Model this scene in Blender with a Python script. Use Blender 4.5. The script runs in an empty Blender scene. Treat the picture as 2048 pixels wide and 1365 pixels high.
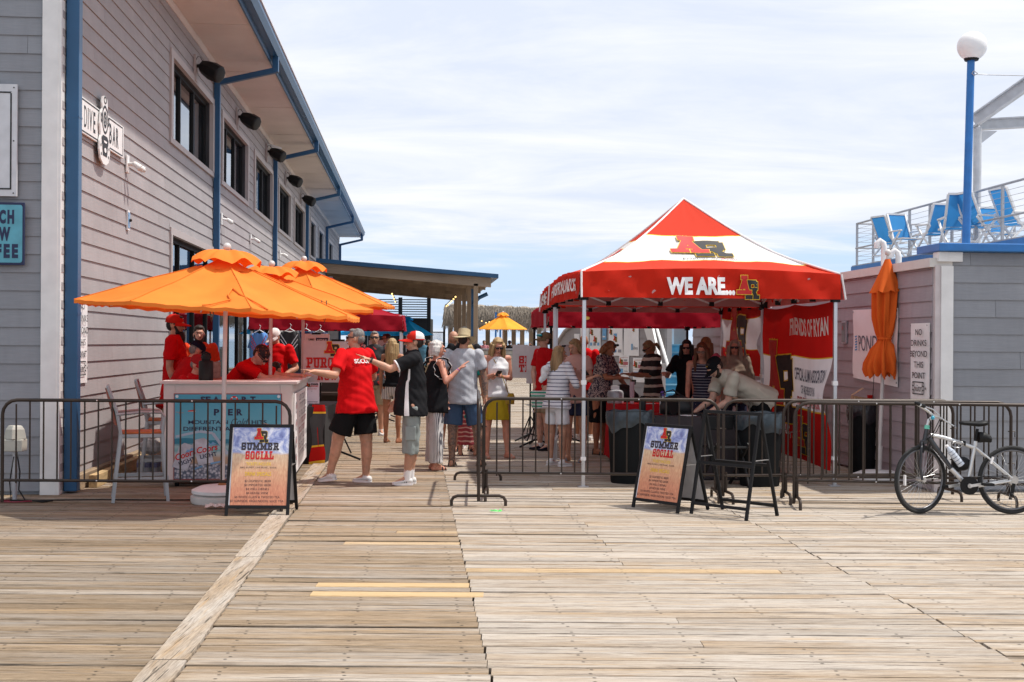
import bpy, bmesh, math, random
import numpy as np
from mathutils import Vector, Matrix, Euler, noise
random.seed(7); np.random.seed(7)
sc = bpy.context.scene
C = sc.collection
R = math.radians
# ------------------------------------------------------------------ camera, sky, sun, exposure
FPX, HC, ROLL, HZ = 2500.0, 1.63, 0.006, 3.5
cam_d = bpy.data.cameras.new('camera'); cam = bpy.data.objects.new('camera', cam_d); C.objects.link(cam)
cam_d.lens = FPX/2048*36; cam_d.sensor_width = 36; cam_d.clip_start = .1; cam_d.clip_end = 30000
cam_d.shift_y = HZ/2048
cam.matrix_world = Matrix.Translation((0, 0, HC)) @ Matrix.Rotation(R(90), 4, 'X') @ Matrix.Rotation(ROLL, 4, 'Z')
cam_d.dof.use_dof = True; cam_d.dof.focus_distance = 13.5; cam_d.dof.aperture_fstop = 16
sc.camera = cam
SUN_DIR = Vector((.47, .03, 1.0)).normalized()
world = bpy.data.worlds.new('World'); sc.world = world; world.use_nodes = True
def build_world():
    nt = world.node_tree; n = nt.nodes; l = nt.links; n.clear()
    out = n.new('ShaderNodeOutputWorld'); bg = n.new('ShaderNodeBackground'); l.new(bg.outputs[0], out.inputs[0])
    sky = n.new('ShaderNodeTexSky'); sky.sky_type = 'NISHITA'; sky.sun_disc = False
    sky.sun_elevation = math.asin(SUN_DIR.z); sky.sun_rotation = math.atan2(SUN_DIR.x, SUN_DIR.y)
    sky.air_density = 1.0; sky.dust_density = 1.3; sky.ozone_density = 1.4
    tc = n.new('ShaderNodeTexCoord'); sep = n.new('ShaderNodeSeparateXYZ'); l.new(tc.outputs['Generated'], sep.inputs[0])
    def m(op, a, b=None, clamp=False):
        x = n.new('ShaderNodeMath'); x.operation = op; x.use_clamp = clamp
        for i, v in enumerate((a, b)):
            if v is None: continue
            if isinstance(v, (int, float)): x.inputs[i].default_value = v
            else: l.new(v, x.inputs[i])
        return x.outputs[0]
    z = m('MAXIMUM', sep.outputs[2], 0.0); zz = m('ADD', z, .09)
    cx = m('DIVIDE', sep.outputs[0], zz); cy = m('DIVIDE', sep.outputs[1], zz)
    comb = n.new('ShaderNodeCombineXYZ'); l.new(m('MULTIPLY', cx, .55), comb.inputs[0]); l.new(cy, comb.inputs[1])
    def nz(scale, detail, rough, dist, off=0):
        t = n.new('ShaderNodeTexNoise'); t.inputs['Scale'].default_value = scale; t.inputs['Detail'].default_value = detail
        t.inputs['Roughness'].default_value = rough; t.inputs['Distortion'].default_value = dist
        mp = n.new('ShaderNodeMapping'); mp.inputs['Location'].default_value = (off, off*.7, 0); l.new(comb.outputs[0], mp.inputs[0]); l.new(mp.outputs[0], t.inputs[0]); return t.outputs[0]
    n1 = nz(.42, 8, .55, .35, 3.1); n2 = nz(1.5, 10, .62, .5, 9.0)
    dens = m('ADD', m('MULTIPLY', n1, .65), m('MULTIPLY', n2, .42))
    # cover grows with height: a blue gap lies low over the sea
    rise = n.new('ShaderNodeMapRange'); rise.interpolation_type = 'SMOOTHSTEP'
    l.new(z, rise.inputs[0]); rise.inputs[1].default_value = .055; rise.inputs[2].default_value = .17; rise.inputs[3].default_value = -.06; rise.inputs[4].default_value = .26
    low = n.new('ShaderNodeMapRange'); l.new(z, low.inputs[0]); low.inputs[1].default_value = 0; low.inputs[2].default_value = .05; low.inputs[3].default_value = .10; low.inputs[4].default_value = 0
    dd = m('ADD', m('ADD', dens, rise.outputs[0]), low.outputs[0])
    cov = n.new('ShaderNodeMapRange'); cov.interpolation_type = 'SMOOTHSTEP'; l.new(dd, cov.inputs[0])
    cov.inputs[1].default_value = .46; cov.inputs[2].default_value = .68
    ccol = n.new('ShaderNodeMix'); ccol.data_type = 'RGBA'
    shade = n.new('ShaderNodeMapRange'); l.new(n2, shade.inputs[0]); shade.inputs[1].default_value = .38; shade.inputs[2].default_value = .64
    l.new(shade.outputs[0], ccol.inputs[0]); ccol.inputs[6].default_value = (.68, .73, .84, 1); ccol.inputs[7].default_value = (.86, .87, .91, 1)
    sk = n.new('ShaderNodeMix'); sk.data_type = 'RGBA'; sk.blend_type = 'MULTIPLY'; sk.inputs[0].default_value = 1
    l.new(sky.outputs[0], sk.inputs[6]); sk.inputs[7].default_value = (.13, .13, .13, 1)
    hz = n.new('ShaderNodeMix'); hz.data_type = 'RGBA'; hz.inputs[0].default_value = .85
    l.new(sk.outputs[2], hz.inputs[6]); hz.inputs[7].default_value = (.53, .69, .92, 1)
    mx = n.new('ShaderNodeMix'); mx.data_type = 'RGBA'; l.new(m('MULTIPLY', cov.outputs[0], .93), mx.inputs[0]); l.new(hz.outputs[2], mx.inputs[6]); l.new(ccol.outputs[2], mx.inputs[7])
    l.new(mx.outputs[2], bg.inputs[0]); bg.inputs[1].default_value = 1.08
build_world()
sun_d = bpy.data.lights.new('sun', 'SUN'); sun = bpy.data.objects.new('sun', sun_d); C.objects.link(sun)
sun_d.energy = 4.3; sun_d.angle = R(1.0); sun_d.color = (1, .95, .87)
sun.rotation_euler = SUN_DIR.to_track_quat('Z', 'Y').to_euler()
sc.view_settings.view_transform = 'Standard'; sc.view_settings.look = 'None'
sc.view_settings.exposure = 0.14; sc.view_settings.gamma = 1; sc.view_settings.use_curve_mapping = False
sc.render.engine = 'CYCLES'; sc.cycles.max_bounces = 7; sc.cycles.use_denoising = True
# ------------------------------------------------------------------ placing
def unroll(px, py):
    dx, dy = px-1024, py-682.5
    return dx+ROLL*dy, dy-ROLL*dx-HZ
def P(px, py, D):
    x, y = unroll(px, py); return Vector((x/FPX*D, D, HC-y/FPX*D))
def G(px, py):
    x, y = unroll(px, py); D = FPX*HC/y; return Vector((x/FPX*D, D, 0))
def GX(px, D):
    """ground point seen at column px, at distance D"""
    y = FPX*HC/D; x = (px-1024)+ROLL*y; return Vector((x/FPX*D, D, 0))
SH = .0784                                   # the pier and its buildings run this much to the left per metre of depth
def B(xp, D, z=0): return Vector((xp-SH*D, D, z))
def frame(origin, xdir):
    x = Vector(xdir).normalized(); z = Vector((0, 0, 1)); y = z.cross(x).normalized(); x = y.cross(z)
    M = Matrix(((x.x, y.x, 0, origin[0]), (x.y, y.y, 0, origin[1]), (x.z, y.z, 1, origin[2]), (0, 0, 0, 1))); return M
ALONG = Vector((-SH, 1, 0)); CROSS = Vector((1, SH, 0))
# ------------------------------------------------------------------ materials
MATS = {}
def mat(name, col, rough=.6, metal=0, var=.12, vscale=6, bump=0, bscale=40, trans=0, spec=.5, stretch=None, emit=0, coat=0, objvar=0, wavebump=0, tcol=None):
    if name in MATS: return MATS[name]
    m = bpy.data.materials.new(name); MATS[name] = m; m.use_nodes = True; nt = m.node_tree; n = nt.nodes; l = nt.links
    b = n['Principled BSDF']; b.inputs['Roughness'].default_value = rough; b.inputs['Metallic'].default_value = metal
    b.inputs['Specular IOR Level'].default_value = spec
    if coat: b.inputs['Coat Weight'].default_value = coat
    tc = n.new('ShaderNodeTexCoord'); mp = n.new('ShaderNodeMapping'); l.new(tc.outputs['Object'], mp.inputs[0])
    if stretch: mp.inputs['Scale'].default_value = stretch
    t = n.new('ShaderNodeTexNoise'); t.inputs['Scale'].default_value = vscale; t.inputs['Detail'].default_value = 5; l.new(mp.outputs[0], t.inputs[0])
    r = n.new('ShaderNodeMapRange'); l.new(t.outputs[0], r.inputs[0]); r.inputs[1].default_value = .3; r.inputs[2].default_value = .7
    r.inputs[3].default_value = 1-var; r.inputs[4].default_value = 1+var*.6
    val = r.outputs[0]
    if objvar:
        oi = n.new('ShaderNodeObjectInfo'); r2 = n.new('ShaderNodeMapRange'); l.new(oi.outputs['Random'], r2.inputs[0]); r2.inputs[3].default_value = 1-objvar; r2.inputs[4].default_value = 1+objvar
        mm = n.new('ShaderNodeMath'); mm.operation = 'MULTIPLY'; l.new(val, mm.inputs[0]); l.new(r2.outputs[0], mm.inputs[1]); val = mm.outputs[0]
    mix = n.new('ShaderNodeVectorMath'); mix.operation = 'SCALE'; mix.inputs[0].default_value = col[:3]; l.new(val, mix.inputs['Scale'])
    l.new(mix.outputs[0], b.inputs['Base Color'])
    if emit: b.inputs['Emission Color'].default_value = (*col[:3], 1); b.inputs['Emission Strength'].default_value = emit
    if bump:
        t2 = n.new('ShaderNodeTexNoise'); t2.inputs['Scale'].default_value = bscale; t2.inputs['Detail'].default_value = 4; l.new(mp.outputs[0], t2.inputs[0])
        bp = n.new('ShaderNodeBump'); bp.inputs['Strength'].default_value = bump; bp.inputs['Distance'].default_value = .01; l.new(t2.outputs[0], bp.inputs['Height']); l.new(bp.outputs[0], b.inputs['Normal'])
    if trans:
        tr = n.new('ShaderNodeBsdfTranslucent')
        if tcol: tr.inputs[0].default_value = (*tcol, 1)
        else: l.new(mix.outputs[0], tr.inputs[0])
        ms = n.new('ShaderNodeMixShader'); ms.inputs[0].default_value = trans; l.new(b.outputs[0], ms.inputs[1]); l.new(tr.outputs[0], ms.inputs[2])
        l.new(ms.outputs[0], n['Material Output'].inputs[0])
    return m
def glassmat(name, tint=(.75, .85, .85), gloss=.25, thru=.6):
    if name in MATS: return MATS[name]
    m = bpy.data.materials.new(name); MATS[name] = m; m.use_nodes = True; nt = m.node_tree; n = nt.nodes; l = nt.links; n.remove(n['Principled BSDF'])
    gl = n.new('ShaderNodeBsdfGlossy'); gl.inputs['Roughness'].default_value = .02; gl.inputs[0].default_value = (.9, .95, 1, 1)
    tr = n.new('ShaderNodeBsdfTransparent'); tr.inputs[0].default_value = (*[c*thru for c in tint], 1)
    f = n.new('ShaderNodeFresnel'); f.inputs[0].default_value = 1.5; ad = n.new('ShaderNodeMath'); ad.operation = 'ADD'; ad.inputs[1].default_value = gloss*.5; ad.use_clamp = True; l.new(f.outputs[0], ad.inputs[0])
    ms = n.new('ShaderNodeMixShader'); l.new(ad.outputs[0], ms.inputs[0]); l.new(tr.outputs[0], ms.inputs[1]); l.new(gl.outputs[0], ms.inputs[2]); l.new(ms.outputs[0], n['Material Output'].inputs[0])
    return m
def nodemat(name):
    m = bpy.data.materials.new(name); MATS[name] = m; m.use_nodes = True; return m, m.node_tree.nodes, m.node_tree.links, m.node_tree.nodes['Principled BSDF']
def ramp(n, l, src, stops, interp='LINEAR'):
    r = n.new('ShaderNodeValToRGB'); r.color_ramp.interpolation = interp; e = r.color_ramp.elements
    while len(e) > 2: e.remove(e[-1])
    for i, (p, c) in enumerate(stops):
        if i < 2: e[i].position = p; e[i].color = (*c, 1)
        else: x = e.new(p); x.color = (*c, 1)
    l.new(src, r.inputs[0]); return r.outputs[0]
def wood_deck(name, seams=True):
    m, n, l, b = nodemat(name); b.inputs['Roughness'].default_value = .88; b.inputs['Specular IOR Level'].default_value = .2
    geo = n.new('ShaderNodeNewGeometry'); at = n.new('ShaderNodeAttribute'); at.attribute_name = 'tone'
    sepx = n.new('ShaderNodeSeparateColor'); l.new(at.outputs['Color'], sepx.inputs[0])
    # shift the grain per board
    comb = n.new('ShaderNodeCombineXYZ'); 
    mu = n.new('ShaderNodeMath'); mu.operation = 'MULTIPLY'; mu.inputs[1].default_value = 57; l.new(sepx.outputs[0], mu.inputs[0]); l.new(mu.outputs[0], comb.inputs[2]); l.new(mu.outputs[0], comb.inputs[0])
    add = n.new('ShaderNodeVectorMath'); add.operation = 'ADD'; l.new(geo.outputs['Position'], add.inputs[0]); l.new(comb.outputs[0], add.inputs[1])
    def nz(sc_, scale, det, dist=0, rough=.6):
        mp = n.new('ShaderNodeMapping'); mp.inputs['Scale'].default_value = sc_; l.new(add.outputs[0], mp.inputs[0])
        t = n.new('ShaderNodeTexNoise'); t.inputs['Scale'].default_value = scale; t.inputs['Detail'].default_value = det; t.inputs['Distortion'].default_value = dist; t.inputs['Roughness'].default_value = rough; l.new(mp.outputs[0], t.inputs[0]); return t.outputs[0]
    grain = nz((1.7, 38, 1), 2.4, 9, 1.6, .74); blotch = nz((.55, 5, 1), 1.3, 5, .4); streak = nz((1.2, 24, 1), 1.1, 3, .6); crack = nz((1.1, 42, 1), 1.7, 4, .5, .6)
    # weathered grey <-> bare tan
    tan = ramp(n, l, grain, [(.32, (.12, .082, .052)), (.44, (.23, .165, .105)), (.55, (.32, .237, .158)), (.7, (.43, .33, .225))])
    gry = ramp(n, l, grain, [(.30, (.15, .125, .105)), (.42, (.30, .258, .218)), (.52, (.40, .35, .298)), (.7, (.50, .45, .395))])
    mixf = n.new('ShaderNodeMapRange'); l.new(blotch, mixf.inputs[0]); mixf.inputs[1].default_value = .35; mixf.inputs[2].default_value = .65
    ad2 = n.new('ShaderNodeMath'); ad2.operation = 'ADD'; l.new(mixf.outputs[0], ad2.inputs[0])
    s2 = n.new('ShaderNodeMath'); s2.operation = 'MULTIPLY_ADD'; l.new(sepx.outputs[1], s2.inputs[0]); s2.inputs[1].default_value = 1.6; s2.inputs[2].default_value = -.85; l.new(s2.outputs[0], ad2.inputs[1]); ad2.use_clamp = True
    mx = n.new('ShaderNodeMix'); mx.data_type = 'RGBA'; l.new(ad2.outputs[0], mx.inputs[0]); l.new(tan, mx.inputs[6]); l.new(gry, mx.inputs[7])
    # honey streaks where the grey has worn off
    st = n.new('ShaderNodeMapRange'); l.new(streak, st.inputs[0]); st.inputs[1].default_value = .58; st.inputs[2].default_value = .70; st.inputs[4].default_value = .55
    mx2 = n.new('ShaderNodeMix'); mx2.data_type = 'RGBA'; l.new(st.outputs[0], mx2.inputs[0]); l.new(mx.outputs[2], mx2.inputs[6]); mx2.inputs[7].default_value = (.42, .27, .13, 1)
    # cracks, knots and nail spots
    ck = n.new('ShaderNodeMapRange'); l.new(crack, ck.inputs[0]); ck.inputs[1].default_value = .405; ck.inputs[2].default_value = .345; ck.inputs[4].default_value = .85
    mp = n.new('ShaderNodeMapping'); mp.inputs['Scale'].default_value = (.9, 7, 1); l.new(add.outputs[0], mp.inputs[0])
    vo = n.new('ShaderNodeTexVoronoi'); vo.inputs['Scale'].default_value = 1.1; l.new(mp.outputs[0], vo.inputs[0])
    kn = n.new('ShaderNodeMapRange'); l.new(vo.outputs[0], kn.inputs[0]); kn.inputs[1].default_value = .15; kn.inputs[2].default_value = .04; kn.inputs[4].default_value = .85
    kg = n.new('ShaderNodeMath'); kg.operation = 'MULTIPLY'; gs = n.new('ShaderNodeMapRange'); l.new(grain, gs.inputs[0]); gs.inputs[1].default_value = .4; gs.inputs[2].default_value = .6; l.new(gs.outputs[0], kg.inputs[0]); l.new(kn.outputs[0], kg.inputs[1])
    mxk = n.new('ShaderNodeMath'); mxk.operation = 'MAXIMUM'; l.new(ck.outputs[0], mxk.inputs[0]); l.new(kg.outputs[0], mxk.inputs[1])
    # nail heads with rust halos, two per board over every joist
    def m_(op, a, b_=None, c=None):
        x = n.new('ShaderNodeMath'); x.operation = op
        for i, v in enumerate((a, b_, c)):
            if v is None: continue
            if isinstance(v, (int, float)): x.inputs[i].default_value = v
            else: l.new(v, x.inputs[i])
        return x.outputs[0]
    sp = n.new('ShaderNodeSeparateXYZ'); l.new(geo.outputs['Position'], sp.inputs[0])
    row = m_('MULTIPLY', m_('SUBTRACT', sp.outputs[1], 5.4), 1/.146*2); rowi = m_('FLOOR', row)
    wn = n.new('ShaderNodeTexWhiteNoise'); wn.noise_dimensions = '1D'; l.new(rowi, wn.inputs['W'])
    u = m_('DIVIDE', m_('ADD', m_('MULTIPLY_ADD', sp.outputs[1], SH, sp.outputs[0]), m_('MULTIPLY', wn.outputs[0], .05)), .61)
    du = m_('MULTIPLY', m_('SUBTRACT', m_('FRACT', u), .5), .61); dv = m_('MULTIPLY', m_('SUBTRACT', m_('FRACT', row), .5), .073)
    rr = m_('SQRT', m_('ADD', m_('MULTIPLY', du, du), m_('MULTIPLY', dv, dv)))
    nl = n.new('ShaderNodeMapRange'); l.new(rr, nl.inputs[0]); nl.inputs[1].default_value = .013; nl.inputs[2].default_value = .007; nl.inputs[4].default_value = .85
    mxk2 = n.new('ShaderNodeMath'); mxk2.operation = 'MAXIMUM'; l.new(mxk.outputs[0], mxk2.inputs[0]); l.new(m_('MULTIPLY', nl.outputs[0], m_('GREATER_THAN', wn.outputs[0], .3)), mxk2.inputs[1]); mxk = mxk2
    if seams:                                    # dark broken lines along the board edges
        rf = m_('FRACT', m_('MULTIPLY', row, .5)); ed = m_('MULTIPLY', m_('MINIMUM', rf, m_('SUBTRACT', .955, rf)), .146); er = n.new('ShaderNodeMapRange'); l.new(m_('SUBTRACT', ed, m_('MULTIPLY', crack, .012)), er.inputs[0])
        er.inputs[1].default_value = .002; er.inputs[2].default_value = -.005; er.inputs[4].default_value = .75
        mk = n.new('ShaderNodeMath'); mk.operation = 'MAXIMUM'; l.new(mxk.outputs[0], mk.inputs[0]); wr_ = n.new('ShaderNodeMapRange'); l.new(streak, wr_.inputs[0]); wr_.inputs[1].default_value = .40; wr_.inputs[2].default_value = .56; l.new(m_('MULTIPLY', er.outputs[0], wr_.outputs[0]), mk.inputs[1]); mxk = mk
    mx3 = n.new('ShaderNodeMix'); mx3.data_type = 'RGBA'; l.new(mxk.outputs[0], mx3.inputs[0]); l.new(mx2.outputs[2], mx3.inputs[6]); mx3.inputs[7].default_value = (.035, .027, .022, 1)
    # new boards (blue channel) are yellow pine; tone red channel sets the board's own value
    fresh = ramp(n, l, grain, [(.3, (.40, .26, .13)), (.6, (.52, .37, .20))])
    mx4 = n.new('ShaderNodeMix'); mx4.data_type = 'RGBA'; l.new(sepx.outputs[2], mx4.inputs[0]); l.new(mx3.outputs[2], mx4.inputs[6]); l.new(fresh, mx4.inputs[7])
    vv = n.new('ShaderNodeMath'); vv.operation = 'MULTIPLY_ADD'; l.new(sepx.outputs[0], vv.inputs[0]); vv.inputs[1].default_value = .42; vv.inputs[2].default_value = .87
    fin = n.new('ShaderNodeVectorMath'); fin.operation = 'SCALE'; l.new(mx4.outputs[2], fin.inputs[0]); l.new(vv.outputs[0], fin.inputs['Scale'])
    l.new(fin.outputs[0], b.inputs['Base Color'])
    bp = n.new('ShaderNodeBump'); bp.inputs['Strength'].default_value = .55; bp.inputs['Distance'].default_value = .006; l.new(grain, bp.inputs['Height']); l.new(bp.outputs[0], b.inputs['Normal'])
    return m
M_DECK = wood_deck('weathered_deck_wood')
def siding_mat(name, col):
    m, n, l, b = nodemat(name); b.inputs['Roughness'].default_value = .7; b.inputs['Specular IOR Level'].default_value = .3
    tc = n.new('ShaderNodeTexCoord'); oi = n.new('ShaderNodeObjectInfo')
    ad = n.new('ShaderNodeVectorMath'); ad.operation = 'ADD'; cb = n.new('ShaderNodeCombineXYZ'); mu = n.new('ShaderNodeMath'); mu.operation = 'MULTIPLY'; mu.inputs[1].default_value = 40; l.new(oi.outputs['Random'], mu.inputs[0]); l.new(mu.outputs[0], cb.inputs[0]); l.new(tc.outputs['Object'], ad.inputs[0]); l.new(cb.outputs[0], ad.inputs[1])
    def nz(s, scale, d=5):
        mp = n.new('ShaderNodeMapping'); mp.inputs['Scale'].default_value = s; l.new(ad.outputs[0], mp.inputs[0]); t = n.new('ShaderNodeTexNoise'); t.inputs['Scale'].default_value = scale; t.inputs['Detail'].default_value = d; l.new(mp.outputs[0], t.inputs[0]); return t.outputs[0]
    g = nz((1.5, 1, 30), 3); d = nz((1, 1, 1), 1.3, 6); dv = nz((9, 1, .7), 1.2, 4)
    def mr(x, a, c, lo, hi):
        r = n.new('ShaderNodeMapRange'); l.new(x, r.inputs[0]); r.inputs[1].default_value = a; r.inputs[2].default_value = c; r.inputs[3].default_value = lo; r.inputs[4].default_value = hi; return r.outputs[0]
    def mul(a, c):
        x = n.new('ShaderNodeMath'); x.operation = 'MULTIPLY'; l.new(a, x.inputs[0]); l.new(c, x.inputs[1]); return x.outputs[0]
    v = mul(mul(mr(g, .3, .7, .93, 1.05), mr(d, .3, .7, .9, 1.06)), mul(mr(oi.outputs['Random'], 0, 1, .94, 1.05), mr(dv, .35, .6, .96, 1.01)))
    s = n.new('ShaderNodeVectorMath'); s.operation = 'SCALE'; s.inputs[0].default_value = col; l.new(v, s.inputs['Scale']); l.new(s.outputs[0], b.inputs['Base Color'])
    bp = n.new('ShaderNodeBump'); bp.inputs['Strength'].default_value = .25; bp.inputs['Distance'].default_value = .003; l.new(g, bp.inputs['Height']); l.new(bp.outputs[0], b.inputs['Normal'])
    return m
M_SIDE = siding_mat('grey_siding_paint', (.315, .295, .30))
M_SIDEL = siding_mat('pale_grey_siding_paint', (.345, .32, .325))
M_SIDER = siding_mat('shaded_grey_siding_paint', (.265, .275, .30))  # darker copy for walls turned from the sun, shade put into the colour
M_SIDEP = siding_mat('mauve_shade_siding_paint', (.345, .30, .32))  # purplish tint of the shed's unlit side, shade mixed into the paint colour
M_WHITE = mat('white_paint', (.74, .73, .72), .5, var=.07, bump=.05)
M_CREAM = mat('cream_trim_paint', (.62, .59, .56), .55, var=.07)
M_SOFFIT = mat('soffit_paint', (.66, .60, .57), .6, var=.10, vscale=1.2, bump=.05, bscale=8)
M_BLUE = mat('navy_blue_metal', (.018, .085, .19), .38, .1, var=.1, vscale=3)
M_BLUE2 = mat('bright_blue_paint', (.02, .16, .46), .45, var=.15, bump=.1)
M_BLACK = mat('black_metal', (.011, .011, .012), .55, var=.2, spec=.22)
M_DARK = mat('dark_interior', (.02, .02, .022), .9)
M_BRONZE = mat('bronze_steel', (.040, .027, .020), .45, .35, var=.25, vscale=12, bump=.05)
M_ALU = mat('brushed_aluminium', (.58, .58, .60), .35, .85, var=.08)
M_WSTEEL = mat('white_steel_tube', (.72, .72, .74), .4, .2, var=.05)
M_STEEL = mat('galvanised_steel', (.42, .43, .46), .5, .4, var=.15)
M_GLASS = glassmat('window_glass', gloss=.3, thru=.75)
M_BOLT = mat('bright_bolt', (.7, .7, .7), .3, .9)
def fabric(name, col, trans=.25, var=.08, bump=.15, bscale=12, rough=.85, tcol=None): return mat(name, col, rough, var=var, vscale=3, bump=bump, bscale=bscale, trans=trans, spec=.2, tcol=tcol)
# ------------------------------------------------------------------ mesh building
def circ(n, ph=0): return [(math.cos(2*math.pi*i/n+ph), math.sin(2*math.pi*i/n+ph)) for i in range(n)]
class MB:
    def __init__(s): s.v = []; s.f = []
    def add(s, vs, fs):
        o = len(s.v); s.v += [tuple(v) for v in vs]; s.f += [tuple(i+o for i in f) for f in fs]; return s
    def box(s, a, b, M=None):
        x0, y0, z0 = a; x1, y1, z1 = b
        vs = [Vector(p) for p in ((x0, y0, z0), (x1, y0, z0), (x1, y1, z0), (x0, y1, z0), (x0, y0, z1), (x1, y0, z1), (x1, y1, z1), (x0, y1, z1))]
        if M: vs = [M @ v for v in vs]
        return s.add(vs, [(0, 3, 2, 1), (4, 5, 6, 7), (0, 1, 5, 4), (1, 2, 6, 5), (2, 3, 7, 6), (3, 0, 4, 7)])
    def loft(s, secs, n=12, cap=True, closed=False):
        """secs: (center, a, b): ring = center + cos*a + sin*b"""
        vs = []; cs = circ(n)
        for c, a, b in secs:
            c = Vector(c); a = Vector(a); b = Vector(b)
            vs += [c+a*x+b*y for x, y in cs]
        fs = []
        for k in range(len(secs)-1+(1 if closed else 0)):
            k2 = (k+1) % len(secs)
            for i in range(n): fs.append((k*n+i, k*n+(i+1) % n, k2*n+(i+1) % n, k2*n+i))
        if cap and not closed:
            fs.append(tuple(reversed(range(n)))); fs.append(tuple((len(secs)-1)*n+i for i in range(n)))
        return s.add(vs, fs)
    def cone(s, a, b, ra, rb, n=10, rounded=False, flat=1.0, up=None):
        a = Vector(a); b = Vector(b); d = b-a; L = d.length or 1e-6; d = d/L
        h = Vector(up) if up is not None else (Vector((0, 0, 1)) if abs(d.z) < .9 else Vector((0, 1, 0)))
        x = d.cross(h).normalized(); y = x.cross(d).normalized()*flat
        secs = []
        if rounded in (True, 1, 3):
            for q in (.15, .5, .85): t = math.acos(1-0) ; secs.append((a-d*ra*math.cos(q*math.pi/2), x*ra*math.sin(q*math.pi/2), y*ra*math.sin(q*math.pi/2)))
        secs += [(a, x*ra, y*ra), (b, x*rb, y*rb)]
        if rounded in (True, 1, 2):
            for q in (.85, .5, .15): secs.append((b+d*rb*math.cos(q*math.pi/2), x*rb*math.sin(q*math.pi/2), y*rb*math.sin(q*math.pi/2)))
        return s.loft(secs, n)
    def tube(s, pts, r, n=8):
        pts = [Vector(p) for p in pts]; secs = []; prev = None
        for i, p in enumerate(pts):
            d = (pts[min(i+1, len(pts)-1)]-pts[max(i-1, 0)]).normalized()
            if prev is None: h = Vector((0, 0, 1)) if abs(d.z) < .9 else Vector((0, 1, 0)); x = d.cross(h).normalized()
            else: x = (prev-d*prev.dot(d)).normalized()
            prev = x; rr = r[i] if isinstance(r, (list, tuple)) else r
            secs.append((p, x*rr, d.cross(x)*rr))
        return s.loft(secs, n)
    def bar(s, a, b, w, h, up=(0, 0, 1)):
        a = Vector(a); b = Vector(b); d = (b-a).normalized(); up = Vector(up)
        if abs(d.dot(up)) > .99: up = Vector((0, 1, 0))
        x = d.cross(up).normalized(); y = x.cross(d)
        vs = [p+x*sx*w/2+y*sy*h/2 for p in (a, b) for sx, sy in ((-1, -1), (1, -1), (1, 1), (-1, 1))]
        return s.add(vs, [(0, 3, 2, 1), (4, 5, 6, 7), (0, 1, 5, 4), (1, 2, 6, 5), (2, 3, 7, 6), (3, 0, 4, 7)])
    def ball(s, c, r, n=12, m=8, M=None):
        c = Vector(c); r = Vector(r) if not isinstance(r, (int, float)) else Vector((r, r, r)); vs = []; cs = circ(n)
        for k in range(1, m):
            t = math.pi*k/m
            vs += [Vector((r.x*x*math.sin(t), r.y*y*math.sin(t), r.z*math.cos(t))) for x, y in cs]
        vs += [Vector((0, 0, r.z)), Vector((0, 0, -r.z))]
        vs = [(c+(M @ v if M else v)) for v in vs]; fs = []
        for k in range(m-2):
            for i in range(n): fs.append((k*n+i, (k+1)*n+i, (k+1)*n+(i+1) % n, k*n+(i+1) % n))
        T = (m-1)*n
        for i in range(n): fs.append((T, i, (i+1) % n)); fs.append((T+1, (m-2)*n+(i+1) % n, (m-2)*n+i))
        return s.add(vs, fs)
    def lathe(s, prof, n=20, c=(0, 0, 0)):
        return s.loft([(Vector((c[0], c[1], c[2]+z)), Vector((r, 0, 0)), Vector((0, r, 0))) for r, z in prof], n)
    def grid(s, f, nu, nv):
        vs = [f(i/nu, j/nv) for j in range(nv+1) for i in range(nu+1)]
        fs = [(j*(nu+1)+i, j*(nu+1)+i+1, (j+1)*(nu+1)+i+1, (j+1)*(nu+1)+i) for j in range(nv) for i in range(nu)]
        return s.add(vs, fs)
    def poly(s, pts): return s.add(pts, [tuple(range(len(pts)))])
    def obj(s, name, m, parent=None, smooth=False, M=None, bevel=0):
        me = bpy.data.meshes.new(name); me.from_pydata(s.v, [], s.f); me.update()
        if smooth: me.shade_smooth()
        if smooth == 'auto': me.set_sharp_from_angle(angle=R(40))
        if m: me.materials.append(m)
        return place(bpy.data.objects.new(name, me), parent, M, bevel)
def place(o, parent=None, M=None, bevel=0):
    C.objects.link(o)
    if parent: o.parent = parent
    if M is not None:
        if parent: o.matrix_local = M
        else: o.matrix_world = M
    if bevel:
        md = o.modifiers.new('bevel', 'BEVEL'); md.width = bevel; md.segments = 2; md.limit_method = 'ANGLE'
    return o
def thing(name, label, cat, M=None, group=None, kind=None):
    o = bpy.data.objects.new(name, None); C.objects.link(o); o.empty_display_size = .2
    if M is not None: o.matrix_world = M if isinstance(M, Matrix) else Matrix.Translation(M)
    return tag(o, label, cat, group, kind)
def tag(o, label=None, cat=None, group=None, kind=None):
    if label: o['label'] = label
    if cat: o['category'] = cat
    if group: o['group'] = group
    if kind: o['kind'] = kind
    return o
def rz(a, loc=(0, 0, 0)): return Matrix.Translation(loc) @ Matrix.Rotation(a, 4, 'Z')
KIDS = {}
def dup(root, M, label=None, skip=()):
    r = root.copy(); C.objects.link(r); r.matrix_world = M
    if label: r['label'] = label
    allc = [o for o in list(C.objects) if o.parent is not None]
    def rec(src, dst):
        for c in allc:
            if c.parent == src and c.name.split('.')[0] not in skip:
                k = c.copy(); C.objects.link(k); k.parent = dst; rec(c, k)
    rec(root, r); return r
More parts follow.
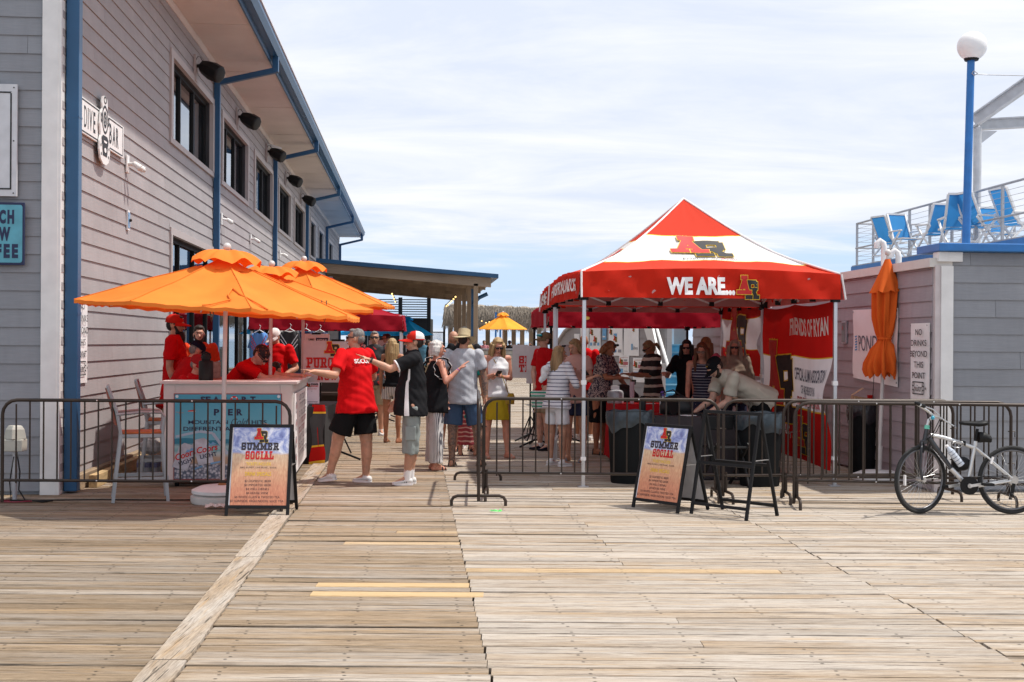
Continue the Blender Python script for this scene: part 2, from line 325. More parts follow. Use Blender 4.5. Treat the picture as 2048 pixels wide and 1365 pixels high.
# ------------------------------------------------------------------ lettering
_tc = {}
def text_mesh(s, bold=.0, shear=0.0):
    k = (s, bold, shear)
    if k in _tc: return _tc[k]
    cu = bpy.data.curves.new('t', 'FONT'); cu.body = s; cu.offset = bold; cu.shear = shear; cu.resolution_u = 3
    o = bpy.data.objects.new('t', cu); me = bpy.data.meshes.new_from_object(o)
    vs = np.array([v.co[:2] for v in me.vertices]); fs = [tuple(p.vertices) for p in me.polygons]
    if shear is not None and len(s) > 0:
        bm = bmesh.new(); bm.from_mesh(me); w0, w1 = vs[:, 0].min(), vs[:, 0].max()
        n_ = min(60, max(3, int((w1-w0)/.28)))
        for i in range(1, n_):
            bmesh.ops.bisect_plane(bm, geom=bm.verts[:]+bm.edges[:]+bm.faces[:], plane_co=(w0+(w1-w0)*i/n_, 0, 0), plane_no=(1, 0, 0))
        bmesh.ops.bisect_plane(bm, geom=bm.verts[:]+bm.edges[:]+bm.faces[:], plane_co=(0, .35, 0), plane_no=(0, 1, 0))
        bm.to_mesh(me); bm.free(); vs = np.array([v.co[:2] for v in me.vertices]); fs = [tuple(p.vertices) for p in me.polygons]
    bpy.data.objects.remove(o); bpy.data.curves.remove(cu); bpy.data.meshes.remove(me)
    lo = vs.min(0); hi = vs.max(0); vs = (vs-lo)/(hi-lo); _tc[k] = (vs, fs); return _tc[k]
def flat(u, z, off=0.0): return Vector((u, -off, z))
class Print:
    """flat lettering of one colour: shapes in (u, z) sent through a surface map"""
    def __init__(s, mp=flat, off=.004): s.mb = MB(); s.mp = mp; s.off = off; s.k = 0
    def text(s, t, u0, u1, z0, z1, bold=.02, shear=0):
        vs, fs = text_mesh(t, bold, shear)
        s.mb.add([s.mp(u0+x*(u1-u0), z0+y*(z1-z0), s.off) for x, y in vs], fs); return s
    def quad(s, pts):
        s.k += 1; o = s.off+.00012*(s.k % 14)
        s.mb.add([s.mp(u, z, o) for u, z in pts], [tuple(range(len(pts)))]); return s
    def rect(s, u0, z0, u1, z1): return s.quad([(u0, z0), (u1, z0), (u1, z1), (u0, z1)])
    def disc(s, u, z, ru, rz_, n=16, inner=0):
        cs = circ(n)
        if not inner: return s.quad([(u+x*ru, z+y*rz_) for x, y in cs])
        for i in range(n):
            a, b = cs[i], cs[(i+1) % n]
            s.mb.add([s.mp(u+a[0]*ru*k, z+a[1]*rz_*k, s.off) for k in (1,)]+[s.mp(u+b[0]*ru, z+b[1]*rz_, s.off), s.mp(u+b[0]*ru*inner, z+b[1]*rz_*inner, s.off), s.mp(u+a[0]*ru*inner, z+a[1]*rz_*inner, s.off)], [(0, 1, 2, 3)])
        return s
    def stroke(s, a, b, t, ext=0):
        ax, az = a; bx, bz = b; dx, dz = bx-ax, bz-az; L = math.hypot(dx, dz) or 1; dx /= L; dz /= L
        ax -= dx*ext; az -= dz*ext; bx += dx*ext; bz += dz*ext; nx, nz = -dz*t/2, dx*t/2
        s.k += 1; o = s.off+.00012*(s.k % 14); n_ = 6 if L > .05 else 1; vs = []
        for i in range(n_+1):
            f = i/n_; cx, cz = ax+(bx-ax)*f, az+(bz-az)*f; vs += [s.mp(cx+nx, cz+nz, o), s.mp(cx, cz, o), s.mp(cx-nx, cz-nz, o)]
        s.mb.add(vs, [q_ for i in range(n_) for q_ in ((3*i, 3*i+3, 3*i+4, 3*i+1), (3*i+1, 3*i+4, 3*i+5, 3*i+2))]); return s
    def slab(s, txt, u0, u1, z0, z1, t=.2, grow=0, gap=.16):
        ws = [SLAB[c][0] for c in txt]; tot = sum(ws)+gap*(len(txt)-1); k = (u1-u0)/tot; H = z1-z0; u = u0
        for c, w in zip(txt, ws):
            for st in SLAB[c][1]:
                (x0, y0), (x1, y1), tt = st
                # strokes are laid out in letter units, thickness follows height
                ax, az, bx, bz = u+x0*k, z0+y0*H, u+x1*k, z0+y1*H
                T = t*min(H, k*1.0)*tt+grow*2
                s.stroke((ax, az), (bx, bz), T, ext=T*.5 if tt >= 1 else T*.0+grow)
            u += (w+gap)*k
        return s
    def obj(s, m, parent, name='lettering'): return s.mb.obj(name, m, parent)
def _S(w, *lines):
    out = []
    for ln in lines:
        tt = 1
        if isinstance(ln[-1], (int, float)) and len(ln) == 3: tt = ln[2]
        out.append((ln[0], ln[1], tt))
    return (w, out)
h = .1
SLAB = {
 'A': _S(.95, ((.5-.02, .9), (.22, .1)), ((.46, .9), (.74, .1)), ((.3, .36), (.66, .36), .8), ((.06, .08), (.36, .08)), ((.6, .08), (.9, .08)), ((.34, .92), (.58, .92))),
 'R': _S(.9, ((.22, .08), (.22, .92)), ((.06, .92), (.62, .92)), ((.72, .84), (.72, .6)), ((.22, .48), (.64, .5)), ((.5, .46), (.74, .1)), ((.06, .08), (.36, .08)), ((.66, .08), (.86, .08))),
 'P': _S(.85, ((.22, .08), (.22, .92)), ((.06, .92), (.62, .92)), ((.72, .84), (.72, .58)), ((.22, .46), (.64, .46)), ((.06, .08), (.4, .08))),
 'U': _S(.9, ((.2, .92), (.2, .2)), ((.26, .08), (.64, .08)), ((.7, .92), (.7, .2)), ((.04, .92), (.34, .92)), ((.58, .92), (.84, .92))),
 'C': _S(.82, ((.14, .24), (.14, .76)), ((.22, .92), (.56, .92)), ((.22, .08), (.58, .08)), ((.66, .92), (.66, .66)), ((.66, .12), (.66, .3))),
 'H': _S(.95, ((.22, .08), (.22, .92)), ((.72, .08), (.72, .92)), ((.22, .5), (.72, .5)), ((.06, .92), (.36, .92)), ((.06, .08), (.36, .08)), ((.58, .92), (.88, .92)), ((.58, .08), (.88, .08))),
 'S': _S(.8, ((.2, .92), (.56, .92)), ((.12, .84), (.12, .6)), ((.18, .5), (.58, .5)), ((.66, .4), (.66, .16)), ((.2, .08), (.6, .08)), ((.66, .92), (.66, .72)), ((.12, .08), (.12, .28))),
 'E': _S(.85, ((.22, .08), (.22, .92)), ((.06, .92), (.7, .92)), ((.06, .08), (.7, .08)), ((.22, .5), (.52, .5)), ((.7, .92), (.7, .7)), ((.7, .08), (.7, .3))),
 'N': _S(.95, ((.2, .08), (.2, .92)), ((.74, .08), (.74, .92)), ((.2, .86), (.74, .14)), ((.06, .08), (.34, .08)), ((.6, .92), (.88, .92)), ((.06, .92), (.2, .92))),
 'O': _S(.86, ((.14, .2), (.14, .8)), ((.7, .2), (.7, .8)), ((.22, .92), (.62, .92)), ((.22, .08), (.62, .08))),
 'W': _S(1.15, ((.14, .92), (.32, .1)), ((.32, .1), (.55, .8)), ((.55, .8), (.78, .1)), ((.78, .1), (.96, .92)), ((.02, .92), (.26, .92)), ((.84, .92), (1.08, .92))),
 'M': _S(1.1, ((.18, .08), (.18, .92)), ((.9, .08), (.9, .92)), ((.18, .9), (.54, .3)), ((.9, .9), (.54, .3)), ((.04, .08), (.32, .08)), ((.76, .08), (1.04, .08)), ((.04, .92), (.18, .92)), ((.9, .92), (1.04, .92))),
 'I': _S(.5, ((.25, .08), (.25, .92)), ((.08, .92), (.42, .92)), ((.08, .08), (.42, .08))),
 'L': _S(.8, ((.22, .08), (.22, .92)), ((.06, .92), (.4, .92)), ((.06, .08), (.66, .08)), ((.68, .08), (.68, .34))),
 'T': _S(.9, ((.45, .08), (.45, .92)), ((.1, .92), (.8, .92)), ((.1, .92), (.1, .68)), ((.8, .92), (.8, .68)), ((.28, .08), (.62, .08))),
}
M_PRED = mat('print_red', (.55, .012, .01), .6, var=.04); M_PYEL = mat('print_yellow', (.80, .52, .02), .6, var=.04)
M_PBLK = mat('print_black', (.015, .014, .016), .6, var=.04); M_PWHT = mat('print_white', (.82, .80, .80), .6, var=.04)
M_PNAVY = mat('print_navy', (.012, .02, .07), .6, var=.04)
def ar_logo(parent, mp, u, z, H, off=.006, W=None, red=None, blk=None, yel=None, g=.045):
    """the overlapping A and R with gold edges; (u, z) = lower-left corner"""
    W = W or H*.95
    kw = dict(t=.26)
    y = Print(mp, off).slab('R', u+W*.42, u+W, z, z+H*.80, grow=H*g*.55, **kw); y.obj(yel or M_PYEL, parent)
    Print(mp, off+.003).slab('R', u+W*.42, u+W, z, z+H*.80, **kw).obj(blk or M_PBLK, parent)
    y = Print(mp, off+.006).slab('A', u, u+W*.62, z+H*.22, z+H, grow=H*g*.55, **kw); y.obj(yel or M_PYEL, parent)
    Print(mp, off+.009).slab('A', u, u+W*.62, z+H*.22, z+H, **kw).obj(red or M_PRED, parent)
# ------------------------------------------------------------------ deck
def box_obj(name, a, b, m, parent=None, M=None, bevel=0): return MB().box(a, b).obj(name, m, parent, M=M, bevel=bevel)
tag(box_obj('deck', (-40, -6, -.30), (40, 78, -.05), M_DARK), 'dark joist space beneath the weathered pier boards', kind='structure')
deck = bpy.data.objects['deck']
BW = .146
def plank_mesh(x0, x1, y0, y1, zt, tone, grey, new, mb=None, cols=None):
    dz = random.uniform(-.003, .004)
    c0 = .006
    vs = [(x0, y0, -.045), (x1, y0, -.045), (x1, y1, -.045), (x0, y1, -.045), (x0, y0, zt-c0+dz), (x1, y0, zt-c0), (x1, y1, zt-c0), (x0, y1, zt-c0+dz),
          (x0, y0+c0, zt+dz), (x1, y0+c0, zt), (x1, y1-c0, zt), (x0, y1-c0, zt+dz)]
    fs = [(0, 1, 5, 4), (1, 2, 6, 5), (2, 3, 7, 6), (3, 0, 4, 7), (4, 5, 9, 8), (5, 6, 10, 9), (6, 7, 11, 10), (7, 4, 8, 11), (8, 9, 10, 11)]
    return vs, fs, (tone, grey, new, 1)
def set_tone(me, cols):
    at = me.color_attributes.new('tone', 'FLOAT_COLOR', 'CORNER')
    if len(cols) == 1: arr = np.tile(cols[0], (len(me.loops), 1))
    else:
        per = np.array(cols); arr = np.repeat(per, 36, axis=0)
    at.data.foreach_set('color', arr.astype(np.float32).ravel())
def region_grey(x, D):
    xp = x+SH*D
    if xp < -1.2: return random.gauss(.38, .11)
    if xp < .4: return random.gauss(.36, .12)
    return random.gauss(.66, .12)
near = []; far = []
NEW = {(8.33,): 0}
def nearest(D): return round((D-5.4)/BW)
new_rows = {nearest(8.30): (-1.30, 'm'), nearest(8.01): (-1.29, 'm'), nearest(8.86): (2.0, 'r'), nearest(10.62): (-.98, 'm'), nearest(10.0): (-1.35, 'm')}
row = -60
y_deck = 5.4-60*BW
while y_deck < 78:
    D = y_deck; i = row; row += 1; y_deck += BW
    yc = D+BW/2; s = SH*yc
    gap = max(.003, random.gauss(.007, .0035)); y0, y1 = D, D+BW-gap
    segs = []
    xb = -1.33-s
    W_ = 9 if D < 14 else 14+D*.25
    segs.append((-W_, xb-.006, 'l')); mx0 = xb+.19+.006; mx1 = .38-s
    nx = None
    if i in new_rows and new_rows[i][1] == 'm': nx = new_rows[i][0]; segs += [(mx0, nx-.004, 'm'), (nx, mx1+random.choice((0, .08)), 'n')]
    else: segs.append((mx0, mx1, 'm'))
    jj = random.uniform(-.012, .012)
    a = mx1+random.choice((.003, .003, .004, .007, .014))
    if i in new_rows and new_rows[i][1] == 'r': segs += [(a, 1.93, 'n'), (1.937, 3.1-s, 'r')]
    elif random.random() < .3: segs += [(a, 1.56-s+jj, 'r'), (1.565-s+jj, 3.1-s, 'r')]
    else: segs.append((a, 3.1-s+jj, 'r'))
    b0 = 3.1-s+jj+random.choice((.003, .008, .014)); segs.append((b0, b0+4.9, 'r')); 
    segs.append((b0+4.91, W_+4, 'r'))
    for x0, x1, k in segs:
        if x1-x0 < .05: continue
        g = region_grey(x0+.1 if k != 'l' else xb-1, yc); t = max(0, min(1, random.gauss(.45, .17)))
        t -= {'l': .72, 'm': .33}.get(k, 0)
        col = (t, max(0, min(1, g)), 0, 1) if k != 'n' else (random.uniform(.5, .9), .2, .8 if 7.9 < D < 8.4 else .33, 1)
        vs, fs, c = plank_mesh(x0, x1, y0, y1, random.gauss(0, .0024), *col[:3])
        vis = 5.75 < D < 13.0 and x0/D < .46 and x1/D > -.46
        (near if vis and len(near) < 296 else far).append((vs, fs, c))
for vs, fs, c in near:
    me = bpy.data.meshes.new('plank'); o0 = Vector(vs[0]); me.from_pydata([tuple(Vector(v)-o0) for v in vs], [], fs); me.materials.append(M_DECK); set_tone(me, [c])
    o = bpy.data.objects.new('plank', me); C.objects.link(o); o.location = o0; o.parent = deck
big = MB(); cols = []
for vs, fs, c in far: big.add(vs, fs); cols.append(c)
o = big.obj('planking', M_DECK, deck); set_tone(o.data, cols); tag(o, kind='stuff')
# the long boards running away over the joint left of the sandwich boards
M_BEAM = wood_deck('weathered_beam_wood', False)
M_BEAM.node_tree.nodes  # same grain, turned along the beam
for nd in M_BEAM.node_tree.nodes:
    if nd.type == 'MAPPING':
        s = nd.inputs['Scale'].default_value; nd.inputs['Scale'].default_value = (s[1]*.8, s[0], 1)
yb = -3.0
for L in (9.35, 3.05, 2.6, 3.2, 9, 20, 33):
    y1 = yb+L-.012
    a, b_ = B(-1.33, yb), B(-1.33, y1); w = .185
    mb = MB(); j = random.uniform(-.008, .008)
    zt = .012
    mb.add([(a.x+j, a.y, -.04), (a.x+w+j, a.y, -.04), (b_.x+w+j, b_.y, -.04), (b_.x+j, b_.y, -.04), (a.x+j, a.y, zt), (a.x+w+j, a.y, zt), (b_.x+w+j, b_.y, zt), (b_.x+j, b_.y, zt)],
           [(0, 3, 2, 1), (4, 5, 6, 7), (0, 1, 5, 4), (1, 2, 6, 5), (2, 3, 7, 6), (3, 0, 4, 7)])
    o = mb.obj('plank', M_BEAM, deck); set_tone(o.data, [(random.uniform(.25, .55), .62, 0, 1)]); yb += L
# sea and beach beyond the end of the pier
M_SEA = mat('sea_water', (.10, .20, .28), .25, var=.25, vscale=.02, bump=.4, bscale=.3, stretch=(1, 4, 1))
tag(MB().grid(lambda u, v: Vector((-12000+24000*u, 150+v*v*22000, -4)), 12, 24).obj('sea', M_SEA), 'grey-blue ocean beyond the far end of the pier', kind='structure')
M_SAND = mat('beach_sand', (.42, .36, .27), .95, var=.15, vscale=.3, bump=.2)
tag(MB().grid(lambda u, v: Vector((-6000+12000*u, -40+v*195, -3.6)), 8, 4).obj('beach', M_SAND), 'pale sand below and beyond the pier', kind='structure')
# ------------------------------------------------------------------ siding walls built board by board
def siding(parent, M, L, H, openings=(), pitch=.19, m=M_SIDE, butt=3.66, stuff_from=None, z0=0.0, name='siding_board', slope=None, maxn=280):
    """boards in local (u, -outward, z); openings (u0, u1, z0, z1); slope(u)->top height"""
    cuts = MB(); n = 0; r = 0; z = z0
    while z < H-.01:
        zt = min(z+pitch, H)
        us = {0.0, L}
        off = (r*1.37) % butt; u = off-butt
        while u < L:
            if 0 < u < L: us.add(u)
            u += butt
        for o in openings:
            if o[2] < zt and o[3] > z: us |= {max(0, o[0]), min(L, o[1])}
        us = sorted(x for x in us if 0 <= x <= L)
        for a, b_ in zip(us, us[1:]):
            if b_-a < .02: continue
            lo, hi = z, zt; skip = False
            for o in openings:
                if o[0] < (a+b_)/2 < o[1] and o[2] < zt and o[3] > z:
                    if o[2] <= z+.02 and o[3] >= zt-.02: skip = True
                    elif o[2] > z+.02: hi = min(hi, o[2])
                    else: lo = max(lo, o[3])
            if skip or hi-lo < .015: continue
            g = .0018
            yb_, yt = -.022, -.008
            vs = [(a+g, 0, lo), (b_-g, 0, lo), (b_-g, 0, hi), (a+g, 0, hi), (a+g, yb_, lo-.004), (b_-g, yb_, lo-.004), (b_-g, yt, hi), (a+g, yt, hi)]
            fs = [(0, 3, 2, 1)[::-1], (4, 5, 6, 7), (0, 1, 5, 4), (1, 2, 6, 5), (2, 3, 7, 6), (3, 0, 4, 7)]
            if (stuff_from is not None and a >= stuff_from) or n >= maxn: cuts.add(vs, fs)
            else:
                n += 1; mb = MB().add([(v[0]-a, v[1], v[2]-lo) for v in vs], fs); mb.obj(name, m, parent, M=M @ Matrix.Translation((a, 0, lo)))
        z = zt; r += 1
    if cuts.v: tag(cuts.obj('siding', m, parent, M=M), kind='stuff')
# ------------------------------------------------------------------ left building
XW, D0 = -3.745, 13.2
lb = thing('bar_building', 'long two-storey grey clapboard building with white soffit and navy gutters on the left', 'building', frame(B(XW, D0), ALONG))
LM = Matrix.Identity(4); KA = math.hypot(1, SH)
def LD(D): return (D-D0)*KA                # depth -> distance along the wall
wins = [(18.95, 23.06), (24.0, 27.9), (28.9, 32.7), (34.0, 37.5), (38.5, 42.3), (44.4, 46.9), (48.3, 51), (54, 56.7)]
ZW0, ZW1 = 4.64, 6.08
opens = [(LD(a), LD(b_), ZW0, ZW1) for a, b_ in wins]
DOOR = (LD(19.0), LD(34.5), 0, 3.36); opens.append(DOOR)
LEN = LD(62)
MB().box((0, .012, 0), (LD(18.9), .2, 6.9)).box((LD(18.9), .012, 3.36), (LEN, .2, ZW0)).box((LD(18.9), .012, ZW1), (LEN, .2, 6.9)).box((DOOR[1], .012, 0), (LEN, .2, 3.36)).obj('wall', M_SIDEL, lb)
prev = LD(18.9)
mbp = MB()
for a, b_ in wins+[(62, 62)]:
    if LD(a)-prev > .05: mbp.box((prev, .012, ZW0), (LD(a), .19, ZW1))
    prev = LD(b_)
mbp.obj('pier_wall', M_SIDEL, lb)
siding(lb, LM, LEN, 6.85, opens, .192, M_SIDEL, stuff_from=LD(31), z0=.05)
M_TRIMW = mat('window_trim_paint', (.42, .37, .36), .6, var=.06)
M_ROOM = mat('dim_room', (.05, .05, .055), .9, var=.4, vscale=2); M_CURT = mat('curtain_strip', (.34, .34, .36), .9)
def window(a, b_, z0, z1, parent, npane=3, trim=.16, deep=.17, door=False):
    f = MB()
    f.box((a, -.045, z1-trim*.7), (b_, .02, z1)).box((a, -.045, z0), (b_, .02, z0+trim*.55)) if not door else f.box((a, -.045, z1-trim), (b_, .02, z1))
    f.box((a, -.05, z0+(0 if door else trim*.55)+.001), (a+trim, .021, z1-(trim*.7 if not door else trim)-.001)).box((b_-trim*1.2, -.05, z0+(0 if door else trim*.55)+.001), (b_, .021, z1-(trim*.7 if not door else trim)-.001))
    fr = f.obj('window' if not door else 'storefront', M_TRIMW, parent)
    ia, ib, iz0, iz1 = a+trim, b_-trim*1.2, z0+(.02 if door else trim*.55), z1-(trim*.7 if not door else trim)
    s = MB(); t = .055
    s.box((ia, deep-.09, iz0), (ib, deep, iz0+t)).box((ia, deep-.09, iz1-t), (ib, deep, iz1))
    for k in range(npane+1):
        u = ia+(ib-ia-t)*k/npane; s.box((u, deep-.088, iz0+t), (u+t, deep-.002, iz1-t))
    s.obj('sash', M_BLACK, fr)
    for k in range(npane):
        u0 = ia+(ib-ia-t)*k/npane+t; u1 = ia+(ib-ia-t)*(k+1)/npane
        MB().box((u0, deep-.05, iz0+t), (u1, deep-.044, iz1-t)).obj('pane', M_GLASS, fr)
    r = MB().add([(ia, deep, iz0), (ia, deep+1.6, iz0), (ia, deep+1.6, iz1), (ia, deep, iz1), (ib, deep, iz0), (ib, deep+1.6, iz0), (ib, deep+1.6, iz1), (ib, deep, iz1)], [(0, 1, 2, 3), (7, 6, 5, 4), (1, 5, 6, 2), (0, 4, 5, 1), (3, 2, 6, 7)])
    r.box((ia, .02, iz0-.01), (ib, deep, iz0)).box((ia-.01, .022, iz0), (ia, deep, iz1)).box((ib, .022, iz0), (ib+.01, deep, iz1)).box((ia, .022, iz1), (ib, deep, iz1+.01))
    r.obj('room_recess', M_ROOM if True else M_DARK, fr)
    if not door:
        cu = MB(); u = ia+.1
        while u < ib-.1:
            if random.random() < .6: cu.box((u, deep+.12, iz0+.02), (u+random.uniform(.05, .14), deep+.15, iz1))
            u += random.uniform(.18, .5)
        cu.obj('curtain', M_CURT, fr)
    return fr
for a, b_ in wins: window(LD(a), LD(b_), ZW0, ZW1, lb, 3 if a < 43 else 2)
store = window(DOOR[0], DOOR[1], 0, 3.36, lb, 11, trim=.11, deep=.2, door=True)
MB().box((DOOR[0]+.15, .1, 2.35), (DOOR[1]-.15, .196, 2.45)).obj('transom_bar', M_BLACK, store)
shelf = MB()
for k in range(26):
    u = random.uniform(DOOR[0]+.4, DOOR[1]-.4); w = random.uniform(.1, .4); z = random.uniform(.2, 1.4)
    shelf.box((u, .6+random.random(), z), (u+w, 1.7, z+random.uniform(.2, .7)))
shelf.obj('shop_fittings', mat('shop_fitting', (.16, .2, .2), .6, var=.6, vscale=1.5), store)
# front face and corner boards
def front_M(x, D, z=0): return lb.matrix_world.inverted() @ frame((x, D, z), CROSS)
xc = B(XW, D0).x
FM = front_M(xc-6.2, D0-6.2*SH-.0)
MB().box((0, .015, 0), (6.15, .2, 7.2)).obj('front_wall', M_SIDER, lb, M=FM)
siding(lb, FM, 6.03, 7.2, (), .192, M_SIDER, butt=9, z0=.04)
MB().box((6.04, -.05, 0), (6.205, .06, 7.3)).box((6.205, -.046, 0), (6.235, .2, 7.3)).obj('corner_board', M_WHITE, lb, M=FM)
# soffit, fascia, gutter, roof
MB().box((-.3, -1.03, 6.84), (LEN+.3, .2, 6.88)).obj('soffit', M_SOFFIT, lb)
bd = MB()
for k in range(14): bd.box((k*3.66, -1.02, 6.832), (k*3.66+.018, .0, 6.838))
bd.box((-.3, -.03, 6.70), (LEN, -.0, 6.834)).obj('soffit_joint_strip', M_SOFFIT, lb)
MB().box((-.35, -1.06, 6.80), (LEN+.35, -1.031, 7.06)).obj('fascia', M_BLUE, lb)
g = MB(); pr = [(-1.062, 6.90), (-1.062, 7.06), (-1.05, 7.08), (-1.24, 7.08), (-1.25, 7.06), (-1.25, 7.0), (-1.19, 6.90)]
g.loft([(Vector((u, 0, 0)), Vector((0, 0, 0)), Vector((0, 0, 0))) for u in (0,)], 3, cap=False) if False else None
vs = [(u, y, z) for u in (-.4, LEN+.4) for y, z in pr]; n_ = len(pr)
g.add(vs, [tuple((k, (k+1) % n_, n_+(k+1) % n_, n_+k)) for k in range(n_)]+[tuple(range(n_))[::-1], tuple(range(n_, 2*n_))]); g.obj('gutter', M_BLUE, lb)
MB().box((-.42, -1.27, 7.082), (LEN+.42, .3, 7.12)).obj('roof', M_WSTEEL, lb)
MB().box((-.3, .2, 7.12), (LEN+.3, 6, 7.3)).obj('roof_deck', M_WSTEEL, lb)
for k, D in enumerate((13.35, 23.1, 32.8, 42.6, 52.3, 61.5)):
    u = LD(D); mb = MB()
    w = .115 if k else .12; pj = -.14
    mb.box((u-w/2, pj, .02), (u+w/2, -.03, 6.45))
    mb.box((u-w/2-.001, -1.20, 6.62), (u+w/2+.001, -1.09, 6.92))
    mb.bar((u, -1.16, 6.66), (u, -.08, 6.40), w-.002, .10, up=(0, 0, 1))
    if k == 0:
        mb = MB().box((u-.07, -.165, .02), (u+.07, -.03, 7.0))
        MB().box((u-.072, -.168, 1.9), (u+.072, -.03, 1.93)).box((u-.072, -.168, 4.0), (u+.072, -.03, 4.02)).obj('pipe_strap', M_BLUE, lb)
    mb.obj('downspout', M_BLUE, lb, bevel=.008)
# ------------------------------------------------------------------ things on the left wall
def onleft(D, z, name, label, cat, **k): return thing(name, label, cat, frame(B(XW, D, z), ALONG), **k)
labs = ['black wall speaker above the first upper window, nearest the corner', 'black wall speaker above the second upper window', 'black wall speaker above the third upper window beside a small camera',
        'black wall speaker above the fourth upper window', 'smallest black wall speaker, above the fifth upper window']
for k, (px, py) in enumerate(((383, 135), (468, 236), (528, 305), (567, 358), (598, 398))):
    D = -9363/(px-828); p = P(px, py, D)
    t = onleft(D, p.z, 'wall_speaker', labs[k], 'speaker', group='speakers under the eaves')
    MB().box((-.1, -.06, -.24), (.1, -.022, .2)).obj('back_plate', M_TRIMW, t); MB().tube([(0, -.04, .02), (0, -.14, .03), (.01, -.2, 0)], .03, 8).obj('bracket', M_BLACK, t)
    sp = MB(); Mx = Matrix.Translation((.04, -.27, -.03)) @ Matrix.Rotation(R(28), 4, 'X') @ Matrix.Rotation(R(-14), 4, 'Z')
    secs = []
    for yy, s_ in ((-.22, .78), (-.2, .95), (-.05, 1), (.1, .78), (.16, .6)):
        secs.append((Mx @ Vector((0, yy, 0)), (Mx.to_3x3() @ Vector((.20*s_, 0, 0))), (Mx.to_3x3() @ Vector((0, 0, .16*s_)))))
    sp.loft(secs, 8).obj('speaker_body', M_BLACK, t, smooth='auto', bevel=.01)
    MB().tube([(-.03, -.05, .1), (-.05, -.08, .17), (-.03, -.12, .17), (0, -.16, .1)], .006, 5).obj('cable', M_BLACK, t)
flabs = ['white twin floodlight on the clapboards right of the bar sign', 'white floodlight on the wall above the big orange umbrella', 'white twin floodlight between the second and third downspout', 'small white floodlight beside the third downspout']
for k, (px, py) in enumerate(((247, 328), (438, 438), (497, 478), (556, 508))):
    D = -9363/(px-828); t = onleft(D, P(px, py, D).z, 'floodlight', flabs[k], 'light', group='floodlights on the siding')
    MB().box((-.06, -.05, -.12), (.06, -.022, .11)).obj('back_plate', M_WHITE, t, bevel=.01)
    for s_ in (-1, 1):
        if k in (1, 3) and s_ < 0: continue
        a = Vector((.0+s_*.02, -.05, 0)); b_ = a+Vector((s_*.05+.02, -.09, -.01))
        MB().cone(a, b_, .02, .022, 10).cone(b_, b_+Vector((s_*.02+.02, -.07, -.05)), .036, .044, 14, rounded=3).obj('lamp_head', M_WHITE, t, smooth='auto')
        c = b_+Vector((s_*.02+.02, -.072, -.052)); MB().ball(c, .03, 10, 6).obj('bulb', M_CREAM, t, smooth=True)
t = onleft(16.2, P(246, 441, 16.2).z, 'thermometer', 'small white plate with black dot on the clapboards', 'gauge')
MB().box((-.06, -.04, -.13), (.06, -.02, .13)).obj('plate', M_WHITE, t); MB().box((-.05, -.046, -.1), (.05, -.041, .1)).obj('face', mat('gauge_blue', (.2, .35, .55), .5), t); MB().ball((0, -.06, 0), .022, 8, 6).obj('knob', M_BLACK, t)
t = onleft(31.6, P(541, 297, 31.6).z, 'security_camera', 'small white camera hanging near the third speaker', 'camera')
MB().box((-.06, -.1, 0), (.06, -.02, .1)).cone((0, -.1, .05), (.12, -.34, 0), .05, .05, 10).obj('camera_body', M_WHITE, t)
# DIVE BAR sign
D_a, D_b = 13.72, 15.82; u1 = (D_b-D_a)*KA
t = onleft(D_a, 4.13, 'bar_sign', 'white DIVE BAR sign with a diver helmet emblem between the words', 'sign')
MB().box((0, -.055, -.2), (u1, -.03, .2)).obj('panel', M_WHITE, t, bevel=.004)
pr = Print(off=.057); b_ = .016
for z in (-.175, .175): pr.rect(.06, z-b_/2, u1-.06, z+b_/2)
for u in (.06, u1-.06): pr.rect(u-b_/2, -.165, u+b_/2, .165)
pr.text('D', .20, .31, -.12, .12, .0).text('I', .36, .385, -.12, .12).text('V', .43, .55, -.12, .12).text('E', .60, .69, -.12, .12)
pr.text('B', 1.35, 1.47, -.12, .12).text('A', 1.52, 1.66, -.12, .12).text('R', 1.70, 1.82, -.12, .12)
pr.obj(M_PBLK, t)
hm = MB(); hc = 1.02
def hpr(s_): return [(hc+.24*s_*x, -.02+.40*s_*y) for x, y in ((-.1, 1.0), (-.45, .93), (-.55, .75), (-.45, .6), (-.8, .45), (-.95, .1), (-.8, -.2), (-1, -.4), (-1.05, -.65), (-.8, -.9), (-.3, -1.02), (.3, -1.02), (.8, -.9), (1.05, -.65), (1, -.4), (.8, -.2), (.95, .1), (.8, .45), (.45, .6), (.55, .75), (.45, .93), (.1, 1))]
o_ = hpr(1); n_ = len(o_)
hm.add([(u, -.065, z) for u, z in o_]+[(u, -.085, z) for u, z in o_], [tuple(range(n_, 2*n_))[::-1]]+[(k, (k+1) % n_, n_+(k+1) % n_, n_+k) for k in range(n_)]); hm.obj('emblem_board', M_WHITE, t)
e = Print(off=.088); e.disc(hc, .10, .14, .17, 20, inner=.82).disc(hc, .10, .075, .10, 16, inner=.6).disc(hc, .33, .07, .045, 12, inner=.6)
e.quad([(hc-.17, -.13), (hc-.14, -.2), (hc+.14, -.2), (hc+.17, -.13), (hc+.1, -.09), (hc-.1, -.09)]).quad([(hc-.13, -.2), (hc+.13, -.2), (hc+.1, -.33), (hc-.1, -.33)])
for s_ in (-1, 1): e.disc(hc+s_*.17, .1, .03, .06, 10, inner=.5).disc(hc+s_*.19, -.22, .018, .02, 8).disc(hc+s_*.17, -.32, .018, .02, 8)
e.stroke((hc-.04, .04), (hc+.04, .16), .014).stroke((hc-.04, .16), (hc+.04, .04), .014)
e.obj(M_PBLK, t, 'emblem_print'); w_ = Print(off=.0915); w_.disc(hc, -.26, .05, .03, 10).quad([(hc-.08, -.15), (hc+.08, -.15), (hc+.05, -.175), (hc-.05, -.175)]).disc(hc-.07, .0, .012, .012, 6).obj(M_PWHT, t, 'emblem_highlight')
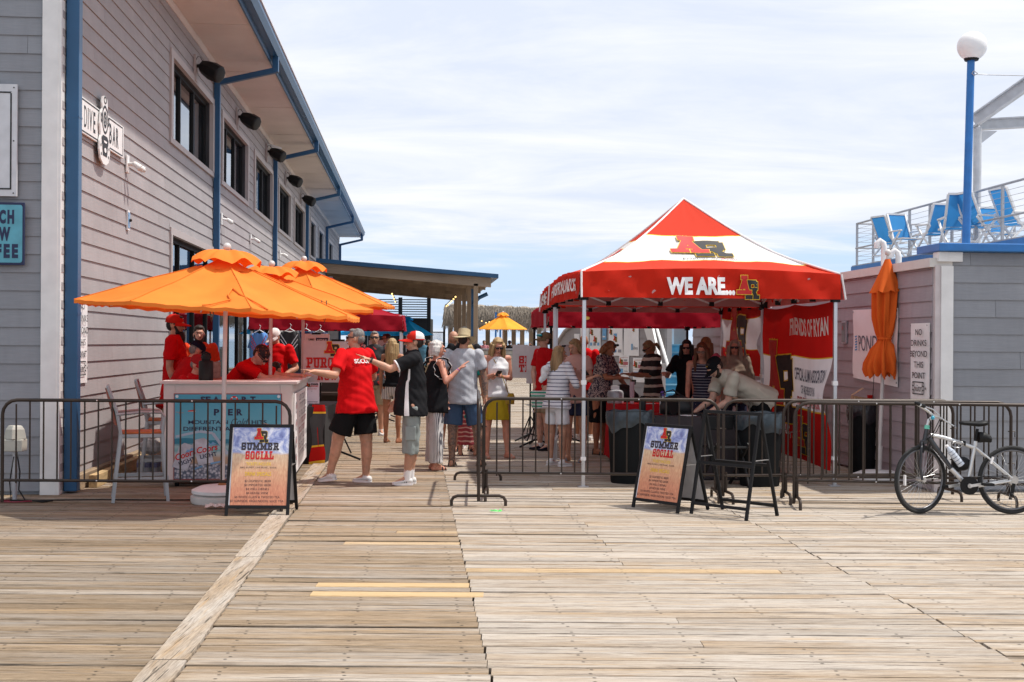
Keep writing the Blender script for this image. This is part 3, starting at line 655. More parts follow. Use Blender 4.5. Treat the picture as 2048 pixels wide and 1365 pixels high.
# no drinks signs
def drinks_sign(M, label, w=.52, h=.89):
    t = thing('no_drinks_sign', label, 'sign', M, group='vertical no drinks signs')
    MB().grid(lambda a, c: Vector((w*a, -.034-.012*math.sin(a*3.1)*math.sin(c*7), h*c)), 6, 10).grid(lambda a, c: Vector((w*(1-a), -.028-.012*math.sin((1-a)*3.1)*math.sin(c*7), h*c)), 6, 10).obj('panel', M_PWHT, t, smooth=True)
    p = Print(off=.052); rows = [('NO', .35), ('DRINKS', .82), ('BEYOND', .9), ('THIS', .5), ('POINT', .68)]
    for k, (s_, ww) in enumerate(rows):
        zt = h*(.925-k*.138); p.text(s_, w/2-ww*w/2, w/2+ww*w/2, zt-h*.078, zt, .008)
    b0, b1, c0, c1 = w*.16, w*.80, h*.09, h*.255; q = .012
    p.rect(b0+.03, c0, b1-.03, c0+q).rect(b0+.03, c1-q, b1-.03, c1).rect(b0, c0+.03, b0+q, c1-.03).rect(b1-q, c0+.03, b1, c1-.03)
    for cu_, cz_ in ((b0+.03, c0+.03), (b1-.03, c0+.03), (b0+.03, c1-.03), (b1-.03, c1-.03)): p.disc(cu_, cz_, .03, .03, 12, inner=.62)
    p.text('nütrl', b0+.06, b1-.05, c0+.035, c1-.035, .0).disc(w*.87, (c0+c1)/2, .014, .014, 8)
    for a, c in ((.06, .97), (.94, .97), (.06, .03), (.94, .03)): p.disc(w*a, h*c, .009, .009, 8)
    p.obj(M_PBLK, t); return t
drinks_sign(frame(B(XW, 13.62, 1.15), ALONG), 'white NO DRINKS BEYOND THIS POINT sign half hidden by the left downspout', w=.58, h=.97)
# signs on the dark front face of the left building
def onfront(px, py, name, label, cat, D=13.18):
    p = P(px, py, D); return thing(name, label, cat, frame((p.x, D-.06+SH*(p.x-xc), p.z), CROSS))
sc_ = 13.15/FPX
t = onfront(40, 395, 'menu_sign', 'white sign with black border line cut by the left edge of the picture', 'sign')
pts = [(-1.2, 0), (0, 0), (0, 223*sc_), (-38*sc_, 223*sc_), (-48*sc_, 235*sc_), (-62*sc_, 243*sc_), (-1.2, 243*sc_)]
n_ = len(pts); MB().add([(u, 0, z) for u, z in pts]+[(u, .03, z) for u, z in pts], [tuple(range(n_))]+[(k, (k+1) % n_, n_+(k+1) % n_, n_+k)[::-1] for k in range(n_)]).obj('panel', mat('sign_grey_white', (.60, .61, .64), .5), t)
p = Print(off=.004); q = 3*sc_
p.rect(-13*sc_, 13*sc_, -13*sc_+q, 205*sc_).rect(-1.2, 13*sc_, -13*sc_, 13*sc_+q).quad([(-13*sc_, 205*sc_), (-13*sc_+q, 205*sc_+q), (-40*sc_, 205*sc_+q), (-40*sc_, 205*sc_)])
p.obj(M_PBLK, t, 'border'); p = Print(off=.005)
for a, c in ((6, 6), (6, 110), (6, 216)): p.disc(-a*sc_, c*sc_, .008, .008, 8)
p.obj(M_PBLK, t, 'screw')
p = Print(off=.006); p.disc(-47*sc_, 190*sc_, 12*sc_, 22*sc_, 14).obj(M_PNAVY, t, 'bottle_print')
p = Print(off=.006); p.rect(-48*sc_, 30*sc_, -39*sc_, 70*sc_).obj(mat('print_amber', (.6, .33, .1), .6), t, 'amber_print')
t = onfront(55, 532, 'coffee_sign', 'blue enamel sign with navy letters, partly outside the left edge', 'sign')
MB().box((-1.1, 0, 0), (0, .02, 125*sc_)).obj('panel', M_PNAVY, t, bevel=.006)
p = Print(off=.003); p.rect(-1.09, 5*sc_, -8*sc_, 120*sc_).rect(-8.5*sc_, 9*sc_, -4*sc_, 116*sc_).disc(-8.6*sc_, 8.6*sc_+1*sc_, 4.5*sc_, 4.5*sc_, 12).disc(-8.6*sc_, 115.5*sc_, 4.5*sc_, 4.5*sc_, 12).obj(mat('print_teal', (.10, .36, .46), .5, var=.2), t, 'blue_field')
p = Print(off=.006)
for s_, a, c, z in (('C', -49, -36, 82), ('H', -33, -20, 82), ('W', -50, -27, 48), ('F', -52, -44, 14), ('E', -40, -28, 14), ('E', -24, -12, 14)):
    p.text(s_, a*sc_, c*sc_, z*sc_, (z+28)*sc_, .06)
p.obj(M_PNAVY, t)
# outlet box on its conduit
g0 = G(32, 1001); t = thing('outlet_post', 'grey outlet box on a pipe with dangling cables by the left corner', 'outlet', Matrix.Translation((P(30, 900, 12.7).x, 12.7, 0)))
M_BEIGE = mat('beige_plastic', (.42, .41, .36), .5)
MB().box((-.09, -.07, .50), (.10, .07, .62)).loft([((0, 0, .62), (.12, 0, 0), (0, .09, 0)), ((.0, .0, .72), (.10, 0, 0), (0, .075, 0)), ((0, 0, .76), (.07, 0, 0), (0, .05, 0))], 4).obj('box', M_BEIGE, t, bevel=.008)
MB().cone((0, 0, 0), (0, 0, .5), .024, .024, 10).obj('pipe', M_STEEL, t)
t = thing('power_cable', 'black cable looping down from the outlet box to the deck', 'cable', Matrix.Translation((P(30, 900, 12.7).x, 12.62, 0)))
MB().tube([(.05, 0, .5), (.09, -.02, .3), (.08, -.02, .12), (.16, -.06, .02), (.35, -.1, .008), (.42, -.02, .008), (.2, 0, .008), (-.1, .02, .008), (-.4, 0, .008), (-1.2, .05, .008)], .008, 6).tube([(.02, 0, .45), (.0, -.05, .2), (.02, -.06, .01), (.3, .02, .008), (.9, .12, .008), (1.5, .1, .008), (2.1, .15, .01)], .007, 6).obj('black_wire', M_BLACK, t, smooth=True)
MB().tube([(-.02, 0, .008), (-.3, -.05, .008), (-.1, -.12, .009), (.1, -.13, .009), (.24, -.09, .014)], .008, 6).obj('red_wire', mat('maroon_cord', (.2, .01, .03), .5), t, smooth=True)
M_LUM = mat('new_lumber', (.48, .34, .17), .8, var=.3, vscale=3, stretch=(1, 8, 8), bump=.2)
M_LUM2 = mat('tan_lumber', (.30, .22, .14), .8, var=.3, vscale=3, stretch=(1, 8, 8))
t = thing('lumber', 'yellow timber lying at the foot of the grey wall', 'timber', frame(B(XW, 13.8), ALONG)); MB().box((0, -.25, 0), (3.2, -.16, .14)).obj('timber', M_LUM, t, bevel=.004)
t = thing('lumber', 'darker timber beam lying along the grey wall base behind the stools', 'timber', frame(B(XW, 13.5), ALONG)); MB().box((0, -.12, 0), (5.0, -.03, .16)).obj('timber', M_LUM2, t, bevel=.004)
# ------------------------------------------------------------------ right shed
XS, DS = 5.78, 13.9
sh = thing('shed', 'low grey clapboard shed with white corner board and blue roof edge on the right', 'building', frame(B(XS, DS), -ALONG))
LS = 12.0
SMx = Matrix.Translation((-LS, 0, 0))
siding(sh, SMx, LS-.02, 2.50, (), .175, M_SIDEP, z0=.03)
MB().box((-LS, .012, 0), (0, .15, 2.52)).obj('wall', M_SIDEP, sh)
MB().box((-LS-.02, -.06, 2.5), (.02, .2, 2.6)).obj('roof_trim', M_CREAM, sh)
SF = sh.matrix_world.inverted() @ frame(B(XS, DS), CROSS)
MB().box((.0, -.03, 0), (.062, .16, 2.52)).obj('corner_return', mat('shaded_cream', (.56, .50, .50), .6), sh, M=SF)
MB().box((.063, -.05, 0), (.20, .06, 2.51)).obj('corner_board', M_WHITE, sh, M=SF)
SF2 = SF @ Matrix.Translation((.2, 0, 0))
siding(sh, SF2, 6.5, 2.66, (), .192, M_SIDER, z0=.03, butt=4.4)
MB().box((0, .012, 0), (6.5, .1, 2.66)).obj('front_wall', M_SIDER, sh, M=SF2)
MB().box((.02, -.07, 2.56), (.13, .08, 2.665)).box((.132, -.06, 2.56), (.3, .08, 2.664)).obj('trim_block', M_WHITE, sh, M=SF)
MB().box((.0, -.14, 2.67), (6.9, .5, 2.76)).obj('roof_fascia', M_BLUE2, sh, M=SF, bevel=.01)
MB().box((0, .0, 2.52), (6.6, LS, 2.6)).obj('roof', M_STEEL, sh, M=SF @ Matrix.Translation((.1, .2, 0)))
def onshed(px, z, name, label, cat, **k):
    D = 14450/(px-828); return thing(name, label, cat, frame(B(XS, D, z), -ALONG), **k)
drinks_sign(frame(B(XS, 14.46, .99), -ALONG), 'white NO DRINKS BEYOND THIS POINT sign beside the white corner board', w=.53, h=.89)
t = onshed(1712, 1.19, 'banner', 'white vinyl POND banner hung on the shed behind the closed umbrella', 'banner')
def wav(u, z, off): return Vector((u, -.04-off-.012*math.sin(u*4)-.006*math.sin(z*9+u*7), z+.03*(1-u/1.5)*.5))
MB().grid(lambda a, c: wav(1.5*a, .88*c-(.06 if c < .1 else 0)*a, 0), 14, 8).grid(lambda a, c: wav(1.5*(1-a), .88*c-(.06 if c < .1 else 0)*(1-a), -.004), 14, 8).obj('sheet', M_PWHT, t, smooth=True)
Print(wav, .006).text('POND', .24, .85, .35, .55, -.005).obj(mat('print_slate', (.08, .1, .14), .6), t); 
p = Print(wav, .006)
for k in range(6): p.quad([(.09, .35+k*.034), (.17, .36+k*.034), (.17, .378+k*.034), (.09, .368+k*.034)])
p.obj(mat('print_sky', (.02, .3, .6), .6), t, 'logo')
p = Print(wav, .006)
for a, c in ((.03, .85), (1.47, .85), (.03, .03), (1.47, -.01)): p.disc(a, c, .014, .014, 8, inner=.4)
p.obj(M_PBLK, t, 'grommet')
t = onshed(1690, P(1694, 688, 16.7).z, 'thermostat_case', 'small grey framed dark display on the shed beside the tent leg', 'display')
MB().box((0, -.05, 0), (.16, -.02, .3)).obj('case', M_STEEL, t, bevel=.006); MB().box((.015, -.054, .02), (.145, -.051, .28)).obj('screen', mat('display_dark', (.09, .075, .085), .3), t); Print(off=.056).disc(.06, .21, .022, .03, 10).obj(mat('dim_red', (.3, .05, .06), .5), t, 'red_mark')
# vent pipes on the shed roof
for k, (px, lab) in enumerate(((1768, 'left white bent vent pipe on the shed roof'), (1797, 'shorter white vent pipe on the shed roof, right of the bent one'))):
    t = thing('vent_pipe', lab, 'pipe', P(px, 530, 15.6), group='roof vent pipes'); hh = (.29, .17)[k]
    MB().tube([(0, 0, -.1), (0, 0, hh-.08), (-.01, 0, hh-.02), (-.05, 0, hh+.01), (-.09, 0, hh-.03), (-.09, 0, hh-.08)], .038, 12).obj('pipe', M_WHITE, t, smooth='auto')
# ------------------------------------------------------------------ upper deck building with railing
UM = frame(B(11.5, 32.5), -ALONG)
ub = thing('upper_deck_building', 'grey building with bright blue roof edge carrying the railed sun deck', 'building', UM)
siding(ub, Matrix.Identity(4), 14, 3.34, (), .192, M_SIDER, z0=.03, stuff_from=0)
MB().box((0, .012, 0), (14, 4, 3.35)).obj('wall', M_SIDER, ub)
MB().box((-.1, -.12, 3.36), (14, 9, 3.66)).obj('deck_fascia', M_BLUE2, ub)
MB().box((-.1, -.1, 3.661), (14, 9, 3.69)).obj('deck_floor', M_STEEL, ub)
rl = thing('deck_railing', 'steel cable railing round the upper sun deck', 'railing', UM @ Matrix.Translation((0, 0, 3.69)))
for k in range(11): MB().box((-.0+k*1.15, -.03, 0), (.05+k*1.15, .02, 1.07)).obj('post', M_STEEL, rl)
for k in range(1, 4): MB().box((0, k*1.4, 0), (.05, .05+k*1.4, 1.07)).obj('post', M_STEEL, rl)
MB().cone((-.02, 0, 1.09), (13, 0, 1.09), .026, .026, 8).cone((.02, 0, 1.09), (.02, 6, 1.09), .026, .026, 8).obj('top_rail', M_STEEL, rl)
MB().cone((-.02, -.02, .45), (13, -.02, .45), .022, .022, 8).cone((.02, 0, .45), (.02, 6, .45), .02, .02, 8).obj('mid_rail', M_STEEL, rl)
for k in range(8):
    if k != 3: z = .12+k*.12; MB().cone((0, 0, z), (13, 0, z), .005, .005, 4).cone((0.02, 0, z), (.02, 6, z), .005, .005, 4).obj('cable', M_STEEL, rl)
M_SLING = fabric('blue_sling', (.05, .26, .58), .3)
def beach_chair(label, px, py, D, yaw, s=1.0):
    s *= .80
    p = P(px, py, D); t = thing('beach_chair', label, 'chair', Matrix.Translation((p.x, p.y, 3.70)) @ Matrix.Rotation(R(yaw), 4, 'Z') @ Matrix.Scale(s, 4), group='blue sling chairs on the upper deck')
    f = MB(); w = .29
    for x in (-w, w):
        f.bar((x, .08, .42), (x, .42, 1.18), .05, .05).bar((x, -.42, .42), (x, .12, .42), .05, .05)
        f.bar((x*1.06, -.35, 0), (x*1.06, .28, .62), .04, .045).bar((x*1.12, .34, 0), (x*1.12, -.3, .62), .04, .045)
        MB().box((x*1.1-.04, -.36, .63), (x*1.1+.04, .26, .67)).obj('armrest', M_WHITE, t, bevel=.01)
    f.bar((-w, .42, 1.18), (w, .42, 1.18), .05, .05).bar((-w, -.42, .42), (w, -.42, .42), .04, .04).bar((-w, .3, .05), (w, .3, .05), .03, .03).obj('frame', M_WHITE, t)
    MB().grid(lambda a, c: Vector((-.27+.54*a, .09+.33*c, .44+.74*c-.02*math.sin(c*3.1))), 2, 6).obj('back_sling', M_SLING, t)
    MB().grid(lambda a, c: Vector((-.27+.54*a, -.40+.48*c, .43-.03*math.sin(c*3.1))), 2, 4).obj('seat_sling', M_SLING, t)
beach_chair('folding beach chair at the far left corner of the upper deck', 1778, 480, 29.5, 115)
beach_chair('blue sling chair second from the left on the upper deck', 1808, 480, 28.5, 15)
beach_chair('blue sling chair facing away, between two railing posts left of the lamp post', 1868, 470, 27.0, 195)
beach_chair('blue sling chair with its back to the camera beside the lamp post', 1912, 465, 26.0, 175, 1.1)
beach_chair('tilted blue sling chair just right of the blue lamp post', 1955, 455, 25.6, 110, 1.1)
beach_chair('blue sling chair low between lamp post and right edge, behind others', 1993, 455, 27.0, 10)
beach_chair('large blue sling chair nearest the right edge of the picture', 2028, 450, 25.2, 105, 1.15)
# canopy steelwork
M_FSTEEL = mat('dull_white_steel', (.52, .53, .55), .5, .1)
t = thing('steel_frame', 'white steel post and rafters without roof at the top right', 'frame', Matrix.Identity(4))
pt = P(1955, 255, 28); MB().cone((pt.x, 28, 3.7), (pt.x, 28, pt.z), .09, .09, 12).obj('post', M_FSTEEL, t, smooth='auto')
a = P(1947, 243, 28); b_ = P(2110, 128, 27)
ib = MB().bar(a, b_, .04, .26).bar(a+Vector((0, 0, .14)), b_+Vector((0, 0, .14)), .2, .03).bar(a-Vector((0, 0, .14)), b_-Vector((0, 0, .14)), .2, .03); ib.obj('sloping_beam', M_FSTEEL, t)
a = P(1960, 250, 28.3); b_ = P(2200, 236, 28.3); MB().bar(a, b_, .04, .2).bar(a-Vector((0, 0, .11)), b_-Vector((0, 0, .11)), .18, .03).bar(a+Vector((0, 0, .11)), b_+Vector((0, 0, .11)), .18, .03).obj('cross_beam', M_FSTEEL, t)
p0 = P(1955, 262, 28); MB().add([(p0.x, 28, p0.z), (p0.x+.45, 28, p0.z), (p0.x, 28, p0.z-.35), (p0.x, 28.03, p0.z), (p0.x+.45, 28.03, p0.z), (p0.x, 28.03, p0.z-.35)], [(0, 2, 1), (3, 4, 5), (0, 1, 4, 3), (1, 2, 5, 4), (2, 0, 3, 5)]).obj('gusset', M_FSTEEL, t)
# lamp post
p0 = P(1932, 487, 17); p1 = P(1942, 118, 17); d = (p1-p0)/(p1.z-p0.z)
t = thing('lamp_post', 'bright blue lamp post with white globe rising behind the shed', 'lamp', Matrix.Identity(4))
base = p0-d*p0.z; MB().cone(base, p1, .062, .05, 16).obj('pole', M_BLUE2, t, smooth='auto')
MB().ball(P(1944, 93, 17), .197, 24, 16).obj('globe', mat('globe_white', (.80, .79, .78), .4, var=0), t, smooth=True)
MB().cone(P(1943, 122, 17), P(1943, 114, 17), .09, .11, 16).obj('collar', M_BLACK, t)
t = thing('guy_wire', 'thin steel wire running right from the lamp post', 'wire', Matrix.Identity(4))
a = P(1948, 149, 17); MB().tube([a, P(1975, 150, 17.1), P(2100, 153, 18)], .008, 5).tube([a+Vector((-.03, -.06, .03)), a+Vector((.03, -.06, 0)), a+Vector((-.02, -.06, -.03)), a+Vector((-.05, -.06, 0)), a+Vector((-.03, -.06, .03))], .008, 5).obj('wire', M_STEEL, t)
# ------------------------------------------------------------------ stair building behind the tents
M_STEP = mat('blue_step_paint', (.085, .30, .46), .55, var=.15, vscale=2)
A_ = GX(1112, 33); B_ = GX(1332, 28.4); wdir = (B_-A_); WL = wdir.length
pb = thing('stair_house', 'grey clapboard house with blue steps and white doors behind the red tents', 'house', frame(A_, wdir))
siding(pb, Matrix.Translation((1.3, 0, 0)), WL-1.3, 2.66, (), .192, M_SIDEL, z0=.03)
MB().box((1.3, .012, 0), (WL, .15, 2.66)).add([(-.3, .01, 0), (1.3, .01, 0), (1.3, .01, 2.2), (.5, .01, 1.9), (-.3, .01, 1.3), (-.3, .15, 0), (1.3, .15, 0), (1.3, .15, 2.2), (.5, .15, 1.9), (-.3, .15, 1.3)], [(0, 1, 2, 3, 4), (9, 8, 7, 6, 5), (0, 4, 9, 5), (4, 3, 8, 9), (3, 2, 7, 8)]).obj('wall', M_SIDEL, pb)
MB().bar((-.4, .05, 1.28), (.5, .05, 1.95), .22, .05).bar((.5, .05, 1.95), (1.35, .05, 2.27), .22, .05).obj('sloping_cap', M_TRIMW, pb)
s0 = GX(1328, 27.2); s1 = GX(1432, 27.2); W_ = s1.x-s0.x
SM = pb.matrix_world.inverted() @ frame(s0+Vector((0, 0, 0)), CROSS)
for k in range(9):
    MB().box((0, k*.27, 0), (W_, k*.27+.27, .18*(k+1)-.035)).obj('riser', M_STEP, pb, M=SM)
    MB().box((-.02, k*.27-.03, .18*(k+1)-.034), (W_+.02, k*.27+.27, .18*(k+1))).obj('tread', mat('pale_blue_tread', (.20, .42, .56), .5), pb, M=SM)
zl = 1.62; L9 = 9*.27
MB().box((-.1, L9, 0), (W_+.1, L9+3, zl-.02)).obj('landing', M_STEP, pb, M=SM)
M_FRAMEW = mat('door_white', (.66, .68, .72), .45, var=.05)
fw = MB().box((-.5, L9+1.2, zl), (W_+.2, L9+1.4, zl+2.2)); fw.obj('landing_wall', M_SIDEL, pb, M=SM)
siding(pb, SM @ Matrix.Translation((W_+.15, L9+1.18-2.0, 0)), 1.9, 2.7, (), .192, M_SIDEL, z0=.03)
MB().box((W_+.15, L9-.8, 0), (W_+2.05, L9-.6, 2.7)).obj('side_wall', M_SIDEL, pb, M=SM)
for k, (a, c) in enumerate(((-.35, .02), (.06, .42), (.50, .95))):
    dr = MB().box((a, L9+1.1, zl), (c, L9+1.19, zl+2.1)).obj('door', M_FRAMEW, pb, M=SM)
    MB().box((a+.08, L9+1.085, zl+.12), (c-.08, L9+1.097, zl+1.95)).obj('pane', mat('pale_pane', (.33, .38, .42), .15, var=.15), dr)
p = Print(off=-L9-1.078); p.rect(.6, zl+1.3, .86, zl+1.6); o = p.obj(mat('pale_notice', (.55, .65, .78), .6), pb, 'notice'); o.matrix_local = SM
rr = MB(); 
for x in (-.06,): rr.add([(x, 0-.1, .75), (x, L9, 2.35), (x, L9, 3.2), (x, L9-.2, 3.2), (x, -.1, 1.15), (x-.05, -.1, .75), (x-.05, L9, 2.35), (x-.05, L9, 3.2), (x-.05, L9-.2, 3.2), (x-.05, -.1, 1.15)], [(0, 1, 2, 3, 4), (9, 8, 7, 6, 5), (0, 4, 9, 5), (4, 3, 8, 9), (0, 5, 6, 1)])
rr.box((-.14, -.3, 0), (-.03, -.18, 1.2)).obj('stair_side_panel', M_WHITE, pb, M=SM)
MB().tube([(.03, L9, 2.9), (.05, -.15, 1.15), (.06, -.3, .98), (.03, -.32, .9)], .035, 8).tube([(W_, L9, 2.95), (W_-.02, -.1, 1.1)], .03, 8).tube([(W_-.02, .1, 0), (W_-.02, .1, 1.3)], .03, 8).obj('handrail', M_WHITE, pb, M=SM, smooth='auto')
# posters on that wall
M_PG = mat('print_grey', (.28, .28, .31), .7); M_PGR = mat('print_faded_red', (.45, .12, .14), .7); M_PBL = mat('print_light_blue', (.16, .38, .62), .7)
def sheet(parent, w, h, name='sheet', y=-.035, m=None, amp=.01):
    ph = random.random()*6
    f = lambda u, z, off: Vector((u, y-off-amp*math.sin(u*9/w+ph)*math.sin(z*3/h+ph), z))
    MB().grid(lambda a, c: f(w*a, h*c, 0), 8, 8).grid(lambda a, c: f(w*(1-a), h*c, -.004), 8, 8).obj(name, m or M_PWHT, parent, smooth=True); return f
Wi = pb.matrix_world
spec = [(1150, 668, 1162, 770, 'far left white banner sheet on the stair house wall, with small text', 0), (1163, 655, 1180, 770, 'white sponsor banner left of the front tent leg', 0), (1181, 655, 1204, 716, 'white sponsor banner with six small logos right of the front tent leg', 1),
        (1207, 655, 1215, 680, 'small pale blue banner strip high on the grey wall', 4), (1205, 682, 1216, 705, 'small grey print sheet below the pale blue strip', 5),
        (1219, 655, 1248, 712, 'white sponsor banner with AR logos above the small notices', 1), (1250, 655, 1280, 712, 'white sponsor banner with a blue logo, nearest the stairs', 2),
        (1241, 711, 1261, 757, 'small white notice with red title below the banners', 3), (1269, 716, 1294, 765, 'small white notice behind the woman with the ponytail', 3)]
for x0, y0, x1, y1, lab, k in spec:
    # place on the wall: parametric intersection along the wall line
    def hit(px):
        s_ = (px-1024)/FPX; a = A_.x-s_*A_.y; d_ = s_*wdir.y-wdir.x; q = a/d_ if abs(d_) > 1e-6 else 0; return q*WL, A_.y+wdir.y*q
    ua, Da = hit(x0); ub_, Db = hit(x1); Dm = (Da+Db)/2; z0, z1 = P(x0, y1, Dm).z, P(x0, y0, Dm).z; w, h_ = ub_-ua, z1-z0
    t = thing('poster', lab, 'poster', Wi @ Matrix.Translation((ua, 0, z0)), group='sheets hung on the stair house wall')
    f = sheet(t, w, h_, m={4: M_PBL, 5: M_PG}.get(k)); pr = Print(f, .006); p2 = Print(f, .006)
    if k == 0:
        for j in range(4): p2.rect(w*.2, h_*(.2+j*.18), w*.8, h_*(.23+j*.18))
    elif k == 1:
        for ia in range(3):
            for jb in range(3):
                if random.random() < .7: (pr if (ia+jb) % 2 else p2).rect(w*(.08+ia*.31), h_*(.12+jb*.28), w*(.08+ia*.31+.2), h_*(.12+jb*.28+.1))
        ar_logo(t, f, w*.4, h_*.5, min(w*.3, h_*.2))
        ar_logo(t, f, w*.1, h_*.75, min(w*.3, h_*.2))
    elif k == 2:
        pr.rect(w*.5, h_*.2, w*.62, h_*.42); p2.text('ulllama', w*.62, w*.95, h_*.22, h_*.34, .01)
        ar_logo(t, f, w*.6, h_*.85, h_*.12)
    elif k == 3:
        Print(f, .006).rect(w*.4, h_*.58, w*.92, h_*.72).rect(w*.1, h_*.9, w*.9, h_*.91).rect(w*.05, h_*.5, w*.95, h_*.512).obj(M_PGR, t, 'red_print')
        pr.rect(w*.1, h_*.2, w*.4, h_*.42); p2.rect(w*.45, h_*.76, w*.85, h_*.82).rect(w*.5, h_*.3, w*.9, h_*.33).rect(w*.5, h_*.2, w*.9, h_*.23); ar_logo(t, f, w*.08, h_*.6, h_*.26)
    if k == 4: Print(f, .006).rect(w*.2, h_*.2, w*.8, h_*.3).obj(M_PWHT, t)
    if pr.mb.v: pr.obj(M_PBL, t, 'blue_print')
    if p2.mb.v: p2.obj(M_PG, t, 'grey_print')
t = thing('wall_pipe', 'thin grey standpipe on the poster wall', 'pipe', P(1229, 745, 31)); MB().tube([(0, 0, -.75), (0, 0, .2), (.12, 0, .2), (.2, 0, .22)], .03, 8).obj('pipe', M_STEEL, t)
# ------------------------------------------------------------------ wooden pavilion
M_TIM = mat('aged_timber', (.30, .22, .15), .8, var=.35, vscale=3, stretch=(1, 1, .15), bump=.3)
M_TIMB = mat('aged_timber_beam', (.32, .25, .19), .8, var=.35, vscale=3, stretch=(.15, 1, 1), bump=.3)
pv = thing('pavilion', 'open timber pavilion with sloping navy-edged roof beyond the left umbrellas', 'pavilion', Matrix.Identity(4))
DP = 45.0
tl, tr = P(640, 545, DP), P(982, 575, DP)
rdir = (tr-tl)
def rp(u, dy, dz): return tl+rdir*u+Vector((-SH*dy, dy, dz))
MB().add([rp(0, 0, 0), rp(1, 0, 0), rp(1, 0, .33), rp(0, 0, .33), rp(0, .15, 0), rp(1, .15, 0), rp(1, .15, .33), rp(0, .15, .33)], [(0, 1, 2, 3), (7, 6, 5, 4), (0, 4, 5, 1), (1, 5, 6, 2)]).obj('front_beam', M_TIMB, pv)
MB().add([rp(-.02, -.3, -.0+.335), rp(1.04, -.3, .335), rp(1.04, 20, .335), rp(-.02, 20, .335), rp(-.02, -.3, .48), rp(1.04, -.3, .48), rp(1.04, 20, .48), rp(-.02, 20, .48)], [(0, 3, 2, 1), (4, 5, 6, 7), (0, 1, 5, 4), (1, 2, 6, 5), (2, 3, 7, 6), (3, 0, 4, 7)]).obj('roof', M_BLUE, pv)
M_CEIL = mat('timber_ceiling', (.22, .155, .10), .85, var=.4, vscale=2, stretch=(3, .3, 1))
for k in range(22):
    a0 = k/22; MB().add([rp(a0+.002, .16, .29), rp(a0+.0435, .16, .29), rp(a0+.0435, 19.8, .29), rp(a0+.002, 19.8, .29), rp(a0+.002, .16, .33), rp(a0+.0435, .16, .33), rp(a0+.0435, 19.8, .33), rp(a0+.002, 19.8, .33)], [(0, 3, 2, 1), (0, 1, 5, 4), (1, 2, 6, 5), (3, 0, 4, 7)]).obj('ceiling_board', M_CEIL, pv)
for k in range(1, 6): MB().add([rp(0, k*3.5, .05), rp(1, k*3.5, .05), rp(1, k*3.5, .28), rp(0, k*3.5, .28), rp(0, k*3.5+.12, .05), rp(1, k*3.5+.12, .05), rp(1, k*3.5+.12, .28), rp(0, k*3.5+.12, .28)], [(0, 1, 2, 3), (7, 6, 5, 4), (0, 4, 5, 1)]).obj('joist', M_TIM, pv)
for k, (px, D, w) in enumerate(((950.5, 45, .16), (937, 47, .15), (927, 49, .15), (918, 51.5, .15), (910.5, 54.5, .16))):
    q = GX(px, D); MB().box((q.x-w/2, D, 0), (q.x+w/2, D+w, 3.75 if k < 3 else 3.6)).obj('post', M_TIM, pv)
q = GX(944.5, 46); MB().box((q.x-.06, 46, 0), (q.x+.06, 46.1, 3.6)).tube([P(975, 588, 46), P(958, 596, 46), P(945, 610, 46)], .08, 6).obj('downspout', M_BLUE, pv)
t = thing('string_lights', 'left string of warm bulbs under the pavilion ceiling', 'lights', Matrix.Identity(4), group='strings of warm bulbs')
M_BULB = mat('warm_bulb', (1, .62, .22), .4, emit=2.5, var=0)
def string(t, pts):
    MB().tube([P(*p) for p in pts], .02, 4).obj('wire', M_BLACK, t)
    for a_, b__ in zip(pts, pts[1:]):
        for q in (0, .5): c = P(*[a_[i]+(b__[i]-a_[i])*q for i in range(3)]); MB().ball(c-Vector((0, 0, .08)), .032, 8, 6).obj('bulb', M_BULB, t)
string(t, [(784, 584, 47), (788, 594, 50), (793, 606, 54)])
t = thing('string_lights', 'right string of warm bulbs under the pavilion ceiling, by the posts', 'lights', Matrix.Identity(4), group='strings of warm bulbs')
string(t, [(911, 590, 47), (903, 599, 49), (896, 606, 52), (890, 612, 54)])
t = thing('string_lights', 'yellow bulbs strung below the thatched roof edge', 'lights', Matrix.Identity(4), group='strings of warm bulbs')
string(t, [(955, 636, 66), (972, 643, 66), (985, 640, 66), (1000, 638, 66), (1020, 634, 66)])
# stage
t = thing('stage', 'black stage tower with truss behind the pavilion', 'stage', Matrix.Identity(4))
a = P(700, 640, 68); b_ = P(857, 600, 68); MB().box((a.x, 68, 0), (b_.x, 72, b_.z-1.0)).obj('backdrop', M_DARK, t)
for k in range(8):
    z = b_.z-.95+k*.13; MB().box((a.x-1, 67.6, z), (b_.x, 67.7, z+.05)).obj('truss_bar', M_BLACK, t)
for px in (700, 712, 800, 857): q = GX(px, 67.5); MB().box((q.x-.1, 67.4, 0), (q.x+.1, 67.6, b_.z+.1)).obj('tower_leg', M_BLACK, t)
t = thing('far_railing', 'thin black railing at the far end of the pier', 'railing', Matrix.Identity(4))
mb = MB(); q0, q1 = GX(858, 74), GX(888, 74)
for k in range(14): x = q0.x+(q1.x-q0.x)*k/13; mb.box((x-.012, 74, 1), (x+.012, 74.02, 2.2))
mb.box((q0.x, 73.98, 2.2), (q1.x, 74.03, 2.26)).box((q1.x-.06, 73.95, 0), (q1.x+.06, 74.05, 2.6)).obj('railing_bars', M_BLACK, t)
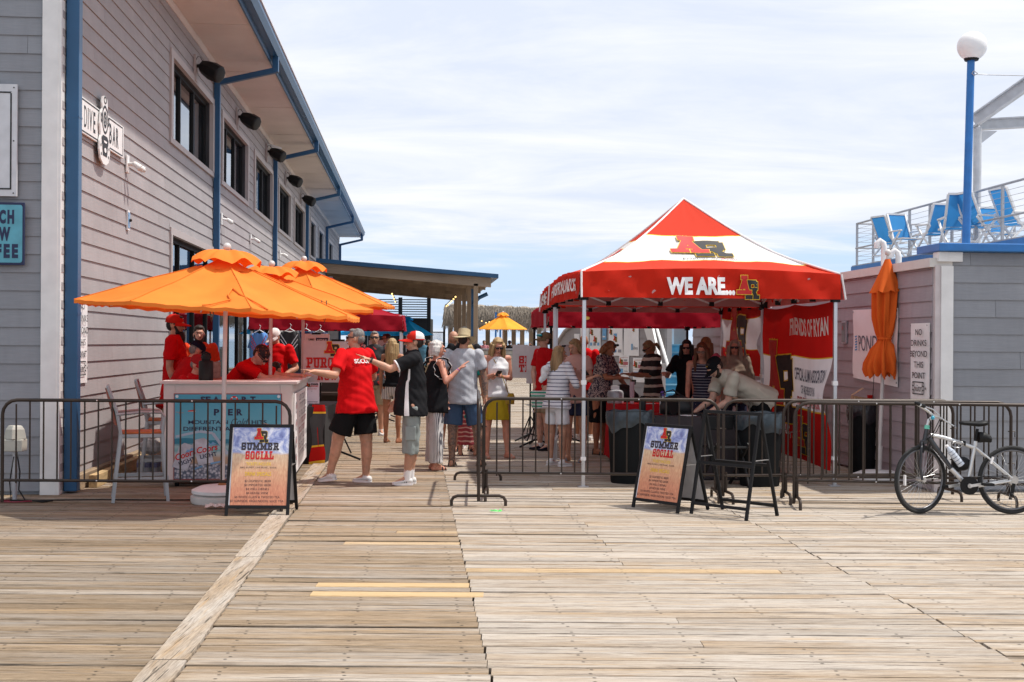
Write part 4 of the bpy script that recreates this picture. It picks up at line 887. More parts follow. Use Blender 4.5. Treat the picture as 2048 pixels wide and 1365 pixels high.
# thatched bar
M_THA = mat('thatch', (.30, .255, .205), .95, var=.5, vscale=9, stretch=(4, 4, .6), bump=.6, bscale=20)
th = thing('thatched_bar', 'open bar with shaggy grey thatched roof and timber posts at the pier end', 'bar', Matrix.Identity(4))
DT = 70.0
x0, x1 = P(893, 640, DT).x, P(1086, 640, DT).x; zt, ze = P(960, 610, DT).z, P(960, 640, DT).z
mb = MB()
mb.loft([(Vector((x0+(x1-x0)*k/24, DT+2.2, (zt+ze)/2+.12+.04*math.sin(k*1.7)-(.18*k/24))), Vector((0, 2.3, 0)), Vector((0, .25, (zt-ze)/2*(1.0 if 0 < k < 24 else .55)))) for k in range(25)], 10); mb.obj('thatch_core', M_THA, th, smooth=True)
mb = MB(); rnd = random.Random(3)
for k in range(5200):
    x = rnd.uniform(x0-.12, x1+.05); y = DT+rnd.uniform(-.25, .15); f_ = (x-x0)/(x1-x0); z = zt-.2*f_+.04-rnd.random()**.8*(zt-ze)*.9
    if z > zt-.25: y += (z-zt+.25)*2
    l_ = rnd.uniform(.2, .75); dx = rnd.uniform(-.14, .14); w = .03
    up = rnd.random() < .08
    mb.add([(x-w, y, z+(.1 if up else 0)), (x+w, y, z), (x+dx+w*.3, y-.12, z-l_), (x+dx-w*.3, y-.12, z-l_)], [(0, 1, 2, 3)])
tag(mb.obj('straw', M_THA, th), kind='stuff')
for px in (900, 975, 1010, 1027, 1044, 1062, 1078, 1108): q = GX(px, 72 if px != 1108 else 66); MB().box((q.x-.13, q.y, 0), (q.x+.13, q.y+.25, ze+.5)).obj('post', M_TIM, th)
for px in (991, 1000): q = GX(px, 69); MB().box((q.x-.05, 69, 0), (q.x+.05, 69.1, ze+.4)).obj('blue_pole', M_BLUE2, th)
bw = thing('slat_counter', 'long pale slatted counter wall in front of the far drinkers', 'counter', Matrix.Identity(4))
x0, x1 = P(868, 700, 58).x, P(1300, 700, 58).x
for k in range(7): MB().box((x0, 58, .05+k*.175), (x1, 58.05, .2+k*.175)).obj('slat', mat('pale_slat_paint', (.45, .45, .42), .7, var=.15), bw)
MB().box((x0, 57.9, 1.29), (x1, 58.5, 1.36)).box((x0, 58.06, 0), (x1, 58.2, 1.28)).obj('counter_top', M_STEEL, bw)
t = thing('meter_box', 'small white box on a post left of the poster wall', 'box', Matrix.Identity(4)); q = GX(1101, 50); MB().box((P(1088, 660, 50).x, 50, P(1088, 662, 50).z), (P(1112, 655, 50).x, 50.2, P(1088, 650, 50).z)).obj('panel', M_WHITE, t); MB().box((q.x-.03, 50.1, 0), (q.x+.03, 50.16, 2.3)).obj('pole', M_STEEL, t)
t = thing('flag_pole', 'bright blue thin pole behind the poster wall', 'pole', Matrix.Identity(4)); q = GX(1136, 60); MB().cone((q.x, 60, 0), (q.x, 60, 2.5), .09, .09, 8).obj('pole', M_BLUE2, t)
# ------------------------------------------------------------------ tents
M_TRED = fabric('tent_red', (.66, .026, .010), .30, bump=.45, bscale=4); M_MAROON = fabric('tent_maroon', (.42, .010, .026), .32, bump=.25, bscale=4)
def tent_roof_mat():
    m, n, l, b = nodemat('tent_print'); b.inputs['Roughness'].default_value = .75; b.inputs['Specular IOR Level'].default_value = .25
    uv = n.new('ShaderNodeUVMap'); sep = n.new('ShaderNodeSeparateXYZ'); l.new(uv.outputs[0], sep.inputs[0])
    # arched band limits: t + a*(2u-1)^2
    c = n.new('ShaderNodeMath'); c.operation = 'SUBTRACT'; l.new(sep.outputs[0], c.inputs[0]); c.inputs[1].default_value = .5
    q = n.new('ShaderNodeMath'); q.operation = 'POWER'; l.new(c.outputs[0], q.inputs[0]); q.inputs[1].default_value = 2
    w = n.new('ShaderNodeMath'); w.operation = 'MULTIPLY'; l.new(q.outputs[0], w.inputs[0])
    lowm = n.new('ShaderNodeMapRange'); l.new(sep.outputs[1], lowm.inputs[0]); lowm.inputs[1].default_value = .1; lowm.inputs[2].default_value = .45; lowm.inputs[3].default_value = .36; lowm.inputs[4].default_value = 0; l.new(lowm.outputs[0], w.inputs[1])
    a = n.new('ShaderNodeMath'); a.operation = 'ADD'; l.new(sep.outputs[1], a.inputs[0]); l.new(w.outputs[0], a.inputs[1])
    red = (.68, .042, .014); yel = (.85, .62, .05); wh = (.84, .83, .80)
    col = ramp(n, l, a.outputs[0], [(0, red), (.255, yel), (.262, wh), (.605, yel), (.612, red)], 'CONSTANT')
    l.new(col, b.inputs['Base Color'])
    tr = n.new('ShaderNodeBsdfTranslucent'); l.new(col, tr.inputs[0]); ms = n.new('ShaderNodeMixShader'); ms.inputs[0].default_value = .25; l.new(b.outputs[0], ms.inputs[1]); l.new(tr.outputs[0], ms.inputs[2]); l.new(ms.outputs[0], n['Material Output'].inputs[0])
    return m
M_TPRINT = tent_roof_mat()
M_PINKL = fabric('tent_inside', (.62, .36, .36), .3, bump=.1, tcol=(.6, .15, .12))
def V3(v): return Vector((v.x, v.y, 0)).normalized()
def sag(t): return -.15*math.sin(math.pi*min(1, t))**1.0*(1-t*.4)
def tent(name, label, F, W, DP_, zb, zv, zp, roofm, valm, legs=(0, 1, 2, 3), group=None, wrinkle=.022, legm=None, piping=None):
    """F: frame at the near-left foot, x across, y away"""
    t = thing(name, label, 'tent', F, group=group)
    A = [Vector((0, 0, zv)), Vector((W, 0, zv)), Vector((W, DP_, zv)), Vector((0, DP_, zv))]; ap = Vector((W/2, DP_/2, zp))
    surf = []
    for k in range(4):
        a, b_ = A[k], A[(k+1) % 4]; nrm = Vector((0, 0, 1)).cross(b_-a).normalized()*-1
        def f(u, s_, a=a, b_=b_, off=0, nrm=nrm):
            e = a.lerp(b_, u); p = e.lerp(ap, s_)
            z = sag(s_)*(1+.2*math.cos((u-.5)*math.pi)) + wrinkle*math.sin(u*23+s_*7)*math.sin(s_*9)*math.exp(-s_*3)+.05*math.sin(math.pi*u)*(1-s_)**3
            return p+Vector((0, 0, z))+(nrm+Vector((0, 0, 1.2)))*off*.64
        surf.append(f)
        mb = MB().grid(lambda u, s_: f(u, s_*.995), 18, 14); o = mb.obj('roof_panel', roofm, t, smooth=True)
        uvl = o.data.uv_layers.new(name='UVMap'); uvs = []
        for lp in o.data.loops:
            i, j = lp.vertex_index % 19, lp.vertex_index//19; uvs += [i/18, j/14]
        uvl.data.foreach_set('uv', uvs)
        def v(u, c, off=0, a=a, b_=b_, nrm=nrm, k=k):
            e = a.lerp(b_, u); d = .022*math.sin(u*16+k)*(1-c)+.009*math.sin(u*37+c*5+k)+.005*math.sin(u*63-c*9)+.012*math.sin(u*3.1)
            return Vector((e.x, e.y, zb+(zv-zb)*c+.05*math.sin(math.pi*u)*c))+nrm*(.012+d+off+.02*(1-c))
        surf.append(v)
        MB().grid(lambda u, c: v(u, c), 48, 4).obj('valance', valm, t, smooth=True)
        if piping: MB().grid(lambda u, c: v(u, c, -.012), 20, 2).obj('valance_lining', M_PINKL, t, smooth=True); MB().grid(lambda u, s_: f(u, s_*.99, off=-.02), 14, 8).obj('roof_lining', M_PINKL, t, smooth=True)
        if piping:
            MB().tube([f(0, s_/10)+Vector((0, 0, .006)) for s_ in range(11)], .012, 6).tube([v(0, 1, .01), v(0, 0, .01)], .012, 6).obj('piping', piping, t)
    lm = legm or M_ALU
    for k in legs:
        x, y = A[k].x, A[k].y; x += (.04 if x < W/2 else -.04); y += (.04 if y < DP_/2 else -.04)
        lg = MB().box((x-.021, y-.021, .0), (x+.021, y+.021, zv-.02)).obj('leg', lm, t, bevel=.004)
        MB().box((x-.028, y-.028, 1.16), (x+.028, y+.028, 1.21)).box((x-.028, y-.028, .3), (x+.028, y+.028, .34)).obj('collar', M_PWHT, lg)
        MB().box((x-.06, y-.05, 0), (x+.06, y+.05, .012)).obj('foot_plate', lm, lg)
        MB().box((x-.045, y-.045, zb-.03), (x+.045, y+.045, zb+.07)).obj('bracket', M_BLACK, lg)
    tr = MB(); jn = MB(); zt = zb+.30; zl = zb+.03
    for k in range(4):
        a, b_ = A[k].copy(), A[(k+1) % 4].copy()
        for q in range(4):
            p0, p1 = a.lerp(b_, q/4), a.lerp(b_, (q+1)/4)
            for s_ in (0, 1):
                hi0 = (q+s_) % 2 == 0
                pa = Vector((p0.x, p0.y, zt if hi0 else zl)); pb_ = Vector((p1.x, p1.y, zl if hi0 else zt)); n_ = (ap-pa); n_.z = 0; n_ = n_.normalized()*(.05+.02*s_)
                tr.bar(pa+n_, pb_+n_, .012, .024)
            if q:
                p0 = p0+V3(ap-p0)*.07
                jn.box((p0.x-.03, p0.y-.03 if k % 2 else p0.y-.03, zl-.03), (p0.x+.03, p0.y+.03, zl+.03))
    for k in range(4):
        m_ = A[k].lerp(A[(k+1) % 4], .5); m_.z = zt; tr.bar(m_, Vector((ap.x, ap.y, zt+.1)), .014, .026)
        m2 = m_.copy(); m2.z = zl; tr.bar(m2, Vector((ap.x, ap.y, zt+.25)), .014, .026)
    tr.box((ap.x-.02, ap.y-.02, zt), (ap.x+.02, ap.y+.02, zp-.05)); tr.obj('truss', M_WSTEEL, t); jn.obj('truss_joint', M_BLACK, t)
    return t, surf
f0 = GX(1160, 14.15); WT = 3.0
TF = frame(f0, CROSS)
T1, S1 = tent('canopy_tent', 'red and white pop-up canopy tent printed WE ARE and AR, nearest tent', TF, WT, 3.05, 2.15, 2.44, 3.46, M_TPRINT, M_TRED, piping=M_PWHT)
roof, val = S1[0], S1[1]
def rmap(u, z, off):                              # u metres from the middle, z metres up the slope; print follows the cloth
    s_ = z/1.82; w = WT*(1-s_); return roof(.5+u/w, s_, off=off)
def vmap(u, z, off): return val(.5+u/WT, z/.29, off)
ar_logo(T1, rmap, -.33, .60, .46, off=.016, W=.68, g=.03)
Print(rmap, .016).text('Friends of', -.24, .18, .49, .535, .0).rect(-.24, .555, .38, .561).obj(M_PBLK, T1); Print(rmap, .016).text('Ryan', .22, .40, .485, .535, .0).obj(M_PRED, T1)
def vm2(u, z, off): return val(.5+u/WT, z/.29, off)
Print(vm2, .02).text('WE ARE...', -.53, .26, .03, .205, .05).obj(M_PWHT, T1)
ar_logo(T1, vm2, .29, -.0, .22, off=.02, W=.24, g=.045)
rl_, vl_ = S1[6], S1[7]                           # left side of the tent (runs from the far to the near corner)
Print(lambda u, z, off: vl_(u/3.05, z/.29, off), .012).text('FRIENDSOFRYANALUMNI.ORG', .3, 2.8, .08, .22, .03).obj(M_PWHT, T1)
def rml(u, z, off): s_ = z/1.82; return rl_(.5+u/(3.05*(1-s_)), s_, off=off)
ar_logo(T1, rml, -.35, .48, .42, off=.010, W=.66)
fr_ = S1[5]; Print(lambda u, z, off: fr_(u/WT, z/.29, off), -.012).text('AWAREHOUSE', .6, 2.3, .06, .22, .02) if False else None
T1b, S1b = tent('canopy_tent', 'second red canopy tent standing directly behind the AR tent', frame(GX(1106, 17.45), Vector((1, .03, 0))), 2.98, 2.95, 2.14, 2.43, 3.35, M_TPRINT, M_TRED, piping=M_PWHT)
v3 = S1b[7]; Print(lambda u, z, off: v3(u/3.0, z/.29, off), .012).text('WE ARE...', .3, 2.2, .06, .22, .03).obj(M_PWHT, T1b)
T2, _ = tent('canopy_tent', 'plain maroon canopy tent low behind the AR tent', frame(B(.62+SH*21, 21.0), CROSS), 3.05, 3.0, 1.92, 2.22, 3.05, M_MAROON, M_MAROON, legm=M_BLACK, wrinkle=.02)
s_ = _[1]; Print(lambda u, z, off: s_(u/3.05, z/.3, off), .012).disc(.62, .12, .07, .03, 10).obj(mat('print_gold', (.6, .4, .08), .6), T2, 'small_logo')
T3, _ = tent('canopy_tent', 'maroon canopy tent over the merchandise behind the orange umbrellas', frame(B(-5.25+SH*25, 25.0), CROSS), 3.05, 3.0, 1.87, 2.15, 3.0, M_MAROON, M_MAROON, legm=M_WSTEEL, wrinkle=.02)
# flags on the tent sides
M_FRED = fabric('flag_red', (.50, .010, .008), .2, bump=.2, bscale=8); M_FWHT = fabric('flag_white', (.78, .74, .78), .2, bump=.2, bscale=8); M_FYEL = fabric('flag_gold', (.75, .45, .04), .1)
def flagmap(W, H, seed, flare=0, squeeze=1.0):
    def f(u, z, off):
        a = u/W; c = z/H
        rip = .016*math.sin(a*11+c*2.2+seed)*(.4+.9*(1-c))+.006*math.sin(a*24-c*3+seed)+.010*math.sin(c*14+a*5)
        uu = u+flare*max(0, 1-c)**2.2*a*(1 if a > .5 else .6)
        if a > .75: uu -= .34*(a-.75)*4*math.exp(-((c-.42)/.17)**2)*W*.32
        top = -.04*math.sin(math.pi*((a*2) % 1))*c
        return Vector((uu, -off+rip, z+top+(-.05*(1-c)*a)))
    return f
def flag(label, M, W, H, bands, seed, flare=0):
    t = thing('alumni_flag', label, 'flag', M, group='alumni flags tied to the tents'); f = flagmap(W, H, seed, flare)
    for z0, z1, m in bands:
        MB().grid(lambda a, c: f(a*W, z0+(z1-z0)*c, 0), 40, max(2, int((z1-z0)*16))).obj('cloth', m, t, smooth=True)
    return t, f
pa = TF @ Vector((WT-.05, 3.0, 0)); pb_ = TF @ Vector((WT-.05, .06, 0))
FW = (pb_-pa).length-.02
FM_ = frame(Vector((pa.x, pa.y, .22)), pb_-pa)
t, f = flag('large alumni flag with AR letters on the right side of the canopy tent', FM_, FW, 1.92, ((0, .62, M_FRED), (.62, .64, M_FYEL), (.64, 1.27, M_FWHT), (1.27, 1.285, M_FYEL), (1.285, 1.92, M_FRED)), .6, flare=.02)
Print(f, .012).text('FRIENDS OF RYAN', 1.22, 2.78, 1.54, 1.76, .03).text('WE ARE', .6, 1.35, .28, .46, .03).obj(M_PWHT, t)
Print(f, .012).text('OFFICIAL ALUMNI ASSOCIATION', 1.5, 2.82, .98, 1.14, .02).text('OF ARCHBISHOP RYAN', 1.7, 2.45, .82, .93, .02).obj(M_PNAVY, t)
Print(f, .012).text('FRIENDSOFRYANALUMNI.ORG', 1.55, 2.72, .67, .78, .03).obj(M_PRED, t)
ar_logo(t, f, .26, .46, 1.0, off=.014, W=1.2, g=.03); ar_logo(t, f, 1.5, .10, .42, off=.014, W=.62)
pa = T1b.matrix_world @ Vector((2.93, 2.9, 0)); pb_ = T1b.matrix_world @ Vector((2.93, .06, 0))
t, f = flag('smaller alumni flag with red A and black R at the back of the second tent', frame(Vector((pa.x+.02, pa.y, 1.22)), pb_-pa), 2.75, 1.02, ((0, .36, M_FRED), (.36, .37, M_FYEL), (.37, .82, M_FWHT), (.82, .83, M_FYEL), (.83, 1.02, M_FRED)), 2.0)
ar_logo(t, f, .5, .14, .86, off=.014, W=1.5, g=.04)
# ------------------------------------------------------------------ umbrellas
def umb_mat(name, col, tcol):
    m = mat(name, col, .8, var=.16, vscale=2.2, bump=.3, bscale=4, trans=.27, spec=.15, tcol=tcol); return m
M_ORA = umb_mat('umbrella_orange', (.88, .265, .042), (.85, .055, .004)); M_YOR = umb_mat('umbrella_golden', (.95, .42, .05), (.9, .3, .02)); M_CYAN = umb_mat('umbrella_cyan', (.01, .36, .72), (.0, .35, .8))
M_UPOLE = mat('umbrella_pole_paint', (.62, .58, .56), .4, .1, var=.12)
def umbrella(label, loc, r, zr, za, m, tilt=(0, 0), rot=0, base=True, detail=True, vent=True, n=8, group='open market umbrellas'):
    t = thing('market_umbrella', label, 'umbrella', Matrix.Translation(loc), group=group)
    TM = Matrix.Translation((0, 0, zr)) @ Euler((R(tilt[0]), R(tilt[1]), 0)).to_matrix().to_4x4() @ Matrix.Translation((0, 0, -zr)); H = za-zr
    NS = 10
    def rad(a):
        q = ((a-rot)/(2*math.pi)*n) % 1; seg = math.pi/n; return math.cos(seg)/math.cos((q-.5)*2*seg), q
    def cp(a, s_, zoff=0):                        # s_: 0 top .. 1 rim
        k, q = rad(a); dip = -.10*math.sin(math.pi*q)**1*s_*s_*.35; rr = r*s_*k
        return TM @ Vector((rr*math.cos(a), rr*math.sin(a), zr+H*(1-s_)-.035*r*math.sin(math.pi*s_)*(math.sin(math.pi*q))+dip*.4+zoff+(.018*math.sin(a*13+s_*9)+.012*math.sin(a*29-s_*14))*s_*(1-s_)+.008*math.sin(a*41+s_*5)*s_**4))
    for k in range(n):
        MB().grid(lambda u, s_: cp(rot+2*math.pi*(k+u)/n, .17+.83*s_), NS, 8).obj('canopy_panel', m, t, smooth=True)
        a = rot+2*math.pi*k/n
        if detail:
            MB().bar(cp(a, .1, -.03), cp(a, .99, -.02), .014, .018).bar(cp(a, .55, -.03), TM @ Vector((0.03*math.cos(a), .03*math.sin(a), zr+H*.1)), .012, .014).obj('rib', M_UPOLE, t)
        if detail: MB().tube([cp(a, .2+.8*i/12, .004) for i in range(13)], .005, 5).obj('seam', m, t)
        if detail: MB().grid(lambda u, c: cp(rot+2*math.pi*(k+u)/n, 1.0)+Vector((0, 0, -.035*c*(1))), NS, 1).obj('hem', m, t)
    global UCP; UCP = cp
    if vent:
        vr = .24
        def vp(a, s_): 
            k, q = rad(a); w = math.sin(math.pi*q); rr = r*vr*(.12+.88*s_)*(1+.02*math.sin(a*9)); return TM @ Vector((rr*math.cos(a), rr*math.sin(a), za+.075-(.035+H*vr*.75)*s_**2.0-.02*(s_**4)+.045*s_*w*math.sin(a*3+1)**2+.03*s_*w))
        MB().grid(lambda u, s_: vp(2*math.pi*u, s_), n*8, 6).obj('vent', m, t, smooth=True)
        MB().grid(lambda u, s_: TM @ (Vector((r*.20*math.cos(u*2*math.pi)*(.3+.7*s_), r*.20*math.sin(u*2*math.pi)*(.3+.7*s_), za-.02-H*.22*s_))), 24, 2).obj('vent_lining', m, t, smooth=True)
    pm = MB().cone((0, 0, .05), TM @ Vector((0, 0, za+.05)), .024, .022, 12)
    pm.obj('pole', M_UPOLE, t, smooth='auto')
    MB().ball(TM @ Vector((0, 0, za+.115)), .042, 12, 8).cone(TM @ Vector((0, 0, za+.05)), TM @ Vector((0, 0, za+.1)), .02, .028, 10).obj('finial', M_UPOLE, t, smooth=True)
    if base:
        MB().lathe([(.30, 0), (.31, .02), (.31, .07), (.27, .085)], 32).obj('base', M_CREAM, t, smooth='auto')
        MB().lathe([(.27, .086), (.30, .10), (.30, .13), (.22, .165), (.05, .175)], 32).obj('base_cap', M_WHITE, t, smooth='auto')
        MB().cone((0, 0, .17), (0, 0, .20), .045, .035, 12).obj('rust_ring', mat('rust', (.3, .12, .04), .8), t)
    return t
g = GX(444, 12.65)
U1 = umbrella('big orange market umbrella nearest the camera, in front of the white bar counter', g, 1.43, 1.95, 2.47, M_ORA, tilt=(-.3, 3.2), rot=R(-67))
for pts in (((-72, .62), (-69, .74), (-64, .88), (-60, 1.0)), ((-72, .62), (-75, .76), (-74, .86), (-82, .97), (-85, 1.0))):
    MB().tube([UCP(R(a), s_, .012) for a, s_ in pts], .008, 5).obj('strap', M_ORA, U1)
for k, (x, y) in enumerate(((-.1, -.2), (.98, .1))): MB().tube([(x, y, 2.05), (x+.02, y, 1.9), (x+.03, y, 1.82), (x+.05, y, 1.9), (x+.05, y, 2.05)], .006, 5).obj('cord', mat('olive_cord', (.12, .1, .06), .8), U1)
umbrella('orange market umbrella in the middle, mostly hidden behind the nearest one', GX(538, 15.4), 1.36, 2.06, 2.47, M_ORA, tilt=(0, 2.0), rot=R(-60))
umbrella('orange market umbrella farthest right of the three over the bar counter', GX(603, 17.6), 1.33, 2.18, 2.68, M_ORA, tilt=(0, 1.8), rot=R(-72))
umbrella('small golden umbrella far off in front of the thatched bar', GX(1005, 62), 1.25, 2.3, 3.05, M_YOR, base=False, detail=False, rot=.2, group='distant umbrellas')
umbrella('bright blue umbrella nearest the red cap, before the stage', GX(812, 64), 1.50, 2.0, 2.85, M_CYAN, base=False, detail=False, rot=.5, group='distant umbrellas')
umbrella('low bright blue umbrella behind the maroon merchandise tent', GX(735, 65), 1.75, 1.98, 2.6, M_CYAN, base=False, detail=False, rot=.1, group='distant umbrellas')
umbrella('leftmost bright blue umbrella showing past the guard\'s head', GX(662, 66), 1.7, 1.98, 2.6, M_CYAN, base=False, detail=False, rot=.4, group='distant umbrellas')
# closed umbrella
def closed_umbrella():
    q = GX(1757, 15.0); t = thing('closed_umbrella', 'furled orange umbrella tied at the waist, standing before the right shed', 'umbrella', Matrix.Translation(q))
    lean = lambda z: .035*z
    def prof(z):
        pts = [(1.27, .15), (1.33, .18), (1.43, .185), (1.58, .13), (1.66, .075), (1.70, .062), (1.76, .085), (1.95, .125), (2.15, .135), (2.30, .14), (2.42, .11), (2.55, .05), (2.60, .03)]
        for (a, ra), (b_, rb) in zip(pts, pts[1:]):
            if a <= z <= b_: return ra+(rb-ra)*(z-a)/(b_-a)
        return pts[-1][1]
    rnd = random.Random(5); ph = [rnd.random()*6 for _ in range(4)]
    def skin(u, c):
        z = 1.27+1.33*c; a = u*2*math.pi; fold = .24*math.sin(a*8+ph[0]+math.sin(z*5)*.5)+.14*math.sin(a*13+ph[1]+z*2)
        flare = 1+.2*max(0, min(1, (1.55-z)/.2))*math.sin(a*11+ph[2]+z*3)
        rr = prof(z)*(1+fold*(.75 if z < 2.3 else .35))*flare
        return Vector((lean(z)+rr*math.cos(a)*1.0, rr*math.sin(a), z+(.035*math.sin(a*11+ph[2])+.02*math.sin(a*5+1))*max(0, 1-c*5)))
    m = fabric('umbrella_orange_furled', (.72, .13, .018), .12, bump=.1)
    MB().grid(skin, 120, 34).obj('folded_canopy', m, t, smooth=True)
    def cap(u, c):
        a = u*2*math.pi; z = 2.66-.38*c-.03*c*abs(math.sin(a*4)); rr = .03+.155*c*(1+.14*math.sin(a*8)*c); return Vector((lean(z)+rr*math.cos(a), rr*math.sin(a), z))
    MB().grid(cap, 64, 8).obj('vent_flap', m, t, smooth=True)
    MB().lathe([(.075, 1.69), (.085, 1.70), (.085, 1.715), (.075, 1.725)], 20, c=(lean(1.7), 0, 0)).tube([(lean(1.7), -.08, 1.7), (lean(1.6)-.03, -.14, 1.55), (lean(1.5)-.05, -.2, 1.38)], .007, 5).obj('tie', m, t)
    MB().cone((0, 0, .1), (lean(2.7), 0, 2.70), .024, .02, 12).cone((0, 0, .1), (.014, 0, .42), .034, .034, 12).obj('pole', M_UPOLE, t)
    MB().ball((lean(2.72), 0, 2.74), .04, 12, 8).obj('finial', M_UPOLE, t, smooth=True)
    MB().lathe([(.30, 0), (.31, .03), (.30, .08), (.2, .12), (.05, .13)], 28).obj('base', M_WHITE, t, smooth='auto')
    MB().tube([(-.06, 0, 1.3), (-.075, 0, 1.0), (-.08, 0, .85)], .004, 4).obj('cord', M_BLACK, t)
closed_umbrella()
# ------------------------------------------------------------------ crowd barriers
def barrier(label, a, b_, H=1.045, ends=(1, 1), nb=None, protos={}):
    a = Vector(a); b_ = Vector(b_); L = (b_-a).length; t = thing('crowd_barrier', label, 'barrier', frame(a, b_-a), group='bronze steel crowd barriers')
    r = .017; cr = .14; zb = .265
    pts = [(0, 0, .05), (0, 0, H-cr)]+[(cr-cr*math.cos(q), 0, H-cr+cr*math.sin(q)) for q in (R(22), R(45), R(68))]+[(cr, 0, H), (L-cr, 0, H)]+[(L-cr+cr*math.sin(q), 0, H-cr+cr*math.cos(q)) for q in (R(22), R(45), R(68))]+[(L, 0, H-cr), (L, 0, .05)]
    MB().tube(pts, r, 10).obj('frame', M_BRONZE, t, smooth='auto')
    MB().cone((0, 0, zb), (L, 0, zb), r*.85, r*.85, 8).obj('lower_rail', M_BRONZE, t, smooth='auto')
    nb = nb or round(L/.135); me = None
    for k in range(1, nb):
        x = L*k/nb; zt = H if cr < x < L-cr else H-.06
        if me is None: o = MB().cone((0, 0, zb), (0, 0, H-.01), .0085, .0085, 7).obj('bar', M_BRONZE, t, smooth='auto'); me = o.data
        else: o = bpy.data.objects.new('bar', me); C.objects.link(o); o.parent = t
        o.location = (x, 0, 0 if zt == H else -.03)
    for k, x in enumerate((.03, L-.03)):
        if not ends[k]: continue
        q = .27
        MB().tube([(x, -q, 0), (x, -q, .05), (x, -q+.02, .085), (x, -q+.06, .10), (x, q-.06, .10), (x, q-.02, .085), (x, q, .05), (x, q, 0)], .016, 8).cone((x, 0, .09), (x, 0, .3), .014, .014, 8).obj('foot', M_BRONZE, t, smooth='auto')
        MB().tube([(x+(.0 if k else 0), 0, .75), (x+(.07 if k else -.07), 0, .75), (x+(.07 if k else -.07), 0, .69)], .006, 5).tube([(x, 0, .42), (x+(.07 if k else -.07), 0, .42), (x+(.07 if k else -.07), 0, .36)], .006, 5).obj('hook', M_BRONZE, t)
    for x in (L*.33, L*.66): MB().ball((x, -.018, H), .009, 6, 4).ball((x, -.016, zb), .009, 6, 4).obj('bolt', M_BOLT, t)
    return t
barrier('left crowd barrier in front of the bar stool and counter', GX(4, 12.15), GX(579, 12.15)+Vector((0, .0, 0)), ends=(0, 1))
barrier('crowd barrier seen end on between the walkway and the tent', GX(957, 12.45), GX(955.5, 14.75), H=1.06)
barrier('long crowd barrier across the front of the red tent', GX(967, 13.1), GX(1436, 13.05))
barrier('crowd barrier right of the tent front, rearmost of the overlapping three', GX(1446, 12.98), GX(1905, 13.25))
barrier('crowd barrier in the middle of the overlapping three on the right', GX(1566, 12.95), GX(2021, 12.85))
barrier('crowd barrier running out of the right edge behind the bicycle', GX(1588, 12.55), GX(2090, 12.30))
# ------------------------------------------------------------------ sandwich boards
def poster_mat():
    m, n, l, b = nodemat('beach_poster'); b.inputs['Roughness'].default_value = .35
    tc = n.new('ShaderNodeTexCoord'); sep = n.new('ShaderNodeSeparateXYZ'); l.new(tc.outputs['Object'], sep.inputs[0])
    nz = n.new('ShaderNodeTexNoise'); nz.inputs['Scale'].default_value = 9; nz.inputs['Detail'].default_value = 9; nz.inputs['Roughness'].default_value = .7; nz.inputs['Distortion'].default_value = .8; l.new(tc.outputs['Object'], nz.inputs[0])
    wave = ramp(n, l, nz.outputs[0], [(.3, (.10, .12, .32)), (.45, (.28, .34, .62)), (.56, (.62, .66, .80)), (.68, (.86, .86, .88))])
    z = n.new('ShaderNodeMath'); z.operation = 'ADD'; l.new(sep.outputs[2], z.inputs[0]); s2 = n.new('ShaderNodeMath'); s2.operation = 'MULTIPLY_ADD'; l.new(nz.outputs[0], s2.inputs[0]); s2.inputs[1].default_value = .05; s2.inputs[2].default_value = -.025; l.new(s2.outputs[0], z.inputs[1])
    nz2 = n.new('ShaderNodeTexNoise'); nz2.inputs['Scale'].default_value = 90; nz2.inputs['Detail'].default_value = 4; mp = n.new('ShaderNodeMapping'); mp.inputs['Rotation'].default_value = (0, R(35), 0); mp.inputs['Scale'].default_value = (1, 1, .3); l.new(tc.outputs['Object'], mp.inputs[0]); l.new(mp.outputs[0], nz2.inputs[0])
    sand = ramp(n, l, z.outputs[0], [(.05, (.60, .22, .12)), (.25, (.62, .26, .15)), (.42, (.68, .38, .22)), (.56, (.66, .46, .30))])
    sm = n.new('ShaderNodeMix'); sm.data_type = 'RGBA'; sm.blend_type = 'OVERLAY'; sm.inputs[0].default_value = .55; l.new(sand, sm.inputs[6]); l.new(nz2.outputs[0], sm.inputs[7])
    k = n.new('ShaderNodeMapRange'); l.new(z.outputs[0], k.inputs[0]); k.inputs[1].default_value = .575; k.inputs[2].default_value = .60
    mx = n.new('ShaderNodeMix'); mx.data_type = 'RGBA'; l.new(k.outputs[0], mx.inputs[0]); l.new(sm.outputs[2], mx.inputs[6]); l.new(wave, mx.inputs[7]); l.new(mx.outputs[2], b.inputs['Base Color'])
    return m
M_POSTER = poster_mat(); M_PDK = mat('print_charcoal', (.03, .022, .03), .5)
